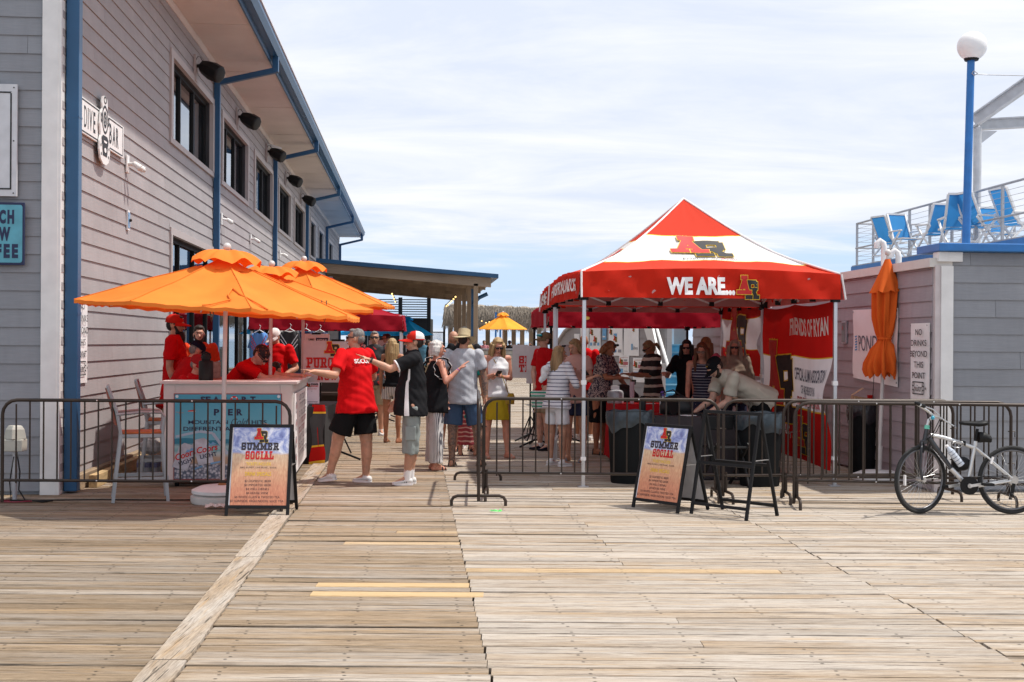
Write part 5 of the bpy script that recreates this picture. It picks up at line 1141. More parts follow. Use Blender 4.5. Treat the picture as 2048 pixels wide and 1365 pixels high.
def aframe(label, bl, br, bkl, bkr, top, W=.61, H=.74, z0=.09, poster=True, pale=False):
    """ground points of the four feet and height of the hinge"""
    bl, br, bkl, bkr = map(Vector, (bl, br, bkl, bkr)); t = thing('sandwich_board', label, 'sign', frame(bl, br-bl), group='sandwich boards on the deck'); Mi = t.matrix_world.inverted()
    L = (br-bl).length; back = (Mi @ bkl).y; ty = back*.42; s_ = .03
    slope = math.hypot(ty, top); FMx = Matrix.Identity(4)
    ang = math.atan2(ty, top); FMx = Matrix.Rotation(-ang, 4, 'X'); BMx = Matrix.Translation((0, back, 0)) @ Matrix.Rotation(math.atan2(back-ty, top), 4, 'X')
    bs = math.hypot(back-ty, top)
    for Mx, sl, nm in ((FMx, slope, 'front_frame'), (BMx, bs, 'back_frame')):
        mb = MB().box((0, -.012, 0), (s_, .012, sl)).box((L-s_, -.012, 0), (L, .012, sl)).box((s_, -.011, sl-s_), (L-s_, .011, sl)).box((s_, -.011, z0-s_), (L-s_, .011, z0))
        mb.obj(nm, M_BLACK, t, M=Mx, bevel=.003)
    if poster:
        zz1 = slope-s_; MB().box((s_, -.004, z0), (L-s_, .008, zz1)).obj('backing', mat('corrugated_white', (.68, .68, .72), .6), t, M=FMx)
        MB().box((s_, -.004, z0), (L-s_, .004, bs-s_)).obj('backing', mat('panel_grey_white', (.50, .50, .52), .6), t, M=BMx)
        hh = zz1-z0; w = L-2*s_
        face = MB().add([(s_+.012, -.0065, z0+.0), (L-s_, -.0065, z0), (L-s_, -.0065, zz1), (s_+.012, -.0065, zz1)], [(0, 1, 2, 3)]); face.obj('poster', M_POSTER, t, M=FMx)
        def mp(u, z, off): return FMx @ Vector((s_+u*w, -off, z0+z*hh))
        ar_logo(t, mp, .40, .815, .165, off=.0085, W=.22, g=.05)
        Print(mp, .0085).slab('SUMMER', .17, .82, .71, .80, t=.26).obj(M_PDK, t); Print(mp, .0085).slab('SOCIAL', .25, .74, .59, .69, t=.26).obj(M_PRED, t)
        Print(mp, .0085).text('TICKETS INCLUDE', .27, .70, .508, .548, .01).text('DRINK SPECIALS', .26, .71, .375, .425, .01).obj(M_PYEL, t)
        d = Print(mp, .0085).text('BBQ BUFFET, LIVE MUSIC, SODA', .17, .80, .468, .492, .0)
        for k, (s2, a) in enumerate((('$2 DOMESTIC BEER', .23), ('$4 IMPORTED BEER', .23), ('$4 WELL DRINKS', .20), ('$4 HOUSE WINE', .19), ('$4 WHITE CLAW & TWISTED TEA', .39), ('$7 SURFSIDE, HIGH NOON, SLICE TEA', .46))):
            d.text(s2, .49-a, .49+a, .29-k*.051, .315-k*.051+.008, .0)
        d.obj(M_PDK, t)
    else:
        for Mx, sl in ((FMx, slope), (BMx, bs)): MB().box((s_, -.01, sl*.48), (L-s_, .01, sl*.48+.03)).obj('cross_bar', M_BLACK, t, M=Mx)
    for x in (.01, L-.01):
        q = .55; MB().bar((x, ty*q+.005, top*q), (x, back-(back-ty)*q-.005, top*q), .02, .006).obj('hinge_stay', M_BOLT, t)
    return t
D_ = 11.65; a = GX(449, D_); b_ = GX(578, D_); n_ = Vector((.05, .5, 0))
aframe('SUMMER SOCIAL sandwich board on the left, before the big umbrella base', a, b_, a+n_, b_+n_, .84, z0=.10)
a = GX(1264, 12.45); b_ = GX(1357, 12.0); d = (b_-a).normalized(); n_ = Vector((-d.y, d.x, 0))*.46
aframe('SUMMER SOCIAL sandwich board turned to the left, before the red tent', a, b_, a+n_, b_+n_, .83, z0=.10)
a = GX(1380, 12.0); b_ = GX(1495, 11.52); d = (b_-a).normalized(); n_ = Vector((-d.y, d.x, 0))*.50
aframe('empty black sandwich board frame without posters', a, b_, a+n_, b_+n_, .99, z0=.12, poster=False)
# ------------------------------------------------------------------ bar counter
def coors_mat():
    m, n, l, b = nodemat('sea_poster'); b.inputs['Roughness'].default_value = .25
    tc = n.new('ShaderNodeTexCoord'); sep = n.new('ShaderNodeSeparateXYZ'); l.new(tc.outputs['Object'], sep.inputs[0])
    nz = n.new('ShaderNodeTexNoise'); nz.inputs['Scale'].default_value = 6; nz.inputs['Detail'].default_value = 6; mp = n.new('ShaderNodeMapping'); mp.inputs['Scale'].default_value = (.6, 1, 4); l.new(tc.outputs['Object'], mp.inputs[0]); l.new(mp.outputs[0], nz.inputs[0])
    z = n.new('ShaderNodeMath'); z.operation = 'MULTIPLY_ADD'; l.new(nz.outputs[0], z.inputs[0]); z.inputs[1].default_value = .06; l.new(sep.outputs[2], z.inputs[2])
    base = ramp(n, l, z.outputs[0], [(.30, (.40, .29, .20)), (.36, (.45, .34, .24)), (.40, (.45, .56, .56)), (.44, (.16, .42, .46)), (.48, (.34, .55, .58)), (.52, (.03, .20, .30)), (.565, (.03, .22, .33)), (.57, (.16, .46, .58)), (1.0, (.06, .36, .52))])
    vo = n.new('ShaderNodeTexVoronoi'); vo.inputs['Scale'].default_value = 34; l.new(tc.outputs['Object'], vo.inputs[0])
    ice = ramp(n, l, vo.outputs[0], [(.0, (.72, .76, .8)), (.4, (.32, .36, .42)), (.7, (.10, .13, .18))])
    k = n.new('ShaderNodeMapRange'); l.new(z.outputs[0], k.inputs[0]); k.inputs[1].default_value = .305; k.inputs[2].default_value = .28
    mx = n.new('ShaderNodeMix'); mx.data_type = 'RGBA'; l.new(k.outputs[0], mx.inputs[0]); l.new(base, mx.inputs[6]); l.new(ice, mx.inputs[7]); l.new(mx.outputs[2], b.inputs['Base Color'])
    return m
M_CW = mat('counter_white_board', (.66, .63, .61), .55, var=.09, vscale=4, bump=.1)
M_CTOP = mat('counter_top_paint', (.66, .60, .58), .45, var=.12, vscale=5)
cl = GX(329, 13.9); cr_ = GX(578, 13.9)
ct = thing('bar_counter', 'white board bar counter with a blue SEAPORT PIER poster on its front', 'counter', frame(cl, Vector((1, .105, 0)))); CWd = (cr_-cl).length; CD = 3.15; zc = 1.15
box_obj('front_board', (0, .0, .07), (CWd, .03, zc), M_CW, ct); box_obj('side_board', (CWd-.031, .031, .07), (CWd-.001, CD, zc), M_CW, ct, M=Matrix.Rotation(R(2.2), 4, 'Z') @ Matrix.Translation((0, 0, 0)) if False else None)
box_obj('side_board', (.001, .031, .07), (.03, CD*.5, zc), M_CW, ct)
for x0, x1 in ((-.012, .11), (CWd-.12, CWd+.012)): box_obj('corner_post', (x0, -.022, .05), (x1, -.001, zc), M_CW, ct, bevel=.003)
box_obj('top_rail', (.112, -.018, zc-.13), (CWd-.122, -.001, zc), M_CW, ct)
box_obj('corner_post', (CWd+.0, .001, .05), (CWd+.02, .12, zc), M_CW, ct); box_obj('corner_post', (CWd, CD-.12, .05), (CWd+.02, CD, zc), M_CW, ct); box_obj('top_rail', (CWd, .121, zc-.1), (CWd+.015, CD-.121, zc), M_CW, ct)
box_obj('counter_top', (-.05, -.06, zc+.001), (CWd+.07, .55, zc+.032), M_CTOP, ct, bevel=.004)
box_obj('counter_top', (CWd-.50, .551, zc+.0015), (CWd+.07, CD+.05, zc+.031), M_CTOP, ct, bevel=.004)
for x in (.12, CWd-.12): MB().cone((x-.02, .1, .035), (x+.02, .1, .035), .035, .035, 12).obj('caster', M_BLACK, ct); 
MB().box((.2, .2, .04), (.22, 3, .07)).obj('skid', M_DARK, ct)
pu0, pu1, pz0, pz1 = .10, CWd-.10, .085, 1.045
MB().box((pu0, -.030, pz0), (pu1, -.0225, pz1)).obj('poster_edge', mat('poster_red_edge', (.25, .05, .05), .5), ct)
PM = Matrix.Translation((pu0, 0, 0)); pw = pu1-pu0; ph_ = pz1-pz0
po = MB().add([(.01, -.0315, pz0+.01), (pw-.01, -.0315, pz0+.01), (pw-.01, -.0315, pz1-.01), (.01, -.0315, pz1-.01)], [(0, 1, 2, 3)]).obj('sea_poster', coors_mat(), ct, M=PM)
def cm(u, z, off): return Vector((pu0+u*pw, -.032-off, pz0+z*ph_))
Print(cm, .002).text('SE', .245, .34, .90, .965, .04).text('A', .36, .42, .90, .965, .04).text('P', .44, .49, .90, .965, .04).text('R', .625, .68, .90, .965, .04).text('T', .705, .755, .90, .965, .04).text('P', .37, .42, .745, .82, .04).text('I', .455, .47, .745, .82, .04).text('E', .50, .545, .745, .82, .04).text('R', .58, .635, .745, .82, .04)\
    .text('MOUNTAIN', .135, .50, .645, .69, .015).text('HITS', .72, .86, .645, .69, .015).text('Cold', .53, .69, .635, .71, -.005, .4).text('DIFFERENT AT SEA LEVEL', .09, .92, .565, .615, .015).obj(M_PNAVY, ct)
Print(cm, .002).disc(.557, .93, .036, .042, 20, inner=.55).obj(M_PRED, ct, 'lifebuoy'); p = Print(cm, .0035)
for k in range(4): a = math.pi/4+k*math.pi/2; p.stroke((.557+.021*math.cos(a), .93+.024*math.sin(a)), (.557+.035*math.cos(a), .93+.040*math.sin(a)), .014)
p.obj(M_PWHT, ct, 'lifebuoy_band')
p = Print(cm, .002); p.quad([(.13, .79), (.20, .80), (.2, .785)]).quad([(.80, .665), (.97, .62), (.97, .60)]).obj(mat('print_tan', (.6, .42, .32), .6), ct, 'plane_wing'); p = Print(cm, .002); p.quad([(.13, .80), (.20, .815), (.2, .803), (.13, .79)]).obj(M_PRED, ct, 'plane'); p = Print(cm, .002); p.stroke((.02, .785), (.09, .775), .008).stroke((.05, .76), (.06, .80), .008).obj(M_PG, ct, 'plane')
# bucket handle, cans
M_CAN = mat('print_silver', (.50, .55, .62), .4, var=.3, vscale=12); p = Print(cm, .002)
p.stroke((.02, .50), (.24, .56), .028).stroke((.24, .56), (.36, .54), .03).stroke((.36, .54), (.50, .30), .03); p.obj(mat('print_pale_blue', (.38, .50, .62), .4), ct, 'bucket_handle')
p = Print(cm, .003)
for u, z, a in ((.10, .27, -18), (.27, .33, 14), (.78, .28, 10), (.9, .22, -12)):
    ca, sa = math.cos(R(a)), math.sin(R(a)); p.quad([(u+(x*ca-y*sa)*.9, z+(x*sa+y*ca)) for x, y in ((-.08, -.15), (.08, -.15), (.085, .1), (.05, .15), (-.05, .15), (-.085, .1))])
p.obj(M_CAN, ct, 'can_print')
def rot(u0, z0, a):
    ca, sa = math.cos(R(a)), math.sin(R(a)); return lambda u, z, off: cm(u0+u*ca-z*sa*.8, z0+u*sa+z*ca, off)
for u, z, a in ((.03, .22, 24), (.22, .30, 14), (.70, .30, 14)):
    Print(rot(u, z, a), .0045).text('Coors', 0, .20, 0, .075, .02, .3).obj(M_PRED, ct, 'can_script'); Print(rot(u+.03, z-.06, a), .0045).text('LIGHT', 0, .16, 0, .05, .02).obj(M_PNAVY, ct, 'can_lettering')
    Print(rot(u+.08, z+.09, a), .0045).quad([(0, 0), (.03, .03), (.05, .015), (.07, .035), (.10, 0)]).quad([(0, -.2), (.1, -.2), (.1, -.22), (0, -.22)]).obj(M_PBL, ct, 'mountain_print')
for u, z in ((.03, .965), (.97, .965)): MB().cone((pu0+u*pw, -.034, pz0+z*ph_), (pu0+u*pw, -.037, pz0+z*ph_), .018, .016, 10).obj('washer', M_BOLT, ct)
# side panel print: upright columns of tall letters too worn to read
MB().box((CWd+.0205, .2, .1), (CWd+.024, CD-.25, zc-.12)).obj('side_poster', M_PWHT, ct)
sm2 = lambda u, z, off: Vector((CWd+.0245+off, .25+u, .14+z)); p = Print(sm2, .002); p2 = Print(sm2, .002); rnd = random.Random(4)
for j in range(8):
    q_ = (p2 if j in (3, 4) else p); a_ = .75+.1*rnd.random(); n_ = rnd.randint(7, 11)
    for i in range(n_):
        u_ = a_+i*.155; z_ = .78-j*.098; q_.stroke((u_, z_), (u_, z_+.065), .022)
        if rnd.random() < .6: q_.stroke((u_, z_+.06), (u_+.08, z_+.06), .014)
        if rnd.random() < .6: q_.stroke((u_+.08, z_+.06), (u_+.08, z_+.0), .022)
        if rnd.random() < .4: q_.stroke((u_, z_+.005), (u_+.08, z_+.005), .014)
for k in range(4): p.disc(.25, .12+k*.2, .11, .07, 12, inner=.7); p2.disc(.3, .13+k*.2, .05, .03, 10)
p.obj(M_PG, ct, 'grey_print'); p2.obj(M_PGR, ct, 'red_print')
# things on the counter
p0 = P(412, 755, 14.2); t = thing('insulated_jug', 'large matt black insulated jug on the left of the counter top', 'jug', Matrix.Translation((p0.x, 14.2, zc+.032)))
MB().lathe([(.075, 0), (.082, .01), (.082, .21), (.07, .225)], 24).obj('body', M_BLACK, t, smooth='auto'); MB().lathe([(.05, .226), (.052, .235), (.052, .27), (.03, .30), (.02, .305)], 18).tube([(-.05, 0, .25), (-.04, 0, .30), (0, 0, .32), (.04, 0, .30), (.05, 0, .25)], .012, 8).obj('lid', M_BLACK, t, smooth='auto')
def water_bottle(label, loc, M=None, s=1, group=None):
    t = thing('water_bottle', label, 'bottle', M or Matrix.Translation(loc), group=group)
    MB().lathe([(.03*s, 0), (.034*s, .01), (.033*s, .06), (.034*s, .1), (.034*s, .15), (.015*s, .195), (.013*s, .21)], 16).obj('body', mat('clear_plastic', (.55, .60, .68), .08, var=.15, coat=.5), t, smooth='auto')
    MB().lathe([(.0345*s, .08), (.0345*s, .14)], 16).obj('label_wrap', mat('bottle_label', (.25, .28, .5), .5, var=.5, vscale=40), t); MB().lathe([(.014*s, .21), (.014*s, .225)], 12).obj('cap', M_PWHT, t); return t
q = P(500, 745, 16.0); water_bottle('small water bottle standing on the counter near the leaning man', (q.x, 16.0, zc+.03))
t = thing('sign_holder', 'small brown framed card standing on the counter beside the jug', 'card', Matrix.Translation((P(432, 745, 15.0).x, 15.0, zc+.03))); MB().box((-.05, 0, 0), (.05, .02, .2)).obj('card', mat('brown_card', (.35, .22, .18), .6, var=.4, vscale=20), t)
# ------------------------------------------------------------------ bar stools with arms
M_SEATO = mat('orange_mesh_seat', (.50, .13, .03), .6, var=.2, bump=.2, bscale=80); M_SEATR = mat('rust_mesh_back', (.30, .06, .025), .6, var=.2, bump=.2, bscale=80); M_GALU = mat('grey_powder_frame', (.36, .38, .40), .4, .4, var=.1)
def bar_chair(label, loc, yaw):
    t = thing('bar_chair', label, 'chair', rz(R(yaw), loc) @ Matrix.Diagonal((.92, .92, .92, 1)), group='tall grey bar chairs'); w = .25
    for x in (-w, w):
        for y0, y1 in ((-.28, -.22), (.30, .22)): MB().bar((x*1.08, y0, 0), (x, y1, .74), .035, .035).obj('leg', M_GALU, t)
        MB().tube([(x, .22, .74), (x, .27, 1.0), (x*.98, .36, 1.26)], .02, 6).obj('back_post', M_GALU, t)
        MB().tube([(x, -.22, .74), (x*1.05, -.24, .93), (x*1.05, -.2, .98), (x*1.05, .0, .985), (x*1.02, .27, .96)], .018, 6).obj('armrest', M_GALU, t)
    MB().box((-w, -.23, .70), (w, .24, .745)).obj('seat_frame', M_GALU, t, bevel=.008); MB().box((-w+.02, -.21, .746), (w-.02, .21, .765)).obj('seat', M_SEATO, t, bevel=.006)
    MB().bar((-w, -.27, .25), (w, -.27, .25), .03, .04).bar((-w, .28, .25), (w, .28, .25), .03, .04).bar((-w, -.27, .25), (-w, .28, .25), .03, .04).bar((w, -.27, .25), (w, .28, .25), .03, .04).obj('foot_rail', M_GALU, t)
    MB().grid(lambda a, c: Vector((-w+.03+(2*w-.06)*a, .245+.10*c+.03*math.sin(a*3.14), .84+.40*c)), 4, 4).grid(lambda a, c: Vector((w-.03-(2*w-.06)*a, .26+.10*c+.03*math.sin(a*3.14), .84+.40*c)), 4, 4).obj('backrest', M_SEATR, t, smooth=True)
    MB().bar((-w, .36, 1.26), (w, .36, 1.26), .03, .03).obj('top_rail', M_GALU, t)
    return t
bar_chair('empty grey bar chair with orange seat behind the left barrier', GX(282, 12.85), 108)
bar_chair('grey bar chair with rust back half hidden at the left end of the counter', GX(330, 14.9), 104)
# pack of water bottles under the chair
q = GX(300, 15.3)
for i in range(3):
    for j in range(2): water_bottle('clear water bottle standing on the deck behind the chairs', (q.x-.12+i*.09, q.y+j*.1, 0), s=1.25, group='pack of water bottles by the wall')
t = thing('paper_bag', 'crumpled translucent plastic wrap on top of the water bottles', 'bag', Matrix.Translation((q.x, q.y, .27))); MB().ball((0, 0, .06), (.14, .1, .1), 9, 6).obj('wrap', mat('plastic_film', (.62, .64, .68), .2, var=.4, vscale=15, bump=1, bscale=20), t)
# litter
t = thing('crumpled_paper', 'crumpled pinkish paper beside the left sandwich board', 'litter', Matrix.Translation(G(431, 1018)))
rnd = random.Random(2); MB().grid(lambda a, c: Vector(((a-.5)*.19, (c-.5)*.12, .02+.035*abs(noise.noise(Vector((a*6, c*6, 1)))*2))), 7, 5).obj('paper', mat('pinkish_paper', (.62, .50, .46), .8), t)
t = thing('snack_wrapper', 'bright green wrapper lying on the deck near the barrier foot', 'litter', rz(R(-25), G(992, 1025))); MB().grid(lambda a, c: Vector(((a-.5)*.12, (c-.5)*.05, .012+.02*abs(noise.noise(Vector((a*7, c*5, 4)))*2))), 7, 4).obj('wrapper', mat('green_foil', (.10, .62, .12), .3, var=.6, vscale=30), t)
# ------------------------------------------------------------------ easel signs and music stands
def tripod(t, h, foot=.32, y=.0):
    MB().cone((0, y, .12), (0, y, h), .014, .014, 8).obj('pole', M_BLACK, t)
    for k in range(3):
        a = R(90+120*k+15); MB().bar((.0, y, .42), (foot*math.cos(a)*.55, y+foot*math.sin(a)*.55, .10), .012, .018).bar((0, y, .12), (foot*math.cos(a), y+foot*math.sin(a), .02), .02, .025).obj('leg', M_BLACK, t)
t = thing('purchase_sign', 'white AR PURCHASE NOW board clipped to a black tripod stand', 'sign', Matrix.Translation(GX(680, 17.2))); 
x0, x1 = P(612, 0, 17.2).x-t.location.x, P(703, 0, 17.2).x-t.location.x; z0, z1 = P(0, 763, 17.2).z, P(0, 681, 17.2).z-.0; z0 = P(650, 765, 17.2).z; z1 = P(650, 682, 17.2).z
MB().box((x0, -.05, z0), (x1, -.035, z1)).obj('board', mat('sign_board_white', (.64, .60, .61), .5), t); tripod(t, z1-.02, .3); MB().box((-.12, -.06, z1-.005), (.06, -.02, z1+.02)).obj('clip', M_BLACK, t)
def em(u, z, off): return Vector((x0+u, -.05-off, z0+z))
ar_logo(t, em, .30, .365, .19, off=.004, W=.20, g=.05)
Print(em, .004).slab('PURCHASE', .05, .80, .20, .34, t=.27).slab('NOW', .20, .47, .03, .17, t=.27).obj(M_PRED, t)
t = thing('raffle_sign', 'small white SUMMER RAFFLE #1 sheet clipped behind the purchase board', 'sign', Matrix.Translation(GX(640, 18.5))); x0_, z1_ = P(612, 0, 18.5).x-t.location.x, P(640, 668, 18.5).z
MB().box((x0_, -.02, 1.2), (x0_+.38, -.01, z1_)).obj('board', M_PWHT, t); fm = lambda u, z, off: Vector((x0_+u, -.02-off, z1_-.15+z)); Print(fm, .003).rect(.18, .02, .36, .09).obj(M_PNAVY, t, 'blue_field'); Print(fm, .003).text('SUMMER', .07, .16, .05, .08).obj(M_PBLK, t); Print(fm, .005).text('RAFFLE #1', .2, .34, .045, .07).obj(M_PWHT, t); MB().box((x0_+.12, -.03, z1_-.01), (x0_+.25, 0, z1_+.015)).obj('clip', M_BLACK, t); tripod(t, z1_, .25)
for k, (px, D, x0p, x1p, y0, y1, lab) in enumerate(((1060, 20.8, 1025, 1056, 690, 756, 'white board with red letters SE TI on a tripod, left of the brown-capped man'), (1071, 19.6, 1053, 1084, 692, 767, 'plain pinkish white board on a tripod directly behind the brown-capped man'), (760, 27, 738, 786, 681, 760, 'large pale board on a tripod behind the man with the black and red shirt'), (757, 25.5, 735, 775, 697, 752, 'smaller white board on a stand beside the black and red shirted man'), (1122, 20.5, 1108, 1140, 690, 740, 'pink-shaded board behind the women with the phone'))):
    t = thing('easel_sign', lab, 'sign', Matrix.Translation(GX(px, D))); xa, xb_ = P(x0p, 700, D).x-t.location.x, P(x1p, 700, D).x-t.location.x; za_, zb_ = P(px, y1, D).z, P(px, y0, D).z
    MB().box((xa, -.05, za_), (xb_, -.035, zb_)).obj('board', MATS['sign_board_white'], t, M=Matrix.Rotation(R(0), 4, 'Z')); tripod(t, zb_, .35)
    if k == 0:
        q = lambda u, z, off: Vector((xa+u, -.05-off, za_+z)); Print(q, .004).slab('SE', .11, .30, .24, .36, t=.27).slab('TI', .11, .26, .10, .22, t=.27).obj(M_PRED, t)
t = thing('flyer_stand', 'white AR SUMMER SOCIAL flyer propped on the flag-draped table', 'sign', Matrix.Translation((P(616, 0, 16.8).x, 16.75, .80))); w_ = .19; h_ = .285
MB().box((0, 0, 0), (w_, .01, h_)).obj('card', mat('lilac_white_card', (.70, .66, .76), .4), t); fm = lambda u, z, off: Vector((u*w_, -off, z*h_)); ar_logo(t, fm, .08, .78, .18, off=.002, W=.3, g=.05)
Print(fm, .002).slab('SUMMER', .42, .92, .87, .95, t=.25).obj(M_PBLK, t); Print(fm, .002).slab('SOCIAL', .42, .92, .78, .85, t=.25).obj(M_PRED, t); Print(fm, .002).text('Purchase Now', .15, .85, .66, .73, 0).obj(M_PGR, t); Print(fm, .002).text('for', .42, .52, .56, .61, 0).rect(.1, .07, .9, .09).obj(M_PNAVY, t, 'fine_print')
# flag-draped table beside the counter
t = thing('draped_table', 'black table end draped with a red, yellow and black flag beside the counter', 'table', Matrix.Translation(GX(634, 16.65))); tb = t
MB().box((-.19, 0, 0), (.10, 1.6, .76)).obj('table_body', mat('black_cloth', (.02, .02, .022), .8, var=.3), t)
def fl(u, c): return Vector((.10-.29*u+.02*math.sin(c*9+u*4), -.012-.03*c-.02*math.sin(u*7+c*3), .79-.77*c-(.05*u*c)))
for c0, c1, m in ((0, .12, M_FRED), (.12, .15, M_FYEL), (.15, .68, mat('flag_black', (.045, .045, .05), .8, bump=.2)), (.68, .71, M_FYEL), (.71, .95, M_FRED), (.95, 1.0, M_FYEL)):
    MB().grid(lambda a, c: fl(a*.62, c0+(c1-c0)*c), 8, 4).obj('flag_cloth', m, t, smooth=True)
MB().add([fl(.25, .5)+Vector((0, -.01, .08)), fl(.3, .5)+Vector((0, -.01, .1)), fl(.22, .5)+Vector((0, -.01, -.18)), fl(.2, .5)+Vector((0, -.01, -.15))], [(0, 1, 2, 3)]).obj('emblem', M_FRED, t)
t = thing('microphone_stand', 'folded black music stand gear leaning beside the draped table', 'stand', Matrix.Translation(GX(655, 17.6))); MB().tube([(-.1, 0, .72), (.02, 0, .6), (.16, -.05, .5), (.3, 0, .45)], .015, 6).ball((.1, -.05, .58), (.09, .05, .05), 10, 6).cone((-.05, 0, 0), (-.05, 0, .72), .012, .012, 6).obj('folded_gear', M_BLACK, t)
# merchandise behind the counter
def garment(label, px, D, ytop, h_, w_, m, trim=None, kind='shirt'):
    p = P(px, ytop, D); t = thing('hanging_shirt', label, 'clothing', Matrix.Translation(p), group='shirts hung for sale')
    def body(u, c):
        a = u*2*math.pi; wd = w_/2*(.62+.38*min(1, c*5)); return Vector((wd*math.cos(a)+.01*math.sin(c*8), .06*math.sin(a)*(1+.2*math.sin(a*5+c*3)), -h_*c-.03*(1-abs(math.cos(a)))*(c < .1)))
    MB().grid(body, 24, 10).obj('body', m, t, smooth=True)
    for s_ in (-1, 1): MB().cone((s_*w_*.34, 0, -.05), (s_*w_*.58, 0, -h_*(.8 if kind == 'hood' else .42)), w_*.11, w_*.09, 10, rounded=3).obj('sleeve', m, t, smooth=True)
    MB().tube([(-.1, 0, -.02), (0, 0, .04), (.1, 0, -.02)], .008, 5).tube([(0, 0, .04), (.02, 0, .1), (0, 0, .12)], .005, 5).obj('hanger', M_PWHT, t)
    if trim:
        p_ = Print(lambda u, z, off: Vector((u, -.075-off, z)), .004)
        for s_ in (-1, 1):
            for j in range(3): p_.stroke((s_*.04, -.22-j*.07), (s_*w_*.4, -.06-j*.08), .012)
        p_.obj(trim, t, 'chest_stripe')
    return t
garment('black hooded top with white chevron lines hanging at the left of the merchandise', 580, 21, 662, .75, .36, M_PBLK, M_PWHT, 'hood')
garment('navy hooded top hanging right of the black one', 612, 21.3, 662, .8, .36, M_PNAVY, None, 'hood'); garment('second navy top hanging behind the purchase board', 640, 21.5, 664, .75, .32, M_PNAVY, None)
garment('light blue sports jersey hanging at the storefront behind the white-capped man', 519, 20.5, 665, .62, .30, mat('jersey_blue', (.10, .28, .66), .7), M_PRED)
t = thing('storage_boxes', 'stacked dark blue crate and white box under the hanging shirts', 'box', Matrix.Translation(GX(600, 20.5))); MB().box((-.2, 0, .0), (.15, .4, 1.1)).obj('crate', M_PNAVY, t); MB().box((.16, 0, .9), (.3, .3, 1.12)).obj('white_box', M_WHITE, t); p = Print(lambda u, z, off: Vector((u, -off, z)), .004).text('Red', -.12, .03, 1.0, 1.08, .03).obj(M_PRED, t)
t = thing('shelf_unit', 'dark low display shelf behind the purchase board', 'shelf', Matrix.Translation(GX(690, 24.0))); MB().box((-.9, 0, 0), (.4, .5, .12)).box((-.9, 0, .6), (.4, .5, .65)).box((-.9, 0, .12), (-.85, .5, .6)).box((.35, 0, .12), (.4, .5, .6)).box((-.9, .45, .12), (.4, .5, 1.1)).obj('shelf', mat('dark_wood', (.05, .025, .018), .6), t)
# ------------------------------------------------------------------ tables and gear under the tent
M_BCLOTH = mat('black_tablecloth', (.028, .02, .024), .7, var=.3, vscale=4, bump=.2); M_RCLOTH = fabric('red_tablecloth', (.50, .01, .015), .05, bump=.2)
def cloth_table(name, label, M, w, d, h_, m, drop=.74):
    t = thing(name, label, 'table', M)
    MB().box((0, 0, h_-.02), (w, d, h_)).obj('top', m, t, bevel=.01)
    per = [(0, 0), (w, 0), (w, d), (0, d), (0, 0)]; pts = []
    for (xa, ya), (xb, yb) in zip(per, per[1:]):
        for k in range(16): pts.append((xa+(xb-xa)*k/16, ya+(yb-ya)*k/16))
    n_ = len(pts); cx, cy = w/2, d/2
    def f(u, c):
        x, y = pts[int(round(u*n_)) % n_]; k = 1+(.035+.03*math.sin(u*math.pi*2*17))*(1-c) ; return Vector((cx+(x-cx)*k, cy+(y-cy)*(1+(k-1)*w/d), h_-.005-drop*(1-c)))
    MB().grid(f, n_, 5).obj('drape', m, t, smooth=True); return t
def rzp(px, D, a=0): return rz(a, GX(px, D))
cloth_table('black_table', 'black clothed table under the tent where the capped man leans', rzp(1290, 15.0, R(-4)), 1.35, .75, .76, M_BCLOTH)
cloth_table('red_table', 'red clothed table behind the black one under the tent', rzp(1226, 17.0, R(3)), 1.2, .75, .80, M_RCLOTH)
cloth_table('grey_table', 'white plastic table behind the tan-shirted woman', rzp(1490, 19.0), .7, .7, 1.06, mat('white_plastic_table', (.5, .5, .5), .4), drop=.25)
def small(name, label, cat, px, D, z): return thing(name, label, cat, Matrix.Translation((GX(px, D).x, D, z)))
t = small('laptop', 'open dark laptop facing the leaning man on the black table', 'laptop', 1385, 15.3, .765); MB().box((-.17, -.12, 0), (.17, .12, .018)).obj('base', M_BLACK, t); MB().box((-.17, 0, 0), (.17, .012, .22)).obj('screen', M_BLACK, t, M=Matrix.Translation((-.19, .0, .015)) @ Matrix.Rotation(R(-22), 4, 'Y') @ Matrix.Rotation(R(60), 4, 'Z'))
t = small('black_tumbler', 'black travel tumbler on the table edge', 'tumbler', 1284, 15.15, .76); MB().lathe([(.03, 0), (.04, .02), (.043, .2), (.03, .22), (.015, .235)], 16).obj('body', M_BLACK, t, smooth='auto')
t = small('purple_bottle', 'steel bottle with purple cap on the table', 'bottle', 1324, 15.6, .76); MB().lathe([(.035, 0), (.037, .02), (.037, .2), (.025, .22)], 16).obj('body', M_STEEL, t, smooth='auto'); MB().lathe([(.026, .22), (.026, .26), (.012, .28)], 12).obj('cap', mat('purple_plastic', (.12, .05, .3), .5), t)
t = small('clear_cup', 'tall pinkish clear cup on the red table', 'cup', 1263, 17.3, .80); MB().lathe([(.028, 0), (.035, .30)], 14).obj('cup', mat('pink_plastic', (.62, .45, .50), .2), t, smooth='auto')
t = small('grey_canister', 'grey insulated food jar at the left end of the red table', 'jar', 1230, 17.4, .80); MB().lathe([(.11, 0), (.115, .02), (.115, .14), (.10, .17), (.05, .19)], 20).obj('jar', M_STEEL, t, smooth='auto'); MB().box((-.06, -.05, .19), (.05, .05, .24)).obj('tissue', M_PWHT, t)
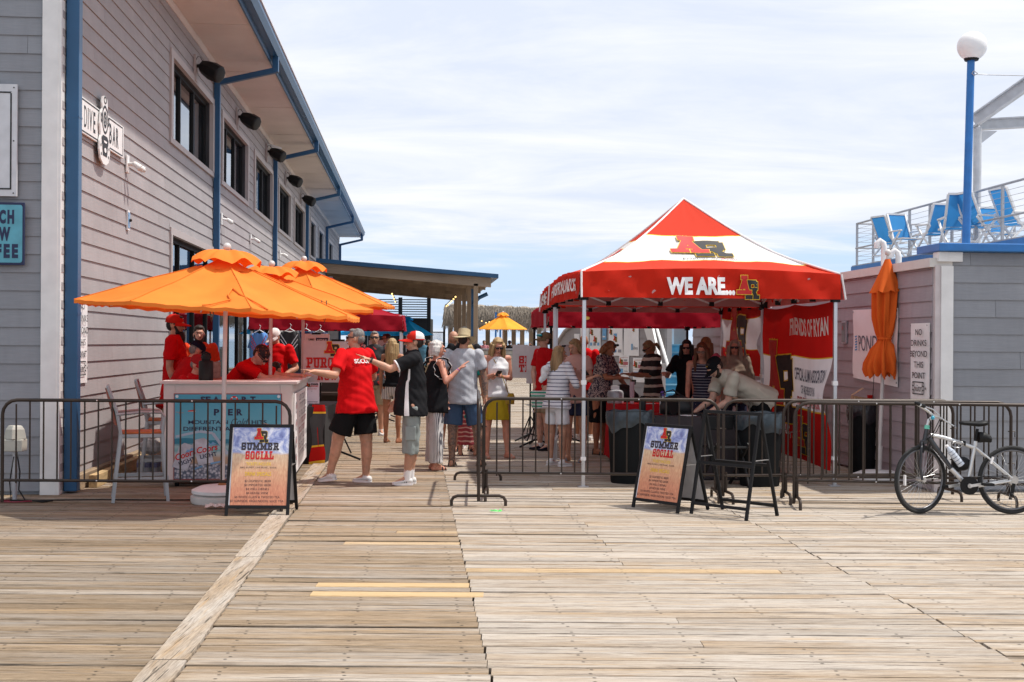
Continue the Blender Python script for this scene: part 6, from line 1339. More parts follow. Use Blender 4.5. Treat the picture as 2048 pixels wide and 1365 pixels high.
t = small('black_bag', 'black shoulder bag standing on the black table', 'bag', 1352, 15.5, .76); MB().loft([((0, 0, 0), (.2, 0, 0), (0, .1, 0)), ((0, 0, .1), (.21, 0, 0), (0, .11, 0)), ((0, 0, .2), (.15, 0, 0), (0, .06, 0)), ((0, 0, .23), (.08, 0, 0), (0, .03, 0))], 14).tube([(-.18, 0, .1), (-.2, -.05, .25), (-.05, -.05, .3), (.1, -.02, .2)], .01, 6).obj('bag', M_PBLK, t, smooth=True)
t = small('black_jacket', 'black jacket heaped over a chair back between the two tables', 'jacket', 1246, 18.2, .78); MB().ball((0, 0, .12), (.18, .14, .14), 12, 8).ball((.1, 0, .05), (.14, .1, .12), 10, 6).obj('heap', M_PBLK, t, smooth=True)
for k, (px, D, z, w) in enumerate(((1295, 17.2, .803, .2), (1310, 15.35, .763, .12), (1375, 15.1, .763, .14), (1340, 17.1, .803, .1))):
    t = small('paper_sheet', ('white papers spread on the red table', 'folded red and white cloth on the black table', 'white paper under the typing hand', 'small ticket slip on the red table')[k], 'paper', px, D, z); MB().box((-w/2, -.08, 0), (w/2, .08, .006)).obj('sheet', M_PWHT if k != 1 else M_FRED, t, M=Matrix.Rotation(.3*k, 4, 'Z'))
t = small('striped_bag', 'green and white striped tote hanging behind the striped-top woman', 'bag', 1081, 18.2, .68); MB().loft([((0, 0, 0), (.13, 0, 0), (0, .05, 0)), ((0, 0, .25), (.15, 0, 0), (0, .05, 0))], 12).obj('bag', M_PWHT, t); p = MB()
for k in range(5): p.loft([((0, 0, .02+k*.05), (.134+k*.004, 0, 0), (0, .054, 0)), ((0, 0, .04+k*.05), (.135+k*.004, 0, 0), (0, .055, 0))], 12)
p.obj('stripes', mat('green_stripe', (.03, .42, .28), .7), t)
t = thing('folding_chair', 'black folding chair behind the empty board, seen through the bars', 'chair', rz(R(200), GX(1448, 14.3))); f_ = MB()
for x in (-.2, .2): f_.bar((x, .22, 0), (x, -.16, .82), .025, .03).bar((x, -.22, 0), (x, .2, .5), .025, .03)
f_.bar((-.2, .14, .15), (.2, .14, .15), .02, .02).bar((-.2, -.16, .8), (.2, -.16, .8), .02, .02).obj('frame', M_BLACK, t); MB().box((-.2, -.18, .44), (.2, .2, .47)).obj('seat', M_BLACK, t, bevel=.01); MB().box((-.19, -.15, .64), (.19, -.12, .8)).obj('backrest', M_BLACK, t, bevel=.01)
# bins
M_LINER = mat('blue_black_liner', (.035, .05, .063), .32, var=.4, vscale=9, bump=.9, bscale=12); M_BIN = mat('black_bin_plastic', (.010, .011, .012), .7, spec=.12, var=.3, vscale=4, stretch=(1, 1, .2))
def trash_bin(label, px, D, w=.26, h_=.82, liner=M_LINER, sq=False):
    t = thing('trash_bin', label, 'bin', Matrix.Translation(GX(px, D)), group='lined black trash bins'); N = 28
    def ring(r_, z): return (Vector((0, 0, z)), Vector((r_, 0, 0)), Vector((0, r_*.85, 0)))
    MB().loft([ring(w*.84, 0), ring(w*.86, .03), ring(w, h_)], N).obj('body', M_BIN, t, smooth='auto')
    rnd = random.Random(px)
    def f(u, c):
        a = u*2*math.pi; r_ = w*(1.035+.02*math.sin(a*9+c*4)+.025*math.sin(a*17+c*9)*(c < .6))+.015*math.sin(c*3); zz = h_+.02-.19*c*(1+.25*math.sin(a*3+px)+.12*math.sin(a*7)); return Vector((r_*math.cos(a), r_*.86*math.sin(a), zz))
    MB().grid(f, 72, 6).obj('liner', liner, t, smooth=True)
    MB().grid(lambda u, c: Vector(((w*(1.03-.16*c))*math.cos(u*6.2832), .86*(w*(1.03-.16*c))*math.sin(u*6.2832), h_+.022-.25*c*c+.01*math.sin(u*40))), 48, 4).obj('liner_inside', liner, t, smooth=True)
    return t
trash_bin('black trash bin with blue-black liner left of the leaning sandwich board', 1259, 14.65); trash_bin('black trash bin with blue-black liner behind the empty board frame', 1519, 14.45, w=.265)
tb3 = trash_bin('narrow black trash bin with a box on top beside the closed umbrella', 1727, 15.7, w=.19, h_=.86, liner=mat('black_liner', (.02, .02, .025), .25, bump=.8, bscale=14))
t = thing('cardboard_box', 'open cardboard box stuck in the top of the narrow bin', 'box', Matrix.Translation(GX(1727, 15.7)+Vector((-.02, 0, .87)))); M_CARD = mat('cardboard', (.40, .26, .15), .8); MB().box((-.14, -.08, 0), (.12, .08, .10), M=Matrix.Rotation(R(10), 4, 'Y')).obj('box', M_CARD, t); MB().add([(-.14, -.08, .13), (.0, -.08, .22), (.0, .02, .22), (-.14, .02, .13)], [(0, 1, 2, 3)]).obj('flap', M_CARD, t); MB().box((.06, -.05, .08), (.12, 0, .13)).obj('red_scrap', M_FRED, t)
# ------------------------------------------------------------------ bicycle (x to the right, front wheel on the left)
def bicycle():
    g = GX(1822, 12.1); t = thing('bicycle', 'silver and black hybrid bicycle leaning on the right-hand barriers', 'bicycle', Matrix.Translation(g))
    s = 12.1/FPX; k = s/3.879
    def q(x, y, d=0): return Vector(((x/3.879+1520-1822)*s, d, (1027-(y/3.879+760))*s))     # side-view point
    M_TYRE = mat('tyre_rubber', (.02, .02, .02), .85, var=.3, bump=.4, bscale=60); M_RIM = mat('rim_alloy', (.16, .16, .17), .35, .7); M_SPK = mat('spoke_steel', (.5, .5, .5), .3, .9); M_SIL = mat('silver_frame_paint', (.62, .63, .64), .28, .55, var=.04, coat=.4); M_BFR = mat('black_frame_paint', (.025, .028, .035), .3, coat=.3)
    fh = q(1243, 785); rh = q(1952, 762)
    Rr = .332
    def wheel(c, yaw, name):
        c = Vector((c.x, c.y, Rr)); Mx = Matrix.Translation(c) @ Matrix.Rotation(yaw, 4, 'Z'); w = MB(); NN = 48
        w.loft([(Vector((math.cos(a)*(Rr-.019), 0, math.sin(a)*(Rr-.019))), Vector((math.cos(a)*.019, 0, math.sin(a)*.019)), Vector((0, .019, 0))) for a in [2*math.pi*i/NN for i in range(NN)]], 10, closed=True)
        o = w.obj(name, M_TYRE, t, smooth=True, M=Mx)
        MB().loft([(Vector((math.cos(a)*(Rr-.046), 0, math.sin(a)*(Rr-.046))), Vector((math.cos(a)*.011, 0, math.sin(a)*.011)), Vector((0, .012, 0))) for a in [2*math.pi*i/NN for i in range(NN)]], 6, closed=True).obj('rim', M_RIM, o, smooth=True)
        sp = MB()
        for i in range(32):
            a = 2*math.pi*i/32; a2 = a+(.35 if i % 2 else -.35); sy = .025 if i % 4 < 2 else -.025
            sp.cone((math.cos(a2)*.02, sy, math.sin(a2)*.02), (math.cos(a)*(Rr-.055), 0, math.sin(a)*(Rr-.055)), .0014, .0014, 4)
        sp.obj('spokes', M_SPK, o); MB().cone((0, -.045, 0), (0, .045, 0), .018, .018, 12).cone((0, -.055, 0), (0, -.05, 0), .026, .026, 12).obj('hub', M_SPK, o); return o
    wf = wheel(fh, R(27), 'wheel'); wheel(rh, 0, 'wheel')
    MB().box((-.21, -.012, -.05), (-.195, .012, .05)).obj('reflector', M_PWHT, wf)
    fh = Vector((fh.x, 0, Rr)); rh = Vector((rh.x, 0, Rr)); bb = q(1605, 812); hb = q(1268, 470); ht = q(1290, 378); st = q(1660, 500); sc_ = q(1672, 430)
    tt = q(1318, 425); tube = lambda a, b_, r1, r2=None: MB().cone(a, b_, r1, r2 or r1, 12)
    tube(hb+Vector((.005, 0, 0)), ht, .021).obj('head_tube', M_BFR, t, smooth='auto')
    MB().tube([tt, q(1420, 445), q(1520, 475), q(1655, 520)], .019, 12).obj('top_tube', M_SIL, t, smooth='auto')
    dm = hb.lerp(bb, .62); MB().cone(q(1300, 440), dm, .027, .024, 12).obj('down_tube', M_BFR, t, smooth='auto'); MB().cone(dm, bb, .024, .021, 12).obj('down_tube_end', M_SIL, t, smooth='auto')
    tube(bb, q(1666, 490), .018).obj('seat_tube', M_SIL, t, smooth='auto')
    for d in (-.045, .045):
        MB().tube([q(1650, 828, d*.6), rh+Vector((0, d, 0))], .010, 8).obj('chain_stay', M_SIL, t); MB().tube([q(1668, 520, d*.4), q(1760, 600, d), rh+Vector((0, d, .01))], .009, 8).obj('seat_stay', M_SIL, t)
        a = Vector((hb.x-.01, 0, hb.z)); dv = Vector((math.sin(R(27))*d*0, 0, 0)); MB().tube([a, a+Vector((-.03, d*1.2, -.06)), Vector((fh.x-.02, d*1.2, fh.z+.12)), fh+Vector((.0, d*1.2, 0))], .013, 8).obj('fork_blade', M_BFR, t, smooth='auto')
    MB().cone(hb+Vector((0, -.05, -.01)), hb+Vector((0, .05, -.01)), .02, .02, 10).obj('fork_crown', M_BFR, t)
    MB().cone(ht, ht+Vector((.003, 0, .035)), .026, .024, 14).obj('headset', mat('mint_rubber', (.15, .55, .42), .5), t, smooth='auto')
    sm_ = q(1345, 280); MB().tube([ht+Vector((.003, 0, .035)), q(1305, 310), sm_], .016, 10).obj('stem', M_SIL, t, smooth='auto')
    gl_ = q(1180, 180, -.12); gr = q(1478, 315, .25); MB().tube([q(1160, 180, -.30), gl_, q(1270, 235, -.1), sm_, q(1400, 290, .08), gr], .013, 10).obj('handlebar', M_SIL, t, smooth='auto')
    MB().cone(q(1122, 165, -.33), q(1215, 195, -.2), .018, .018, 12, rounded=True).obj('grip', M_BLACK, t, smooth='auto'); MB().cone(gr, q(1500, 325, .33), .017, .017, 12, rounded=True).obj('grip', M_BLACK, t, smooth='auto')
    MB().tube([q(1240, 200, -.13), q(1290, 220, -.18), q(1335, 265, -.2)], .007, 6).tube([q(1440, 300, .16), q(1490, 335, .12), q(1530, 362, .1)], .008, 6).obj('brake_lever', M_SPK, t)
    MB().ball(q(1325, 290, -.04), .02, 8, 6).obj('bell', mat('teal_clamp', (.05, .35, .5), .4), t, smooth=True)
    for a_, b__, c_ in (((1270, 240), (1310, 330), (1300, 420)), ((1400, 300), (1350, 400), (1262, 480)), ((1380, 300), (1320, 420), (1330, 440))): MB().tube([q(*a_, -.04), q(*b__, -.05), q(*c_, -.03)], .004, 5).obj('cable', M_BLACK, t)
    # saddle
    secs = []
    for x, z, w, hh in ((1545, 330, .022, .014), (1575, 332, .028, .02), (1630, 335, .045, .022), (1690, 338, .075, .026), (1730, 330, .085, .03), (1753, 330, .06, .022)):
        c = q(x, z); secs.append((c, Vector((0, w, 0)), Vector((0, 0, hh))))
    MB().loft(secs, 16).obj('saddle', M_BLACK, t, smooth=True); tube(q(1666, 490), q(1684, 375), .0135).obj('seat_post', M_BLACK, t, smooth='auto'); MB().cone(q(1664, 505), q(1668, 470), .021, .021, 12).obj('seat_clamp', M_SIL, t)
    MB().loft([(q(1690, 440), Vector((0, .05, 0)), Vector((0, 0, .055))), (q(1740, 440), Vector((0, .055, 0)), Vector((0, 0, .05))), (q(1785, 455), Vector((0, .04, 0)), Vector((0, 0, .035)))], 10).obj('saddle_bag', M_BLACK, t, smooth='auto')
    # drivetrain
    MB().cone(bb+Vector((0, -.065, 0)), bb+Vector((0, -.055, 0)), .088, .088, 28).obj('chainring', M_BLACK, t, smooth='auto'); MB().cone(bb+Vector((0, -.08, 0)), bb+Vector((0, .08, 0)), .022, .022, 12).obj('bottom_bracket', M_SPK, t)
    MB().bar(bb+Vector((0, -.085, 0)), bb+Vector((.15, -.085, .025)), .014, .026).bar(bb+Vector((0, .085, 0)), bb+Vector((-.15, .085, -.025)), .014, .026).obj('crank', M_SIL, t)
    MB().box(tuple(bb+Vector((.10, -.18, .01))), tuple(bb+Vector((.20, -.095, .035)))).box(tuple(bb+Vector((-.2, .095, -.04))), tuple(bb+Vector((-.1, .18, -.015)))).obj('pedal', M_BLACK, t, bevel=.004)
    MB().cone(rh+Vector((0, -.05, 0)), rh+Vector((0, -.03, 0)), .045, .05, 18).obj('cassette', M_SPK, t); MB().tube([bb+Vector((0, -.06, .085)), rh+Vector((0, -.045, .045))], .004, 4).tube([bb+Vector((0, -.06, -.085)), rh+Vector((-.02, -.045, -.12)), rh+Vector((.01, -.045, -.06))], .004, 4).obj('chain', M_BLACK, t)
    MB().bar(rh+Vector((0, -.05, -.03)), rh+Vector((-.02, -.05, -.14)), .012, .03).ball(rh+Vector((-.02, -.05, -.14)), .02, 8, 6).obj('derailleur', M_BLACK, t)
    MB().box(tuple(q(1585, 505, -.03)), tuple(q(1575, 470, .03))).obj('top_clamp', M_BLACK, t)
    lk = [q(1500+45*math.cos(a)+20, 495+25*math.sin(a), -.03+.02*math.sin(a*3)) for a in [i*.5 for i in range(14)]]; MB().tube(lk, .006, 6).obj('cable_lock', M_SPK, t, smooth=True)
    # helmet / black pannier behind the down tube
    MB().ball(q(1575, 650, .05), (.09, .07, .07), 14, 10).ball(q(1530, 690, .05), (.05, .05, .04), 10, 8).obj('hanging_helmet', M_BLACK, t, smooth=True)
    p = Print(lambda u, z, off: hb.lerp(bb, .25)+Vector((u*.62-z*.78, -.028-off, -u*.78*1.02-z*.62*-.0+z*.62)), .002)
    p.text('TREK', -.02, .18, -.016, .016, .03).obj(M_PWHT, t)
    # brakes
    MB().bar(q(1255, 490, -.05), q(1250, 560, -.05), .012, .02).bar(q(1300, 490, -.05), q(1290, 550, -.06), .008, .014).obj('brake', M_BLACK, t); MB().bar(q(1790, 590, -.05), q(1770, 640, -.06), .012, .02).obj('brake', M_PWHT, t)
    a, b_ = q(1462, 545, -.05), q(1548, 655, -.05); d = (b_-a).normalized()
    w = thing('drink_bottle', 'clear ribbed water bottle held on the bicycle down tube', 'bottle', Matrix.Identity(4)); o3 = Vector(g)
    mb = MB()
    for i in range(5): f0_, f1_ = i/5, (i+1)/5; mb.cone(o3+a.lerp(b_, f0_+.02), o3+a.lerp(b_, f1_-.02), .034, .034, 14)
    mb.obj('body', MATS['clear_plastic'], w, smooth='auto'); MB().cone(o3+a-d*.05, o3+a-d*.001, .014, .03, 12).obj('neck', MATS['clear_plastic'], w, smooth='auto'); MB().cone(o3+a-d*.07, o3+a-d*.052, .015, .015, 12).obj('cap', M_PWHT, w)
bicycle()
# ------------------------------------------------------------------ people
SKINS = {}
def skin(name, col, tattoo=False):
    k = name
    if k in SKINS: return SKINS[k]
    m = bpy.data.materials.new(name); SKINS[k] = m; m.use_nodes = True; n = m.node_tree.nodes; l = m.node_tree.links; b = n['Principled BSDF']; b.inputs['Roughness'].default_value = .5; b.inputs['Specular IOR Level'].default_value = .35
    b.inputs['Subsurface Weight'].default_value = .0
    tc = n.new('ShaderNodeTexCoord'); t = n.new('ShaderNodeTexNoise'); t.inputs['Scale'].default_value = 14; t.inputs['Detail'].default_value = 6; l.new(tc.outputs['Object'], t.inputs[0])
    c0 = tuple(c*.82 for c in col); c1 = (min(1, col[0]*1.12), col[1]*1.03, col[2]*1.0)
    cc = ramp(n, l, t.outputs[0], [(.35, c0), (.65, c1)])
    if tattoo:
        t2 = n.new('ShaderNodeTexNoise'); t2.inputs['Scale'].default_value = 16; t2.inputs['Detail'].default_value = 5; t2.inputs['Distortion'].default_value = 2.5; l.new(tc.outputs['Object'], t2.inputs[0])
        ink = ramp(n, l, t2.outputs[0], [(.42, (.05, .055, .06)), (.48, (.12, .10, .09)), (.53, (.30, .14, .08)), (.60, (.10, .16, .15)), (.66, (.34, .10, .07))])
        vo = n.new('ShaderNodeTexVoronoi'); vo.feature = 'DISTANCE_TO_EDGE'; vo.inputs['Scale'].default_value = 22; mp = n.new('ShaderNodeMapping'); l.new(tc.outputs['Object'], mp.inputs[0]); l.new(t2.outputs[1], mp.inputs['Location']); l.new(mp.outputs[0], vo.inputs[0])
        ln = n.new('ShaderNodeMapRange'); l.new(vo.outputs[0], ln.inputs[0]); ln.inputs[1].default_value = .03; ln.inputs[2].default_value = .09; ln.inputs[3].default_value = .95; ln.inputs[4].default_value = .72
        at = n.new('ShaderNodeAttribute'); at.attribute_name = 'ink'; mu = n.new('ShaderNodeMath'); mu.operation = 'MULTIPLY'; l.new(ln.outputs[0], mu.inputs[0]); l.new(at.outputs['Fac'], mu.inputs[1])
        mx = n.new('ShaderNodeMix'); mx.data_type = 'RGBA'; l.new(mu.outputs[0], mx.inputs[0]); l.new(cc, mx.inputs[6]); l.new(ink, mx.inputs[7]); cc = mx.outputs[2]
    l.new(cc, b.inputs['Base Color']); return m
SK_L = lambda: skin('light_skin', (.60, .36, .27)); SK_T = lambda: skin('tanned_skin', (.52, .285, .19)); SK_B = lambda: skin('bronzed_skin', (.40, .185, .105)); SK_R = lambda: skin('ruddy_skin', (.56, .27, .19)); SK_INK = lambda: skin('tattooed_skin', (.50, .27, .18), True)
def cloth(name, col, **k):
    k.setdefault('bump', .25); return mat(name, col, .85, var=k.pop('var', .10), vscale=k.pop('vscale', 5), bscale=k.pop('bscale', 14), spec=.12 if max(col) > .05 else .06, **k)
def striped(name, base, line, scale, duty=.3, axis=2, rough=.8, wob=0.0):
    if name in MATS: return MATS[name]
    m, n, l, b = nodemat(name); b.inputs['Roughness'].default_value = rough
    tc = n.new('ShaderNodeTexCoord'); sep = n.new('ShaderNodeSeparateXYZ'); l.new(tc.outputs['Object'], sep.inputs[0]); src = sep.outputs[axis]
    if axis == 0: xy = n.new('ShaderNodeMath'); xy.operation = 'MULTIPLY_ADD'; l.new(sep.outputs[1], xy.inputs[0]); xy.inputs[1].default_value = .7; l.new(src, xy.inputs[2]); src = xy.outputs[0]
    if axis == 'ang':
        pass
    mu = n.new('ShaderNodeMath'); mu.operation = 'MULTIPLY'; mu.inputs[1].default_value = scale; l.new(src, mu.inputs[0]); 
    if wob:
        nz = n.new('ShaderNodeTexNoise'); nz.inputs['Scale'].default_value = 5; l.new(tc.outputs['Object'], nz.inputs[0]); ma = n.new('ShaderNodeMath'); ma.operation = 'MULTIPLY_ADD'; l.new(nz.outputs[0], ma.inputs[0]); ma.inputs[1].default_value = wob; l.new(mu.outputs[0], ma.inputs[2]); mu = ma
    fr = n.new('ShaderNodeMath'); fr.operation = 'FRACT'; l.new(mu.outputs[0], fr.inputs[0]); lt = n.new('ShaderNodeMath'); lt.operation = 'LESS_THAN'; l.new(fr.outputs[0], lt.inputs[0]); lt.inputs[1].default_value = duty
    mx = n.new('ShaderNodeMix'); mx.data_type = 'RGBA'; l.new(lt.outputs[0], mx.inputs[0]); mx.inputs[6].default_value = (*base, 1); mx.inputs[7].default_value = (*line, 1); l.new(mx.outputs[2], b.inputs['Base Color']); return m
def speckled(name, base, spot, scale, thr=.5):
    if name in MATS: return MATS[name]
    m, n, l, b = nodemat(name); b.inputs['Roughness'].default_value = .8; tc = n.new('ShaderNodeTexCoord'); t = n.new('ShaderNodeTexNoise'); t.inputs['Scale'].default_value = scale; t.inputs['Detail'].default_value = 2; t.inputs['Distortion'].default_value = 1.5; l.new(tc.outputs['Object'], t.inputs[0])
    c = ramp(n, l, t.outputs[0], [(thr-.02, base), (thr+.02, spot)]); l.new(c, b.inputs['Base Color']); return m
def hairmat(name, col):
    return mat(name, col, .55, var=.45, vscale=30, stretch=(1, 1, .12), bump=.9, bscale=70, spec=.4)
TSH = []
def TS(a, z, off=0):
    """point on the last shirt built: angle a from the wearer's left (+x) round to the back, height z"""
    prof, bl, bust, w, q, U = TSH[0]
    for (z0, x0, y0), (z1, x1, y1) in zip(prof, prof[1:]):
        if z0 <= z <= z1: f = (z-z0)/(z1-z0); rx, ry = x0+(x1-x0)*f, y0+(y1-y0)*f; break
    else: rx, ry = prof[-1][1:]
    cy = (-bl*.35 if z < .15 else 0)-(bust*.3 if .15 < z < .24 else 0)
    return U(math.cos(a)*(rx*w+off/q), cy+math.sin(a)*(ry*w+off/q), z)
JOBS = []                                        # (object, voxel, smooth iterations, wrinkle amplitude, wrinkle scale)
V = Vector
def ell(mb, c, r, M=None, n=12, m=8): return mb.ball(c, r, n, m, M)
def person(label, px, D, face, h, arms=None, legs=None, lean=(0, 0), look=(0, 0), seat=None, sk=None, w=1.0, belly=0.0, female=False, shirt=None, pants=None, hair=None, cap=None, glasses=None, shoes=None, vox=.011, raise_=0, base=None, mouth=True, group=None, ink=None, beard=None, extra=None):
    sk = sk or SK_T(); yaw = R(face); g = V(base) if base is not None else GX(px, D)
    t = thing('person', label, 'person', rz(yaw, g), group=group); inv = Matrix.Rotation(-yaw, 3, 'Z')
    arms = arms or {}; legs = legs or {}
    q = h
    def WD(d): v = inv @ V(d); return v.normalized()
    # skeleton
    leg = {}
    for s_, nm in ((1, 'L'), (-1, 'R')):
        d1, d2 = legs.get(nm, (None, None))[:2] if nm in legs else (None, None)
        d1 = WD(d1) if d1 is not None else V((s_*.045, -.02, -1)).normalized(); d2 = WD(d2) if d2 is not None else V((s_*.01, .03, -1)).normalized()
        leg[nm] = (d1, d2, s_)
    hipw = .052*(1.0 if not female else 1.05)*w**.5
    def legpts(pz):
        o = {}
        for nm, (d1, d2, s_) in leg.items():
            hip = V((s_*hipw*q, 0, pz-.02*q)); kn = hip+d1*.235*q; an = kn+d2*.235*q; o[nm] = (hip, kn, an)
        return o
    pz = 1.0*q; lp = legpts(pz); low = min(p[2].z for p in lp.values()); 
    pz = pz-low+.045*q if seat is None else seat
    if raise_: pz += raise_
    lp = legpts(pz)
    fwd, side = R(lean[0]), R(lean[1]); P0 = V((0, 0, pz))
    UR = (Matrix.Rotation(side, 3, 'Y') @ Matrix.Rotation(fwd, 3, 'X'))
    def U(x, y, z): return P0+UR @ (V((x, y, z))*q)          # z measured up from the pelvis centre, in body heights
    sw = .103*w**.6*(.92 if female else 1.0)
    sh_ = {'L': U(sw, 0, .285), 'R': U(-sw, 0, .285)}
    arm = {}
    for nm, s_ in (('L', 1), ('R', -1)):
        a = arms.get(nm); d1 = WD(a[0]) if a else V((s_*.18, .02, -1)).normalized(); d2 = WD(a[1]) if a else V((s_*.06, -.15, -1)).normalized(); pose = a[2] if a and len(a) > 2 else 'relaxed'
        el = sh_[nm]+d1*.165*q; wr = el+d2*.145*q; arm[nm] = (sh_[nm], el, wr, d1, d2, pose, s_)
    HR = UR @ (Matrix.Rotation(R(look[0]), 3, 'Z') @ Matrix.Rotation(R(look[1]), 3, 'X'))
    nk = U(0, .004, .335)
    def Hd(x, y, z): return nk+HR @ (V((x, y, z))*q)
    HM = HR.to_4x4().to_3x3()
    # body
    b = MB()
    for cz, rx, ry, rz_ in ((0, .082, .06, .06), (.07, .072, .052, .07), (.16, .080, .052, .08), (.225, .086, .054, .07)): ell(b, U(0, 0, cz), V((rx*w, ry*w, rz_))*q, UR)
    b.cone(sh_['L'], sh_['R'], .030*q, .030*q, 10, True); b.cone(U(0, .004, .27), Hd(0, 0, .01), .036*q*w**.4, .029*q*w**.3, 12, True)
    ell(b, Hd(0, .008, .072), V((.0405, .052, .052))*q, HR); ell(b, Hd(0, -.012, .045), V((.033, .036, .046))*q, HR); ell(b, Hd(0, -.022, .018), V((.022, .022, .018))*q, HR)
    b.cone(Hd(0, -.042, .065), Hd(0, -.060, .043), .0055*q, .0085*q, 8, True); ell(b, Hd(0, -.046, .078), V((.026, .008, .007))*q, HR, 10, 6)
    ell(b, Hd(0, -.0475, .022), V((.012, .007, .006))*q, HR, 10, 6)
    for s_ in (-1, 1): ell(b, Hd(s_*.0405, .006, .052), V((.006, .012, .018))*q, HR, 8, 6)
    k_ = w**.5*(.9 if female else 1)
    for nm, (a, el, wr, d1, d2, pose, s_) in arm.items():
        b.cone(a, el, .030*q*k_, .0225*q*k_, 10, True); b.cone(a+d1*.03*q, a+d1*.11*q, .029*q*k_, .026*q*k_, 10, True); b.cone(el, el.lerp(wr, .35), .0225*q*k_, .024*q*k_, 10, True); b.cone(el.lerp(wr, .3), wr, .024*q*k_, .0145*q*k_, 10, True)
        hand(b, wr, d2, inv, pose, s_, q/1.78)
    for nm, (hp, kn, an) in lp.items():
        s_ = leg[nm][2]; b.cone(hp, kn, .054*q*k_, .037*q*k_, 12, True); b.cone(kn, an, .034*q*k_, .021*q*k_, 12, True)
        d2 = leg[nm][1]; bk = V((0, 1, 0)); b.cone(kn.lerp(an, .12)+bk*.008*q, kn.lerp(an, .48)+bk*.009*q, .031*q*k_, .029*q*k_, 10, True)
        b.cone(kn.lerp(an, .4)+bk*.006*q, kn.lerp(an, .8), .032*q*k_, .022*q*k_, 10, True)
    foot = {}
    for nm, (hp, kn, an) in lp.items():
        s_ = leg[nm][2]; ex = legs.get(nm, ()); fa = R(ex[2]) if len(ex) > 2 and ex[2] is not None else R(s_*9); lift = R(ex[3]) if len(ex) > 3 else 0
        FR = Matrix.Rotation(fa, 3, 'Z') @ Matrix.Rotation(lift, 3, 'X'); foot[nm] = (an, FR)
        f = lambda x, y, z, an=an, FR=FR: an+FR @ (V((x, y, z))*q)
        b.cone(an, f(0, .02, -.028), .02*q, .018*q, 8, True); b.cone(f(0, .018, -.028), f(0, -.075, -.033), .018*q, .016*q, 10, True, flat=.8, up=(0, 0, 1)); b.cone(f(0, -.02, -.012), f(0, -.07, -.032), .019*q, .014*q, 8, True)
    body = b.obj('body', sk, t, smooth=True); JOBS.append((body, vox if vox < .011 else .0125, 2, 0, 0, (lp, arm, ink) if ink else None))
    # clothes
    if shirt:
        kind, m, *op = shirt; o = dict(hem=-.06, sleeve=.62, loose=.0, wr=.008); o.update(op[0] if op else {}); L_ = o['loose']; hem = o['hem']; c = MB(); bl = belly
        bust = .012 if female else 0
        prof = [(hem, .101+L_, .076+L_+bl*.6), (hem+.03, .099+L_, .074+L_+bl*.8), (0.02, .086+L_*.8, .066+L_*.8+bl), (.09, .080+L_*.7 - (.008 if female else 0), .063+L_*.7+bl*.9), (.15, .084+L_*.4, .064+L_*.4+bl*.4), (.205, .092+L_*.2, .066+L_*.2+bust), (.25, .096, .058), (.288, .099, .052), (.312, .074, .046), (.333, .042, .038)]
        if kind == 'tank': prof = prof[:-3]+[(.285, .062, .05), (.30, .05, .044)]
        t_prof = prof; TSH.clear(); TSH.append((prof, bl, bust, w, q, U))
        secs = [(U(0, (-bl*.35 if z < .15 else 0)-(bust*.3 if .15 < z < .24 else 0), z), UR @ V((rx*w*q, 0, 0)), UR @ V((0, ry*w*q, 0))) for z, rx, ry in prof]
        c.loft(secs, 20)
        if kind != 'tank':
            for nm, (a, el, wr_, d1, d2, pose, s_) in arm.items():
                k2 = .0365*w**.4+L_*.25; sl = o['sleeve']; ell(c, a-d1*.006*q, V((k2, k2, k2))*q*.98, None, 10, 8)
                if sl <= 1: e = a.lerp(el, sl); c.cone(a, e, k2*q, (.0375*w**.4+L_*.35)*q, 12)
                else: e = el.lerp(wr_, sl-1); c.cone(a, el, k2*q, .032*q, 12, True); c.cone(el, e, .032*q, .026*q, 12)
            if kind == 'polo': c.cone(U(0, .004, .315), U(0, -.002, .345), .042*q, .036*q, 14)
        so = c.obj('shirt' if kind != 'dress' else 'dress', m, t, smooth=True); JOBS.append((so, .0115, 1, o['wr'], 1, None))
        t['_'] = 1; del t['_']
    shirt_front = U
    if pants:
        kind, m, *op = pants; o = dict(len=.85, flare=0, wr=.007, band=.045); o.update(op[0] if op else {}); c = MB(); fl = o['flare']
        if kind == 'skirt':
            L_ = o['len']*.47; c.loft([(V((0, 0, pz+.05*q)), V((.078*w*q, 0, 0)), V((0, .06*w*q, 0))), (V((0, 0, pz-.02*q)), V((.090*w*q, 0, 0)), V((0, .072*w*q, 0))), (V((0, 0, pz-L_*q)), V(((.094+fl)*w*q, 0, 0)), V((0, (.082+fl)*w*q, 0)))], 24)
            if seat is not None:
                for nm, (hp, kn, an) in lp.items(): c.cone(hp, kn, .07*q, .05*q, 12)
        else:
            c.loft([(U(0, 0, o['band']), UR @ V((.077*w*q, 0, 0)), UR @ V((0, (.059*w+belly*.4)*q, 0))), (V((0, 0, pz)), V((.087*w*q, 0, 0)), V((0, .069*w*q, 0))), (V((0, 0, pz-.045*q)), V((.088*w*q, 0, 0)), V((0, .068*w*q, 0))), (V((0, 0, pz-.085*q)), V((.06*w*q, 0, 0)), V((0, .055*w*q, 0)))], 18)
            for nm, (hp, kn, an) in lp.items():
                L_ = o['len']
                if L_ <= 1: e = hp.lerp(kn, L_); c.cone(hp, e, .056*q*k_, (.050+fl)*q*k_, 14)
                else: e = kn.lerp(an, L_-1); c.cone(hp, kn, .056*q*k_, (.043+fl*.6)*q*k_, 14); c.cone(kn, e, (.043+fl*.6)*q*k_, (.034+fl)*q*k_, 14); ell(c, kn, V((1, 1, 1))*(.043+fl*.6)*q*k_, None, 10, 8)
        po = c.obj({'skirt': 'skirt', 'pants': 'trousers'}.get(kind, 'shorts'), m, t, smooth=True); JOBS.append((po, .0115, 1, o['wr'], 2, None))
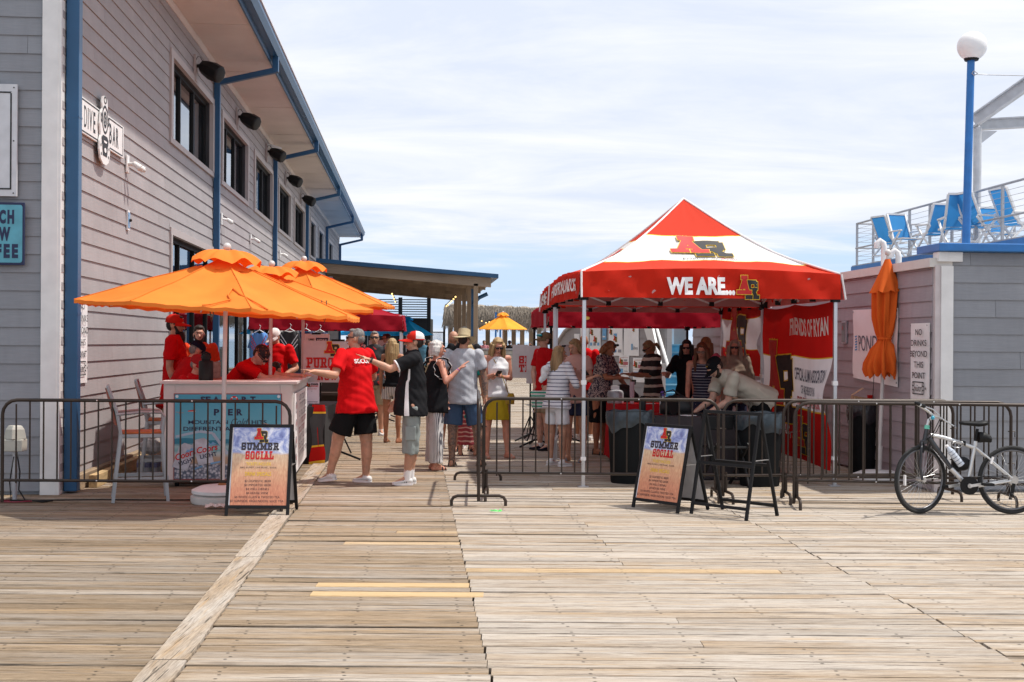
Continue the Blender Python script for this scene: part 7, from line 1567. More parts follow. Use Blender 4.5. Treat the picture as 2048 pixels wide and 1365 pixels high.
    # hair, headwear
    if hair and hair[0] != 'bald':
        kind, m = hair; c = MB()
        if kind in ('short', 'crop', 'curly'):
            kk = {'short': 1.0, 'crop': .96, 'curly': 1.07}[kind]
            ell(c, Hd(0, .014, .083), V((.0425, .0485, .0445))*q*kk, HR); ell(c, Hd(0, .030, .058), V((.038, .032, .040))*q*kk, HR); ell(c, Hd(0, -.022, .108), V((.030, .022, .014))*q*kk, HR)
            for s_ in (-1, 1): ell(c, Hd(s_*.035, .004, .078), V((.008, .016, .020))*q, HR, 8, 6)
        if kind in ('long', 'bob', 'pony', 'fluffy', 'longfront'):
            ell(c, Hd(0, .012, .082), V((.0455, .0505, .0475))*q, HR); ell(c, Hd(0, .028, .05), V((.044, .034, .05))*q, HR); ell(c, Hd(0, -.020, .108), V((.030, .020, .012))*q, HR)
            dn = {'long': -.115, 'bob': -.015, 'pony': .03, 'fluffy': .0, 'longfront': -.12}[kind]
            if kind != 'pony':
                for a_ in range(9):
                    an_ = R(-10+a_*25); x, y = .046*math.cos(an_), .012+.034*math.sin(an_); top = Hd(x, y, .075); bot = Hd(x*1.12, y*1.15+.006, dn+random.uniform(-.012, .012)); mid = Hd(x*1.15, y*1.15, (.07+dn)/2)
                    c.tube([top, mid, bot], [.0175*q, .0185*q, .009*q], 8)
                if kind in ('long', 'longfront'): c.tube([Hd(0, .035, .05), Hd(0, .05, -.02), Hd(0, .052, dn-.01)], [.03*q, .032*q, .012*q], 10)
                if kind == 'longfront':
                    for s_ in (-1, 1): c.tube([Hd(s_*.04, -.02, .08), Hd(s_*.052, -.028, .0), Hd(s_*.05, -.05, -.10)], [.013*q, .018*q, .009*q], 8)
            else: c.tube([Hd(0, .055, .06), Hd(0, .085, .05), Hd(0, .088, .01), Hd(0, .08, -.02)], [.014*q, .018*q, .016*q, .006*q], 8)
            if kind == 'fluffy':
                for i in range(12): a_ = i*.52; ell(c, Hd(.036*math.cos(a_), .020+.034*abs(math.sin(a_)), .07+.03*math.sin(i*2.1)), V((.016, .016, .016))*q, HR, 8, 6)
        JOBS.append((c.obj('hair', m, t, smooth=True), .0085, 1, .005 if kind not in ('curly', 'fluffy') else .006, 3, None))
    if beard:
        c = MB(); ell(c, Hd(0, -.020, .010), V((.0315, .0255, .024))*q, HR)
        if beard[0] == 'long': ell(c, Hd(0, -.040, -.024), V((.032, .034, .050))*q, HR)
        for s_ in (-1, 1): c.cone(Hd(s_*.034, -.006, .05), Hd(s_*.024, -.028, .015), .008*q, .012*q, 8, True)
        c.cone(Hd(-.013, -.046, .033), Hd(.013, -.046, .033), .0035*q, .0035*q, 6, True); JOBS.append((c.obj('beard', beard[1], t, smooth=True), .008, 1, .006, 3, None))
    if cap:
        kind, m, *op = cap; cy = R(op[0]) if op else 0; m2 = op[1] if len(op) > 1 else m; CR = HR @ Matrix.Rotation(cy, 3, 'Z'); cc = Hd(0, .010, .082)
        H2 = lambda x, y, z: cc+CR @ (V((x, y, z))*q)
        if kind == 'cap':
            def dome(u, s_):
                a = u*2*math.pi; r_ = math.sin(s_*math.pi/2); return H2(.049*r_*math.cos(a), .0585*r_*math.sin(a), -.004+.052*max(0, math.cos(s_*math.pi/2))**.75)
            half = MB().grid(lambda u, s_: dome(.5+u*.5, s_), 14, 9).obj('cap_front', m, t, smooth=True); MB().grid(lambda u, s_: dome(u*.5, s_), 14, 9).obj('cap_back', m2, t, smooth=True)
            MB().loft([(H2(0, 0, -.010), CR @ V((.0495*q, 0, 0)), CR @ V((0, .059*q, 0))), (H2(0, 0, -.003), CR @ V((.0495*q, 0, 0)), CR @ V((0, .059*q, 0)))], 24, cap=False).obj('cap_band', m, t, smooth=True)
            def brim(a, c, dz=0): th = math.pi*(1.12+.76*a); L_ = .055*max(0, math.sin(math.pi*a))**.6; r1 = V((.048*math.cos(th), .057*math.sin(th), 0)); return H2(r1.x*(1+.1*c), r1.y-L_*c, -.004-.012*abs(r1.x)/.048*c-.010*c+dz)
            if cy < 3: MB().grid(lambda a, c: brim(a, c), 14, 5).grid(lambda a, c: brim(1-a, c, -.003), 14, 5).obj('cap_brim', m, t, smooth=True)
            MB().ball(H2(0, 0, .048), .004*q, 6, 4).obj('cap_button', m, t)
            if len(op) > 2:
                pm = Print(lambda u, z, off: H2(u/q, -.050-(off)/q+.018*max(0, z/q)**1*1.2, z/q+.008), .006); pm.rect(-.018, 0, .018, .04).obj(op[2], t, 'cap_badge')
        else:
            MB().grid(lambda u, s_: H2(.0475*math.cos(u*6.2832)*(1-.10*s_), .058*math.sin(u*6.2832)*(1-.10*s_), -.012+.068*s_), 24, 4).grid(lambda u, s_: H2(.0428*math.cos(u*6.2832)*(1-s_), .052*math.sin(u*6.2832)*(1-s_), .056-.016*math.sin(s_*1.57)), 24, 4).obj('hat_crown', m, t, smooth=True)
            MB().grid(lambda u, s_: H2(.0475*math.cos(u*6.2832)*(1+.85*s_), .058*math.sin(u*6.2832)*(1+.75*s_), -.012+.016*s_*s_*abs(math.cos(u*6.2832))**2-.02*s_*s_*abs(math.sin(u*6.2832))), 36, 5).obj('hat_brim', m, t, smooth=True)
            MB().loft([(H2(0, 0, -.010), CR @ V((.0485*q, 0, 0)), CR @ V((0, .059*q, 0))), (H2(0, 0, .004), CR @ V((.0478*q, 0, 0)), CR @ V((0, .0582*q, 0)))], 24, cap=False).obj('hat_band', mat('hat_band_tan', (.30, .24, .14), .8), t, smooth=True)
    if glasses == 'up':
        c = MB(); 
        for s_ in (-1, 1): ell(c, Hd(s_*.02, -.03, .128), V((.018, .012, .010))*q, HR, 10, 6)
        c.obj('sunglasses', M_PBLK, t, smooth=True)
    elif glasses:
        c = MB()
        for s_ in (-1, 1):
            ell(c, Hd(s_*.0175, -.0535, .062), V((.0155, .005, .0105))*q, HR, 12, 8); c.bar(Hd(s_*.032, -.048, .066), Hd(s_*.0425, .004, .064), .0035*q, .005*q)
        c.bar(Hd(-.03, -.054, .069), Hd(.03, -.054, .069), .004*q, .004*q); c.obj('sunglasses' if glasses == True else 'glasses', M_PBLK if glasses == True else mat('eyeglass_lens', (.22, .15, .12), .15), t, smooth=True)
    if glasses is not True and mouth:
        for s_ in (-1, 1):
            e = MB(); ell(e, Hd(s_*.0165, -.0455, .063), V((.0075, .0045, .0038))*q, HR, 10, 6); eo = e.obj('eye', mat('eye_white', (.55, .5, .48), .3), t, smooth=True); MB().ball(Hd(s_*.0165, -.0495, .063), .003*q, 8, 6).obj('iris', mat('iris_dark', (.03, .02, .015), .2), eo)
            MB().cone(Hd(s_*.008, -.0520, .0735), Hd(s_*.027, -.0475, .0745), .0022*q, .0015*q, 6, True).obj('eyebrow', hair[1] if hair and hair[0] != 'bald' else mat('brow_brown', (.08, .05, .035), .8), t)
    if mouth and not (beard and beard[0] == 'long'):
        e = MB(); ell(e, Hd(0, -.0525, .0255), V((.0125, .0035, .0032))*q, HR, 10, 6); e.obj('lips', mat('lip_rose', (.34, .09, .08) if female else (.28, .10, .08), .5), t, smooth=True)
    # shoes
    if shoes:
        kind, m, *op = shoes; ms = op[0] if op else M_PWHT
        for nm, (an, FR) in foot.items():
            f = lambda x, y, z: an+FR @ (V((x, y, z))*q); R_ = FR
            if kind == 'sneaker':
                c = MB(); pr_ = [(.038, .010, .014), (.034, .019, .026), (.012, .022, .033), (-.012, .022, .028), (-.04, .0245, .018), (-.068, .025, .012), (-.088, .019, .009), (-.097, .008, .005)]
                c.loft([(f(0, y, -.034+z*.5), R_ @ V((x*q, 0, 0)), R_ @ V((0, 0, z*.62*q))) for y, x, z in pr_], 14); so = c.obj('shoe', m, t, smooth=True)
                c = MB(); c.loft([(f(0, 0, -.0455), None, None)] if 0 else [], 4) if 0 else None
                outl = [(x, y) for y, x, z in pr_]; ring = [(x*1.08, y) for x, y in outl]+[(-x*1.08, y) for x, y in reversed(outl)]; n_ = len(ring)
                c.add([f(x, y, -.046+(.004 if y < -.08 or y > .034 else 0)) for x, y in ring]+[f(x, y, -.032) for x, y in ring], [tuple(range(n_)), tuple(range(n_, 2*n_))[::-1]]+[(i, (i+1) % n_, n_+(i+1) % n_, n_+i)[::-1] for i in range(n_)]); c.obj('sole', ms, so)
                MB().cone(an+V((0, 0, -.018))*q, an-leg[nm][1]*(.014 if len(op) < 2 else .055)*q, .0235*q, (.0235 if len(op) < 2 else .025)*q, 12).obj('sock', M_PWHT, t)
                if len(op) > 2:
                    p_ = MB()
                    for sx in (-1, 1):
                        for j in range(3): p_.add([f(sx*.0245, -.005-j*.014, -.030), f(sx*.0245, -.011-j*.014, -.030), f(sx*.017, -.004-j*.012, -.010), f(sx*.017, .002-j*.012, -.010)], [(0, 1, 2, 3)])
                    p_.obj('side_stripe', op[2], so)
            else:
                c = MB(); outl = [(.016, .036), (.019, .01), (.020, -.03), (.023, -.065), (.017, -.09), (.006, -.098)]; ring = [(x, y) for x, y in outl]+[(-x, y) for x, y in reversed(outl)]; n_ = len(ring)
                c.add([f(x*1.1, y, -.058) for x, y in ring]+[f(x*1.1, y, -.046) for x, y in ring], [tuple(range(n_)), tuple(range(n_, 2*n_))[::-1]]+[(i, (i+1) % n_, n_+(i+1) % n_, n_+i)[::-1] for i in range(n_)]); so = c.obj('sandal', m, t)
                s2 = MB()
                for y0, zz in ((-.05, -.018), (-.075, -.028)) + (((.02, .0),) if kind == 'strap' else ()): s2.tube([f(-.024, y0, -.045), f(-.016, y0, zz), f(0, y0, zz+.006), f(.016, y0, zz), f(.024, y0, -.045)], .0045*q, 6)
                s2.obj('strap', m, so)
    if extra: extra(t, U, Hd, q, arm, inv, lp)
    return t
def hand(b, wr, d, inv, pose, s_, k):
    d = d.normalized(); side = V((1, 0, 0)) if abs(d.x) < .8 else V((0, 1, 0))
    palm_n = (side-d*side.dot(d)).normalized()*(-s_)                 # towards the body
    if pose in ('point', 'flat', 'hold'):
        dn = V((0, 0, -1)); palm_n = (dn-d*dn.dot(d)).normalized() if abs(d.z) < .9 else palm_n
    ac = d.cross(palm_n).normalized()
    kn = wr+d*.085*k
    b.loft([(wr, ac*.022*k, palm_n*.017*k), (wr+d*.03*k, ac*.034*k, palm_n*.015*k), (kn, ac*.040*k, palm_n*.0135*k), (kn+d*.008*k, ac*.036*k, palm_n*.009*k)], 12)
    curls = {'relaxed': (22, 26, 30, 34), 'point': (2, 82, 86, 88), 'flat': (6, 5, 5, 8), 'hold': (50, 55, 60, 62), 'fist': (80, 82, 84, 86)}[pose]
    # index finger lies on the thumb side
    fwd_ = V((0, -1, 0)); ts = 1 if ac.dot(fwd_-d*fwd_.dot(d)) > 0 else -1
    if pose in ('point', 'flat', 'hold') and abs(d.z) < .9: ts = 1 if ac.z > 0 else -1
    if abs(ac.z) < .3 and pose == 'point': ts = 1
    for i in range(4):
        o = ts*(.030-.020*i)*k; L_ = (.078, .086, .080, .064)[i]*k; p = kn+ac*o; dd = d; a = R(curls[i]); 
        for j, fr in enumerate((.45, .32, .23)):
            dd = (dd*math.cos(a)+palm_n*math.sin(a)).normalized() if j else (d*math.cos(a*.7)+palm_n*math.sin(a*.7)).normalized()
            p2 = p+dd*L_*fr; b.cone(p, p2, (.0092-.0008*j)*k, (.0085-.0008*j)*k, 8, True); p = p2
            palm_l = palm_n
    th = wr+d*.02*k+ac*ts*.026*k; td = (d*.75+ac*ts*.6+palm_n*.25).normalized()
    p1 = th+td*.045*k; b.cone(th, p1, .0125*k, .0105*k, 8, True); td2 = (d*.95+ac*ts*.15+palm_n*(.6 if pose in ('hold', 'point', 'fist') else .2)).normalized(); b.cone(p1, p1+td2*.034*k, .0105*k, .008*k, 8, True)
def finish_people():
    bpy.context.view_layer.update()
    for o, vox, it, *_ in JOBS:
        md = o.modifiers.new('r', 'REMESH'); md.mode = 'VOXEL'; md.voxel_size = vox; md.use_smooth_shade = True
        m2 = o.modifiers.new('s', 'SMOOTH'); m2.factor = .5; m2.iterations = it
    dg = bpy.context.evaluated_depsgraph_get()
    for o, vox, it, amp, kind, ink in JOBS:
        me = bpy.data.meshes.new_from_object(o.evaluated_get(dg)); n_ = len(me.vertices)
        if amp and n_:
            co = np.empty(n_*3, np.float32); me.vertices.foreach_get('co', co); co = co.reshape(-1, 3); no = np.empty(n_*3, np.float32); me.vertices.foreach_get('normal', no); no = no.reshape(-1, 3)
            ph = (hash(o.name) % 97)*.13; x, y, z = co.T
            if kind == 3: w_ = np.sin(x*95+np.sin(z*22+ph)*1.6)*np.sin(y*88+ph+np.sin(z*17))*.6+np.sin(x*160+y*140+z*12)*.35
            else:
                wx = x+.035*np.sin(z*11+ph)+.02*np.sin(y*19+ph); wz = z+.06*np.sin(x*9+ph)+.05*np.sin(y*10)
                w_ = np.sin(wx*26+wz*19+ph)*np.sin(wz*13-wx*9+ph*2)+.6*np.sin(wz*38+wx*21+np.sin(y*14)*1.5)*np.clip(np.sin(x*7+z*5+ph), 0, 1)+.35*np.sin(wz*61-wx*33+y*20)
                if kind == 2: w_ = np.sin(np.arctan2(y, x)*9+ph+z*6)*.7+w_*.55
            co = co+no*(w_*amp*(.62 if kind == 3 else .66))[:, None]; me.vertices.foreach_set('co', co.astype(np.float32).ravel())
        if ink:
            lp, arm, parts = ink; co = np.empty(n_*3, np.float32); me.vertices.foreach_get('co', co); co = co.reshape(-1, 3); v = np.zeros(n_, np.float32)
            segs = [(a[1].lerp(a[0], .85), a[2], .075) for a in arm.values()]+[(p[1], p[2], .09) for p in lp.values()]
            for a, b_, r_ in segs:
                a = np.array(a); b_ = np.array(b_); ab = b_-a; tt = np.clip(((co-a)@ab)/(ab@ab), 0, 1); d_ = np.linalg.norm(co-(a+tt[:, None]*ab), axis=1); v = np.maximum(v, np.clip((r_-d_)/.01, 0, 1)*(tt < .97))
            at = me.attributes.new('ink', 'FLOAT', 'POINT'); at.data.foreach_set('value', v)
        me.shade_smooth(); old = o.data; o.modifiers.clear(); nm = old.name; o.data = me; me.materials.clear(); me.materials.append(old.materials[0]); bpy.data.meshes.remove(old); me.name = nm
# ---- materials
C_RED = cloth('red_tee_cotton', (.60, .005, .008), bump=.3); C_RED2 = cloth('deep_red_tee', (.46, .005, .008)); C_ORR = cloth('orange_red_tee', (.62, .05, .015)); C_BLK = cloth('black_polo_knit', (.018, .018, .020)); C_BLKS = cloth('black_shorts_cloth', (.012, .012, .013)); C_GREY = cloth('heather_grey_tee', (.42, .43, .47), var=.14, vscale=60)
C_CARGO = cloth('grey_green_cargo_cotton', (.27, .30, .29), bump=.6, bscale=10); C_NAVY = cloth('slate_blue_shorts', (.055, .095, .17)); C_WHT = cloth('white_cotton', (.72, .72, .74)); C_YEL = cloth('mustard_skirt_linen', (.46, .33, .02)); C_KHA = cloth('khaki_cotton', (.34, .27, .18)); C_PINK = cloth('pale_pink_knit', (.58, .33, .28)); C_BEI = cloth('beige_shirt_cotton', (.50, .46, .38)); C_TAN = cloth('taupe_knit', (.28, .22, .17)); C_BDR = cloth('black_dress_jersey', (.012, .012, .014)); C_DKB = cloth('dark_navy_shorts', (.03, .035, .07)); C_HPK = cloth('pink_top', (.55, .10, .16))
C_STR = striped('white_navy_striped_knit', (.72, .72, .76), (.03, .035, .10), 20, .2, 2, wob=.1); C_PST = striped('black_white_striped_trousers', (.60, .58, .57), (.10, .10, .12), 52, .4, 0); C_BWS = striped('black_white_band_knit', (.015, .015, .018), (.62, .58, .52), 7.2, .33, 2, wob=.35); C_NST = striped('navy_thin_striped_knit', (.02, .022, .05), (.5, .5, .55), 26, .18, 2); C_BWSH = striped('white_black_striped_shorts', (.66, .64, .62), (.03, .03, .03), 34, .35, 0)
C_PAT = speckled('navy_cream_print', (.02, .022, .05), (.55, .45, .42), 34, .53); C_FLO = speckled('floral_black_cap', (.015, .015, .02), (.35, .12, .06), 30, .62); C_ZIG = striped('red_zigzag_knit', (.25, .03, .04), (.5, .3, .25), 16, .3, 2, wob=1.5)
H_BLO = hairmat('blonde_hair', (.42, .28, .13)); H_BLO2 = hairmat('dark_blonde_hair', (.30, .19, .09)); H_WHT = hairmat('white_hair', (.58, .55, .52)); H_GRY = hairmat('grey_short_hair', (.20, .185, .175)); H_BRN = hairmat('auburn_hair', (.13, .045, .02)); H_BLK = hairmat('black_hair', (.012, .010, .010)); H_DRK = hairmat('dark_brown_hair', (.028, .017, .012)); H_COP = hairmat('copper_hair', (.26, .11, .045)); H_ASH = hairmat('ash_blonde_hair', (.32, .24, .18))
M_HATT = cloth('straw_tan_hat_cloth', (.52, .43, .27), bump=.4, bscale=60); M_CAPR = cloth('bright_red_cap_cloth', (.52, .02, .012)); M_CAPW = cloth('white_cap_mesh', (.70, .69, .68), bump=.4, bscale=90); M_CAPN = cloth('navy_cap_cloth', (.012, .014, .03)); M_CAPB = cloth('brown_cap_cloth', (.17, .11, .06)); M_CAPM = cloth('maroon_cap_cloth', (.30, .012, .015)); M_CAPK = cloth('black_cap_cloth', (.010, .010, .012))
SW = ('sneaker', cloth('white_mesh_shoe', (.68, .67, .66)), M_PWHT)
def small_print(t, mp, txt, u0, u1, z0, z1, m, name='lettering', shear=0): Print(mp, .004).text(txt, u0, u1, z0, z1, .03, shear).obj(m, t, name)
# ---- the guard pointing left
def guard_extra(t, U, Hd, q, arm, inv, lp):
    # SECURITY across the upper back, wrapped round the shirt
    Print(lambda u, z, off: TS(math.pi/2-u/.16, .232+z/q, off+.012), .004).text('SECURITY', .10, -.15, 0, .05, .03).obj(M_PWHT, t)
person('man in red SECURITY T-shirt and black shorts pointing to the left', 712, 14.45, -128, 1.80, arms={'L': ((-.16, -.58, -.68), (-.80, -.50, .16), 'point'), 'R': ((.15, .5, -.9), (-.5, .6, -.2), 'hold')},
       legs={'L': ((-.34, .05, -1), (-.22, .02, -1), 10, 8), 'R': ((.10, -.05, -1), (.0, .0, -1), 15)}, lean=(3, 0), look=(28, -4), sk=SK_T(), w=1.3, belly=.008, shirt=('tee', C_RED, dict(hem=-.085, sleeve=.74, loose=.014, wr=.011)), pants=('shorts', C_BLKS, dict(len=.86, flare=.018)), hair=('crop', H_GRY), glasses=True, shoes=SW, vox=.0085, extra=guard_extra)
def polo_extra(t, U, Hd, q, arm, inv, lp):
    # white side panel of the polo and watch
    MB().grid(lambda a, c: TS(-.30+(.15+.14*(1-c))*(a-.3)-.05*c, -.082+.30*c, .006), 5, 18).obj('side_panel', M_PWHT, t, smooth=True)
    a, el, wr, d1, d2, *_ = arm['L']; 
    x = d2.cross(V((0, 0, 1))).normalized(); MB().cone(wr-d2*.035, wr-d2*.012, .031, .029, 14).obj('watch_strap', M_PBLK, t); MB().box((-.018, -.018, -.005), (.018, .018, .008), M=Matrix.Translation(wr-d2*.024+V((0, 0, .03)))).obj('watch', M_PBLK, t)
    e = a.lerp(el, .70); MB().cone(e-d1*.004, e+d1*.010, .075, .075, 18).obj('sleeve_hem', M_PWHT, t)
    for nm, (hp, kn, an) in lp.items():
        s_ = 1 if nm == 'L' else -1; c = hp.lerp(kn, .72); MB().box((s_*.098-.012, -.07, -.09), (s_*.098+.012, .05, .07), M=Matrix.Translation(V((0, 0, 0))+c-V((hp.x*0, 0, 0)))).obj('cargo_pocket', C_CARGO, t, bevel=.01)
person('man in black polo with white side panel, red and white cap, pointing left', 823, 14.3, -84, 1.76, arms={'L': ((-.90, -.28, -.42), (-.93, -.05, .42), 'point'), 'R': ((-.25, .2, -1), (-.5, .0, -.9), 'relaxed')},
       legs={'R': ((.0, -.0, -1), (-.02, .0, -1), -6), 'L': ((-.04, .05, -1), (-.10, .05, -1), 6)}, lean=(-1, 0), look=(0, 0), sk=SK_T(), w=1.12, belly=.022, shirt=('polo', C_BLK, dict(hem=-.085, sleeve=.70, loose=.010, wr=.009)), pants=('shorts', C_CARGO, dict(len=1.32, flare=.014, wr=.012)), hair=('short', H_DRK), cap=('cap', M_CAPR, 0, M_CAPW), glasses=True, shoes=('sneaker', MATS['white_mesh_shoe'], M_PWHT, 1, M_PBLK), vox=.0085, extra=polo_extra)
def ruffle(t, U, Hd, q, arm, inv, lp):
    for nm in ('L', 'R'):
        a, el, *_ = arm[nm]; c = U((.085 if nm == 'L' else -.085)*1.0, 0, .25); n_ = 40
        f = lambda u, s_: c+UR_(U, V((.02*math.sin(u*50), (.058+.010*s_)*math.cos(u*6.2832), (.072+.012*s_)*math.sin(u*6.2832))))*q+V(((.035+.02*s_)*(1 if nm == 'L' else -1), 0, 0))*q
        MB().grid(f, 60, 2).obj('ruffle', C_BDR, t, smooth=True); MB().tube([f(k/60, 1) for k in range(61)], .0025, 5).obj('ruffle_edge', M_PWHT, t)
def UR_(U, v): return v
BR = cloth('purple_band', (.2, .03, .35))
def old_extra(t, U, Hd, q, arm, inv, lp):
    ruffle(t, U, Hd, q, arm, inv, lp); a, el, wr, d1, d2, *_ = arm['R']; MB().cone(wr-d2*.03, wr-d2*.018, .024, .024, 12).obj('wristband', BR, t); MB().ball(Hd(-.043, .004, .03), .006, 6, 4).obj('earring', M_BOLT, t)
person('white-haired woman in black ruffled top and striped trousers, hand on the hat man\'s shoulder', 868, 15.95, 112, 1.665, arms={'R': ((.22, -.42, -.72), (.66, .30, .66), 'flat'), 'L': ((.1, .3, -1), (.4, .1, -.9))},
       legs={'R': ((-.02, -.05, -1), (-.0, .0, -1), 0), 'L': ((.04, .03, -1), (.0, .0, -1), 0)}, lean=(4, 0), look=(-8, 0), sk=SK_R(), w=1.08, belly=.014, female=True, shirt=('tank', C_BDR, dict(hem=-.09, loose=.014)), pants=('pants', C_PST, dict(len=1.93, flare=.028, wr=.010)), hair=('fluffy', H_WHT), shoes=('sandal', M_PBLK), vox=.0085, extra=old_extra)
def watchx(nm, r=.026):
    def f(t, U, Hd, q, arm, inv, lp): a, el, wr, d1, d2, *_ = arm[nm]; MB().cone(wr-d2*.035, wr-d2*.012, r*q/1.75, r*q/1.75, 12).obj('watch', M_PBLK, t)
    return f
person('tattooed man in tan bucket hat, grey T-shirt and blue shorts seen from behind', 925, 16.45, 172, 1.79, arms={'L': ((-.42, -.1, -.9), (-.28, -.15, -1), 'relaxed'), 'R': ((.26, 0, -1), (.10, -.1, -1), 'relaxed')},
       legs={'L': ((-.08, -.02, -1), (-.02, .0, -1), 0), 'R': ((.22, .02, -1), (.10, -.02, -1), -8)}, lean=(2, 0), look=(-8, 14), sk=SK_INK(), w=1.18, belly=.012, shirt=('tee', C_GREY, dict(hem=-.075, sleeve=.66, loose=.010, wr=.010)), pants=('shorts', C_NAVY, dict(len=.88, flare=.016)), hair=('crop', H_DRK), cap=('hat', M_HATT), shoes=('strap', cloth('grey_brown_sandal', (.12, .10, .08))), vox=.0085, ink=1, extra=watchx('L', .032), mouth=False)
def purse(t, U, Hd, q, arm, inv, lp):
    MB().tube([U(-.05, -.05, .28), U(.0, -.078, .18), U(.05, -.075, .06), U(.085, -.05, -.02)], .006, 6).tube([U(-.05, .05, .28), U(.05, .07, .1), U(.09, .02, -.02)], .006, 6).obj('bag_strap', mat('mustard_strap', (.35, .22, .02), .6), t)
    MB().loft([(U(.085, -.045, -.09), V((.055*q, .02, 0)), V((0, .02*q, 0))), (U(.085, -.045, -.03), V((.06*q, .02, 0)), V((0, .026*q, 0))), (U(.085, -.04, .0), V((.05*q, .02, 0)), V((0, .014*q, 0)))], 12).obj('shoulder_bag', mat('mustard_leather', (.42, .25, .02), .5), t, smooth='auto', bevel=0)
    watchx('L', .022)(t, U, Hd, q, arm, inv, lp)
tw = person('blonde woman in white sleeveless top and mustard skirt looking at her phone', 993, 17.6, 22, 1.72, arms={'R': ((-.05, -.1, -1), (.55, -.75, .25), 'hold'), 'L': ((.12, .0, -1), (-.50, -.6, .12), 'hold')},
       legs={'L': ((.10, 0, -1), (.06, .0, -1), 20), 'R': ((-.10, 0, -1), (-.02, .02, -1), -10)}, look=(-5, 26), sk=SK_R(), w=1.02, female=True, shirt=('tank', C_WHT, dict(hem=-.03, loose=.010)), pants=('skirt', C_YEL, dict(len=.46, flare=.012)), hair=('longfront', H_BLO), glasses=True, shoes=('sandal', cloth('pale_sandal', (.5, .4, .33))), vox=.009, extra=purse)
def phone(label, px, py, D, a=20): 
    t = thing('phone', label, 'phone', Matrix.Translation(P(px, py, D)) @ Euler((R(60), 0, R(a))).to_matrix().to_4x4()); MB().box((-.036, -.005, -.075), (.036, .005, .075)).obj('phone_body', M_PBLK, t, bevel=.003)
phone('phone held by the woman in the mustard skirt', 997, 747, 17.2)
# left cluster behind the counter
person('tall bearded man in red cap and red T-shirt in profile by the wall', 349, 15.9, 92, 1.97, look=(-4, 6), sk=SK_T(), w=1.06, shirt=('tee', C_RED, dict(sleeve=.7, loose=.012)), pants=('shorts', C_BLKS, {}), hair=('short', H_BLK), beard=('long', H_BLK), cap=('cap', M_CAPR, 0, M_CAPR, M_PWHT), glasses=True, shoes=SW, arms={'R': ((-.05, -.05, -1), (.35, -.1, -.9)), 'L': ((.1, .1, -1), (.5, 0, -.8))})
person('man with dark curly hair and short beard in orange-red T-shirt facing the camera', 397, 17.8, 28, 1.86, look=(-12, 2), sk=SK_L(), w=1.06, shirt=('tee', C_ORR, dict(loose=.01)), pants=('shorts', C_BLKS, {}), hair=('curly', H_DRK), beard=('short', H_DRK), shoes=SW)
SEATL = {'L': ((.5, .6, -.25), (0.05, .1, -1)), 'R': ((.6, .2, -.25), (0, .1, -1))}
person('seated man in navy cap and red shirt hunched with his back to the camera', 347, 15.3, 128, 1.80, seat=.86, lean=(24, 0), look=(0, 10), sk=SK_R(), w=1.12, belly=.02, legs={'L': ((.6, .5, -.3), (0, 0, -1)), 'R': ((.7, .1, -.3), (0, 0, -1))}, arms={'R': ((.55, -.2, -.8), (.8, .1, .1)), 'L': ((.5, .6, -.6), (.7, .2, .0))}, shirt=('tee', C_RED2, dict(sleeve=.8, loose=.014)), pants=('shorts', C_KHA, {}), hair=('crop', H_GRY), cap=('cap', M_CAPN, 0, M_CAPN), shoes=SW)
person('grey-haired man in maroon cap seated low behind the counter next to the jug', 376, 14.7, 60, 1.74, seat=.68, lean=(12, 0), look=(10, 12), sk=SK_R(), w=1.08, legs={'L': ((.7, -.2, -.2), (0, 0, -1)), 'R': ((.6, -.5, -.2), (0, 0, -1))}, arms={'R': ((.3, -.2, -.9), (.8, .1, .2)), 'L': ((.4, .4, -.8), (.8, .1, .2))}, shirt=('tee', C_RED2, {}), pants=('shorts', C_BLKS, {}), hair=('crop', H_GRY), cap=('cap', M_CAPM, 0, M_CAPM, M_PWHT), shoes=SW)
person('man in backwards floral black cap leaning on the counter with arms stretched out', 446, 15.5, 78, 1.84, seat=.92, lean=(42, 0), look=(-5, 8), sk=SK_L(), w=1.14, legs={'L': ((.6, .4, -.5), (-.1, 0, -1)), 'R': ((.6, -.2, -.5), (-.1, 0, -1))}, arms={'R': ((.85, -.12, -.42), (1, .12, .02), 'flat'), 'L': ((.9, .2, -.38), (1, -.1, .02), 'flat')}, shirt=('tee', C_RED, dict(sleeve=.75, loose=.012)), pants=('shorts', C_BLKS, {}), hair=('crop', H_DRK), cap=('cap', C_FLO, 180, C_FLO), glasses=True, shoes=SW)
person('man in white cap and red T-shirt looking down behind the counter', 551, 19.0, -8, 1.84, look=(-20, 30), sk=SK_T(), w=1.12, belly=.01, arms={'R': ((-.3, -.1, -.9), (.1, -.7, -.5)), 'L': ((.35, 0, -.9), (-.5, -.6, -.35))}, shirt=('tee', C_RED, dict(sleeve=.75, loose=.012)), pants=('shorts', C_KHA, {}), hair=('crop', H_DRK), cap=('cap', M_CAPW, 0, M_CAPW), shoes=SW)
person('dark-haired person sitting low behind the folded hands at the counter', 544, 17.6, 150, 1.62, seat=.60, lean=(8, 0), sk=SK_T(), shirt=('tee', C_BDR, {}), pants=('shorts', C_BLKS, {}), hair=('short', H_DRK), legs={'L': ((.3, .7, -.3), (0, 0, -1)), 'R': ((.1, .8, -.3), (0, 0, -1))}, mouth=False)
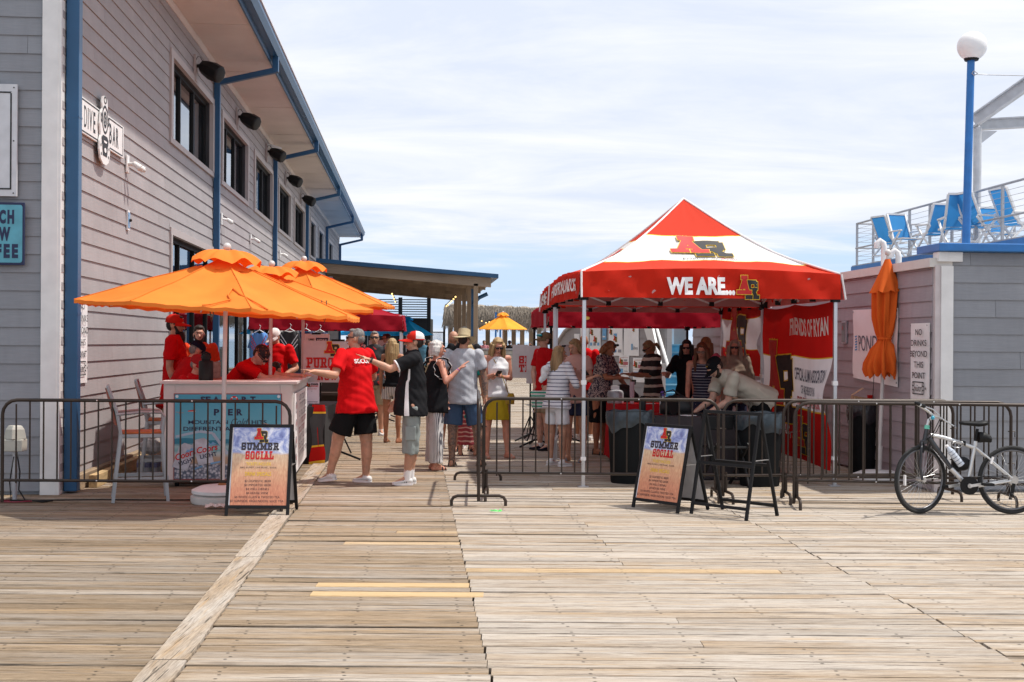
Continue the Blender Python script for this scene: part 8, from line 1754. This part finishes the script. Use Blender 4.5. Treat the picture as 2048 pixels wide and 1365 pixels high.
# middle background
person('man in sunglasses, black and red shirt and khaki shorts behind the guard', 748, 21.8, 12, 1.83, look=(-6, 0), sk=SK_T(), w=1.04, shirt=('tee', speckled('black_red_print_cotton', (.015, .015, .018), (.45, .02, .02), 7, .58), dict(loose=.01)), pants=('shorts', C_KHA, dict(len=.95, flare=.012)), hair=('crop', H_GRY), glasses=True, shoes=SW, arms={'L': ((.25, 0, -1), (.1, -.3, -1)), 'R': ((-.2, 0, -1), (-.1, -.3, -1))})
person('dark-haired man in profile, only his head showing past the board', 771, 27, -70, 1.82, sk=SK_T(), shirt=('tee', C_BLK, {}), pants=('shorts', C_BLKS, {}), hair=('short', H_DRK), glasses=True, shoes=SW)
person('tanned woman with long blonde hair, black top and striped shorts, seen from behind', 784, 20.2, 160, 1.70, look=(15, 0), sk=SK_B(), female=True, w=.92, shirt=('tank', C_BDR, dict(hem=.0)), pants=('shorts', C_BWSH, dict(len=.42, flare=.012)), hair=('long', H_BLO), shoes=('sandal', cloth('tan_sandal', (.3, .18, .1))), mouth=False)
person('man in white trainers half hidden behind the hat man, dark shirt', 905, 19.2, 185, 1.82, look=(20, 0), sk=SK_T(), shirt=('tee', C_BLK, {}), pants=('shorts', C_KHA, dict(len=.9)), hair=('bald', None), shoes=SW, mouth=False, legs={'L': ((-.12, 0, -1), (-.05, .1, -1)), 'R': ((.12, 0, -1), (0, .1, -1))})
person('tall dark-haired man behind the hat man, facing the camera', 927, 18.8, 8, 1.88, sk=SK_R(), shirt=('tee', C_BLK, {}), pants=('shorts', C_KHA, {}), hair=('crop', H_BLK), shoes=('strap', M_PBLK))
person('woman in long red zigzag skirt standing behind the tattooed man', 936, 18.0, 175, 1.62, sk=SK_T(), female=True, shirt=('tee', cloth('teal_top', (.02, .25, .22)), dict(hem=-.2)), pants=('skirt', C_ZIG, dict(len=.93, flare=.0)), hair=('bob', H_BLO), shoes=('sandal', M_PBLK), mouth=False)
# tent group
person('young man in brown cap with mirrored glasses on it and red T-shirt, looking left', 1087, 19.0, -62, 1.80, look=(0, 0), sk=SK_L(), w=.98, shirt=('tee', C_RED2, dict(sleeve=.7)), pants=('shorts', C_KHA, {}), hair=('short', H_DRK), cap=('cap', M_CAPB, 0, M_CAPB), glasses=None, shoes=('sneaker', M_CAPN, M_PBLK), arms={'R': ((-.25, -.05, -1), (.1, -.4, -.9)), 'L': ((.1, 0, -1), (.2, -.3, -1))}, extra=lambda t, U, Hd, q, arm, inv, lp: MB().cone(Hd(-.03, -.05, .10), Hd(.03, -.05, .10), .012*q, .012*q, 8, True).obj('goggles', mat('mirror_teal', (.02, .3, .35), .1, .6), t, smooth=True))
person('blonde woman in white and navy striped top and white shorts beside the tent leg', 1113, 16.6, 132, 1.60, look=(-25, 0), sk=SK_T(), w=1.14, belly=.014, female=True, shirt=('tee', C_STR, dict(sleeve=1.05, loose=.014, hem=-.06)), pants=('shorts', C_WHT, dict(len=.72, flare=.012)), hair=('long', H_BLO2), glasses='up', shoes=SW, arms={'R': ((.38, -.2, -.8), (.85, .1, .42), 'hold'), 'L': ((.3, .3, -.9), (.8, .2, .2), 'hold')}, lean=(5, 0), vox=.0095)
M_TOWEL = C_WHT
t = thing('cardigan', 'white cardigan slung over the striped woman\'s shoulder', 'clothing', Matrix.Translation(P(1092, 738, 16.55))); JOBS.append((MB().ball((0, 0, 0), (.06, .09, .05), 12, 8).ball((-.03, -.02, -.07), (.045, .05, .10), 10, 8).ball((-.06, -.02, -.14), (.035, .04, .05), 10, 8).obj('cloth', C_WHT, t, smooth=True), .011, 1, .01, 1, None))
person('blonde woman in pale pink V-neck top looking down at a phone', 1151, 17.2, -28, 1.70, look=(-18, 20), sk=SK_T(), female=True, w=1.04, shirt=('tee', C_PINK, dict(sleeve=.5)), pants=('shorts', C_DKB, dict(len=.6, flare=.014)), hair=('bob', H_BLO2), shoes=('sandal', cloth('pale_blue_sandal', (.3, .34, .4))), arms={'L': ((.2, -.1, -1), (-.25, -.75, .35), 'hold'), 'R': ((-.05, -.2, -1), (.3, -.7, .5), 'hold')}, vox=.0095)
phone('phone between the pink-topped and striped-topped women', 1170, 745, 16.7, -30)
person('bald man in red shirt seen from behind between the tent legs', 1167, 21.0, 165, 1.78, sk=SK_B(), w=1.1, shirt=('tee', C_RED, {}), pants=('shorts', C_BLKS, {}), hair=('bald', None), shoes=SW, mouth=False)
person('auburn-haired woman in navy print blouse sorting papers at the red table', 1199, 18.4, 62, 1.70, look=(-8, 30), lean=(10, 0), sk=SK_B(), w=1.12, female=True, belly=.01, shirt=('tee', C_PAT, dict(loose=.014, sleeve=.8)), pants=('skirt', C_BDR, dict(len=.55)), hair=('bob', H_COP), glasses='up', shoes=('strap', M_PBLK), arms={'R': ((.25, -.3, -.85), (.92, -.1, .0), 'hold'), 'L': ((.4, .2, -.8), (.5, -.2, -.6), 'hold')})
person('woman with ponytail in black and cream banded sweater holding a phone', 1307, 19.6, -68, 1.70, look=(-6, 26), lean=(5, 0), sk=SK_B(), w=1.08, female=True, shirt=('tee', C_BWS, dict(loose=.016, sleeve=.95)), pants=('pants', C_KHA, dict(len=1.9)), hair=('pony', H_BLO2), shoes=SW, arms={'R': ((-.25, -.2, -.95), (-1, -.1, .1), 'hold'), 'L': ((-.2, .2, -.95), (-.95, .0, .15), 'hold')}, glasses=True)
phone('phone held out by the woman in the banded sweater', 1267, 765, 19.4, 0)
person('dark-haired woman in black dress and sunglasses at the table', 1372, 18.6, -22, 1.70, look=(8, 10), sk=SK_L(), female=True, w=1.02, shirt=('tee', C_BDR, dict(sleeve=.75, loose=.01)), pants=('skirt', C_BDR, dict(len=.7, flare=.02)), hair=('longfront', H_BLK), glasses=True, shoes=('sandal', M_PBLK), arms={'R': ((-.45, -.1, -.85), (-.2, -.75, .15), 'hold'), 'L': ((.2, -.1, -.9), (-.1, -.5, -.6), 'hold')})
person('auburn-haired woman with glasses in navy striped tank top leaning forward', 1408, 17.0, -18, 1.70, look=(0, -6), lean=(22, 0), sk=SK_R(), female=True, w=1.08, shirt=('tank', C_NST, {}), pants=('shorts', C_DKB, {}), hair=('longfront', H_BRN), glasses='clear', shoes=('sandal', M_PBLK), arms={'R': ((-.1, -.1, -1), (-.1, -.5, -.8), 'flat'), 'L': ((.15, -.2, -1), (-.1, -.5, -.8), 'flat')})
person('woman with copper-blonde hair and pink top behind the glasses-wearing woman', 1412, 18.2, 140, 1.74, look=(10, 0), sk=SK_R(), female=True, shirt=('tee', C_HPK, dict(sleeve=.5)), pants=('shorts', C_DKB, {}), hair=('long', H_COP), shoes=('sandal', M_PBLK), mouth=False)
person('blonde woman in sunglasses and taupe top standing under the small flag', 1468, 17.6, -12, 1.70, look=(0, 2), sk=SK_R(), female=True, w=1.02, shirt=('tee', C_TAN, dict(sleeve=1.2, loose=.016)), pants=('pants', C_DKB, dict(len=1.8)), hair=('longfront', H_ASH), glasses=True, shoes=('sandal', M_PBLK), arms={'L': ((.3, .1, -1), (-.3, -.5, -.6)), 'R': ((-.2, .1, -1), (.3, -.6, -.5))})
def collar(t, U, Hd, q, arm, inv, lp): MB().cone(U(0, .0, .315), U(0, -.004, .342), .044*q, .040*q, 14).obj('collar', C_BEI, t)
person('man in black cap and beige shirt leaning over the black table to write', 1517, 15.6, -72, 1.82, lean=(62, 0), look=(6, -18), sk=SK_L(), w=1.10, shirt=('tee', C_BEI, dict(sleeve=.72, loose=.020, hem=-.07, wr=.011)), pants=('pants', C_BLKS, dict(len=1.85)), hair=('short', H_DRK), beard=('short', H_DRK), cap=('cap', M_CAPK, 0, M_CAPK, M_PYEL), glasses=True, shoes=SW, arms={'R': ((-.30, -.25, -.9), (-.80, -.15, -.55), 'hold'), 'L': ((-.2, .2, -.95), (-.85, .0, -.5), 'hold')}, legs={'L': ((.10, 0, -1), (.05, 0, -1)), 'R': ((.2, 0, -1), (.1, 0, -1))}, vox=.0095, extra=collar)
person('person in black seated low behind the bars under the tent, striped wrap over the knees', 1440, 15.6, -30, 1.65, seat=.5, sk=SK_R(), female=True, lean=(14, 0), shirt=('tank', C_BDR, {}), pants=('skirt', striped('black_white_wrap', (.015, .015, .018), (.35, .33, .34), 30, .12, 0, wob=1.0), dict(len=.8)), hair=('long', H_BRN), legs={'L': ((-.3, -.7, -.1), (0, 0, -1)), 'R': ((-.5, -.6, -.1), (0, 0, -1))}, shoes=SW, mouth=False) if False else None
# far drinkers at the end of the pier: small but each its own
far_p = [(846, 42, 180, 1.78, cloth('steel_blue_tee', (.08, .18, .25)), H_GRY, 'man in blue-grey shirt far away, left of the elderly woman'), (858, 41, 100, 1.72, C_BDR, H_DRK, 'person in black far away beside the blue-grey shirted man'), (968, 60, 20, 1.75, cloth('rose_tee', (.5, .2, .22)), H_DRK, 'distant person in pink at the slatted counter, leftmost'),
         (993, 62, -30, 1.72, C_BLK, H_BLK, 'distant person in black behind the counter under the golden umbrella'), (1009, 59.5, 0, 1.55, C_TAN, H_COP, 'distant auburn-haired person sitting low at the slatted counter'), (1019, 61, 160, 1.75, C_BLK, H_BLK, 'distant man in cap and black shirt right of the golden umbrella pole'), (1037, 61, 20, 1.60, C_NAVY, H_DRK, 'distant person just left of the white board'), (1060, 63, -60, 1.68, C_TAN, H_DRK, 'distant person behind the white board, rightmost drinker'), (952, 60.5, 60, 1.68, C_PINK, H_BLO, 'distant blonde person beside the timber post')]
for px, D, fc, hh, m, hm_, lab in far_p:
    person(lab, px, D, fc, hh, sk=SK_T(), shirt=('tee', m, {}), pants=('shorts', C_KHA, {}), hair=('short', hm_), shoes=None, vox=.02, mouth=False, group='distant drinkers at the pier end', cap=('cap', M_CAPN, 0, M_CAPN) if 'cap' in lab else None)
finish_people()
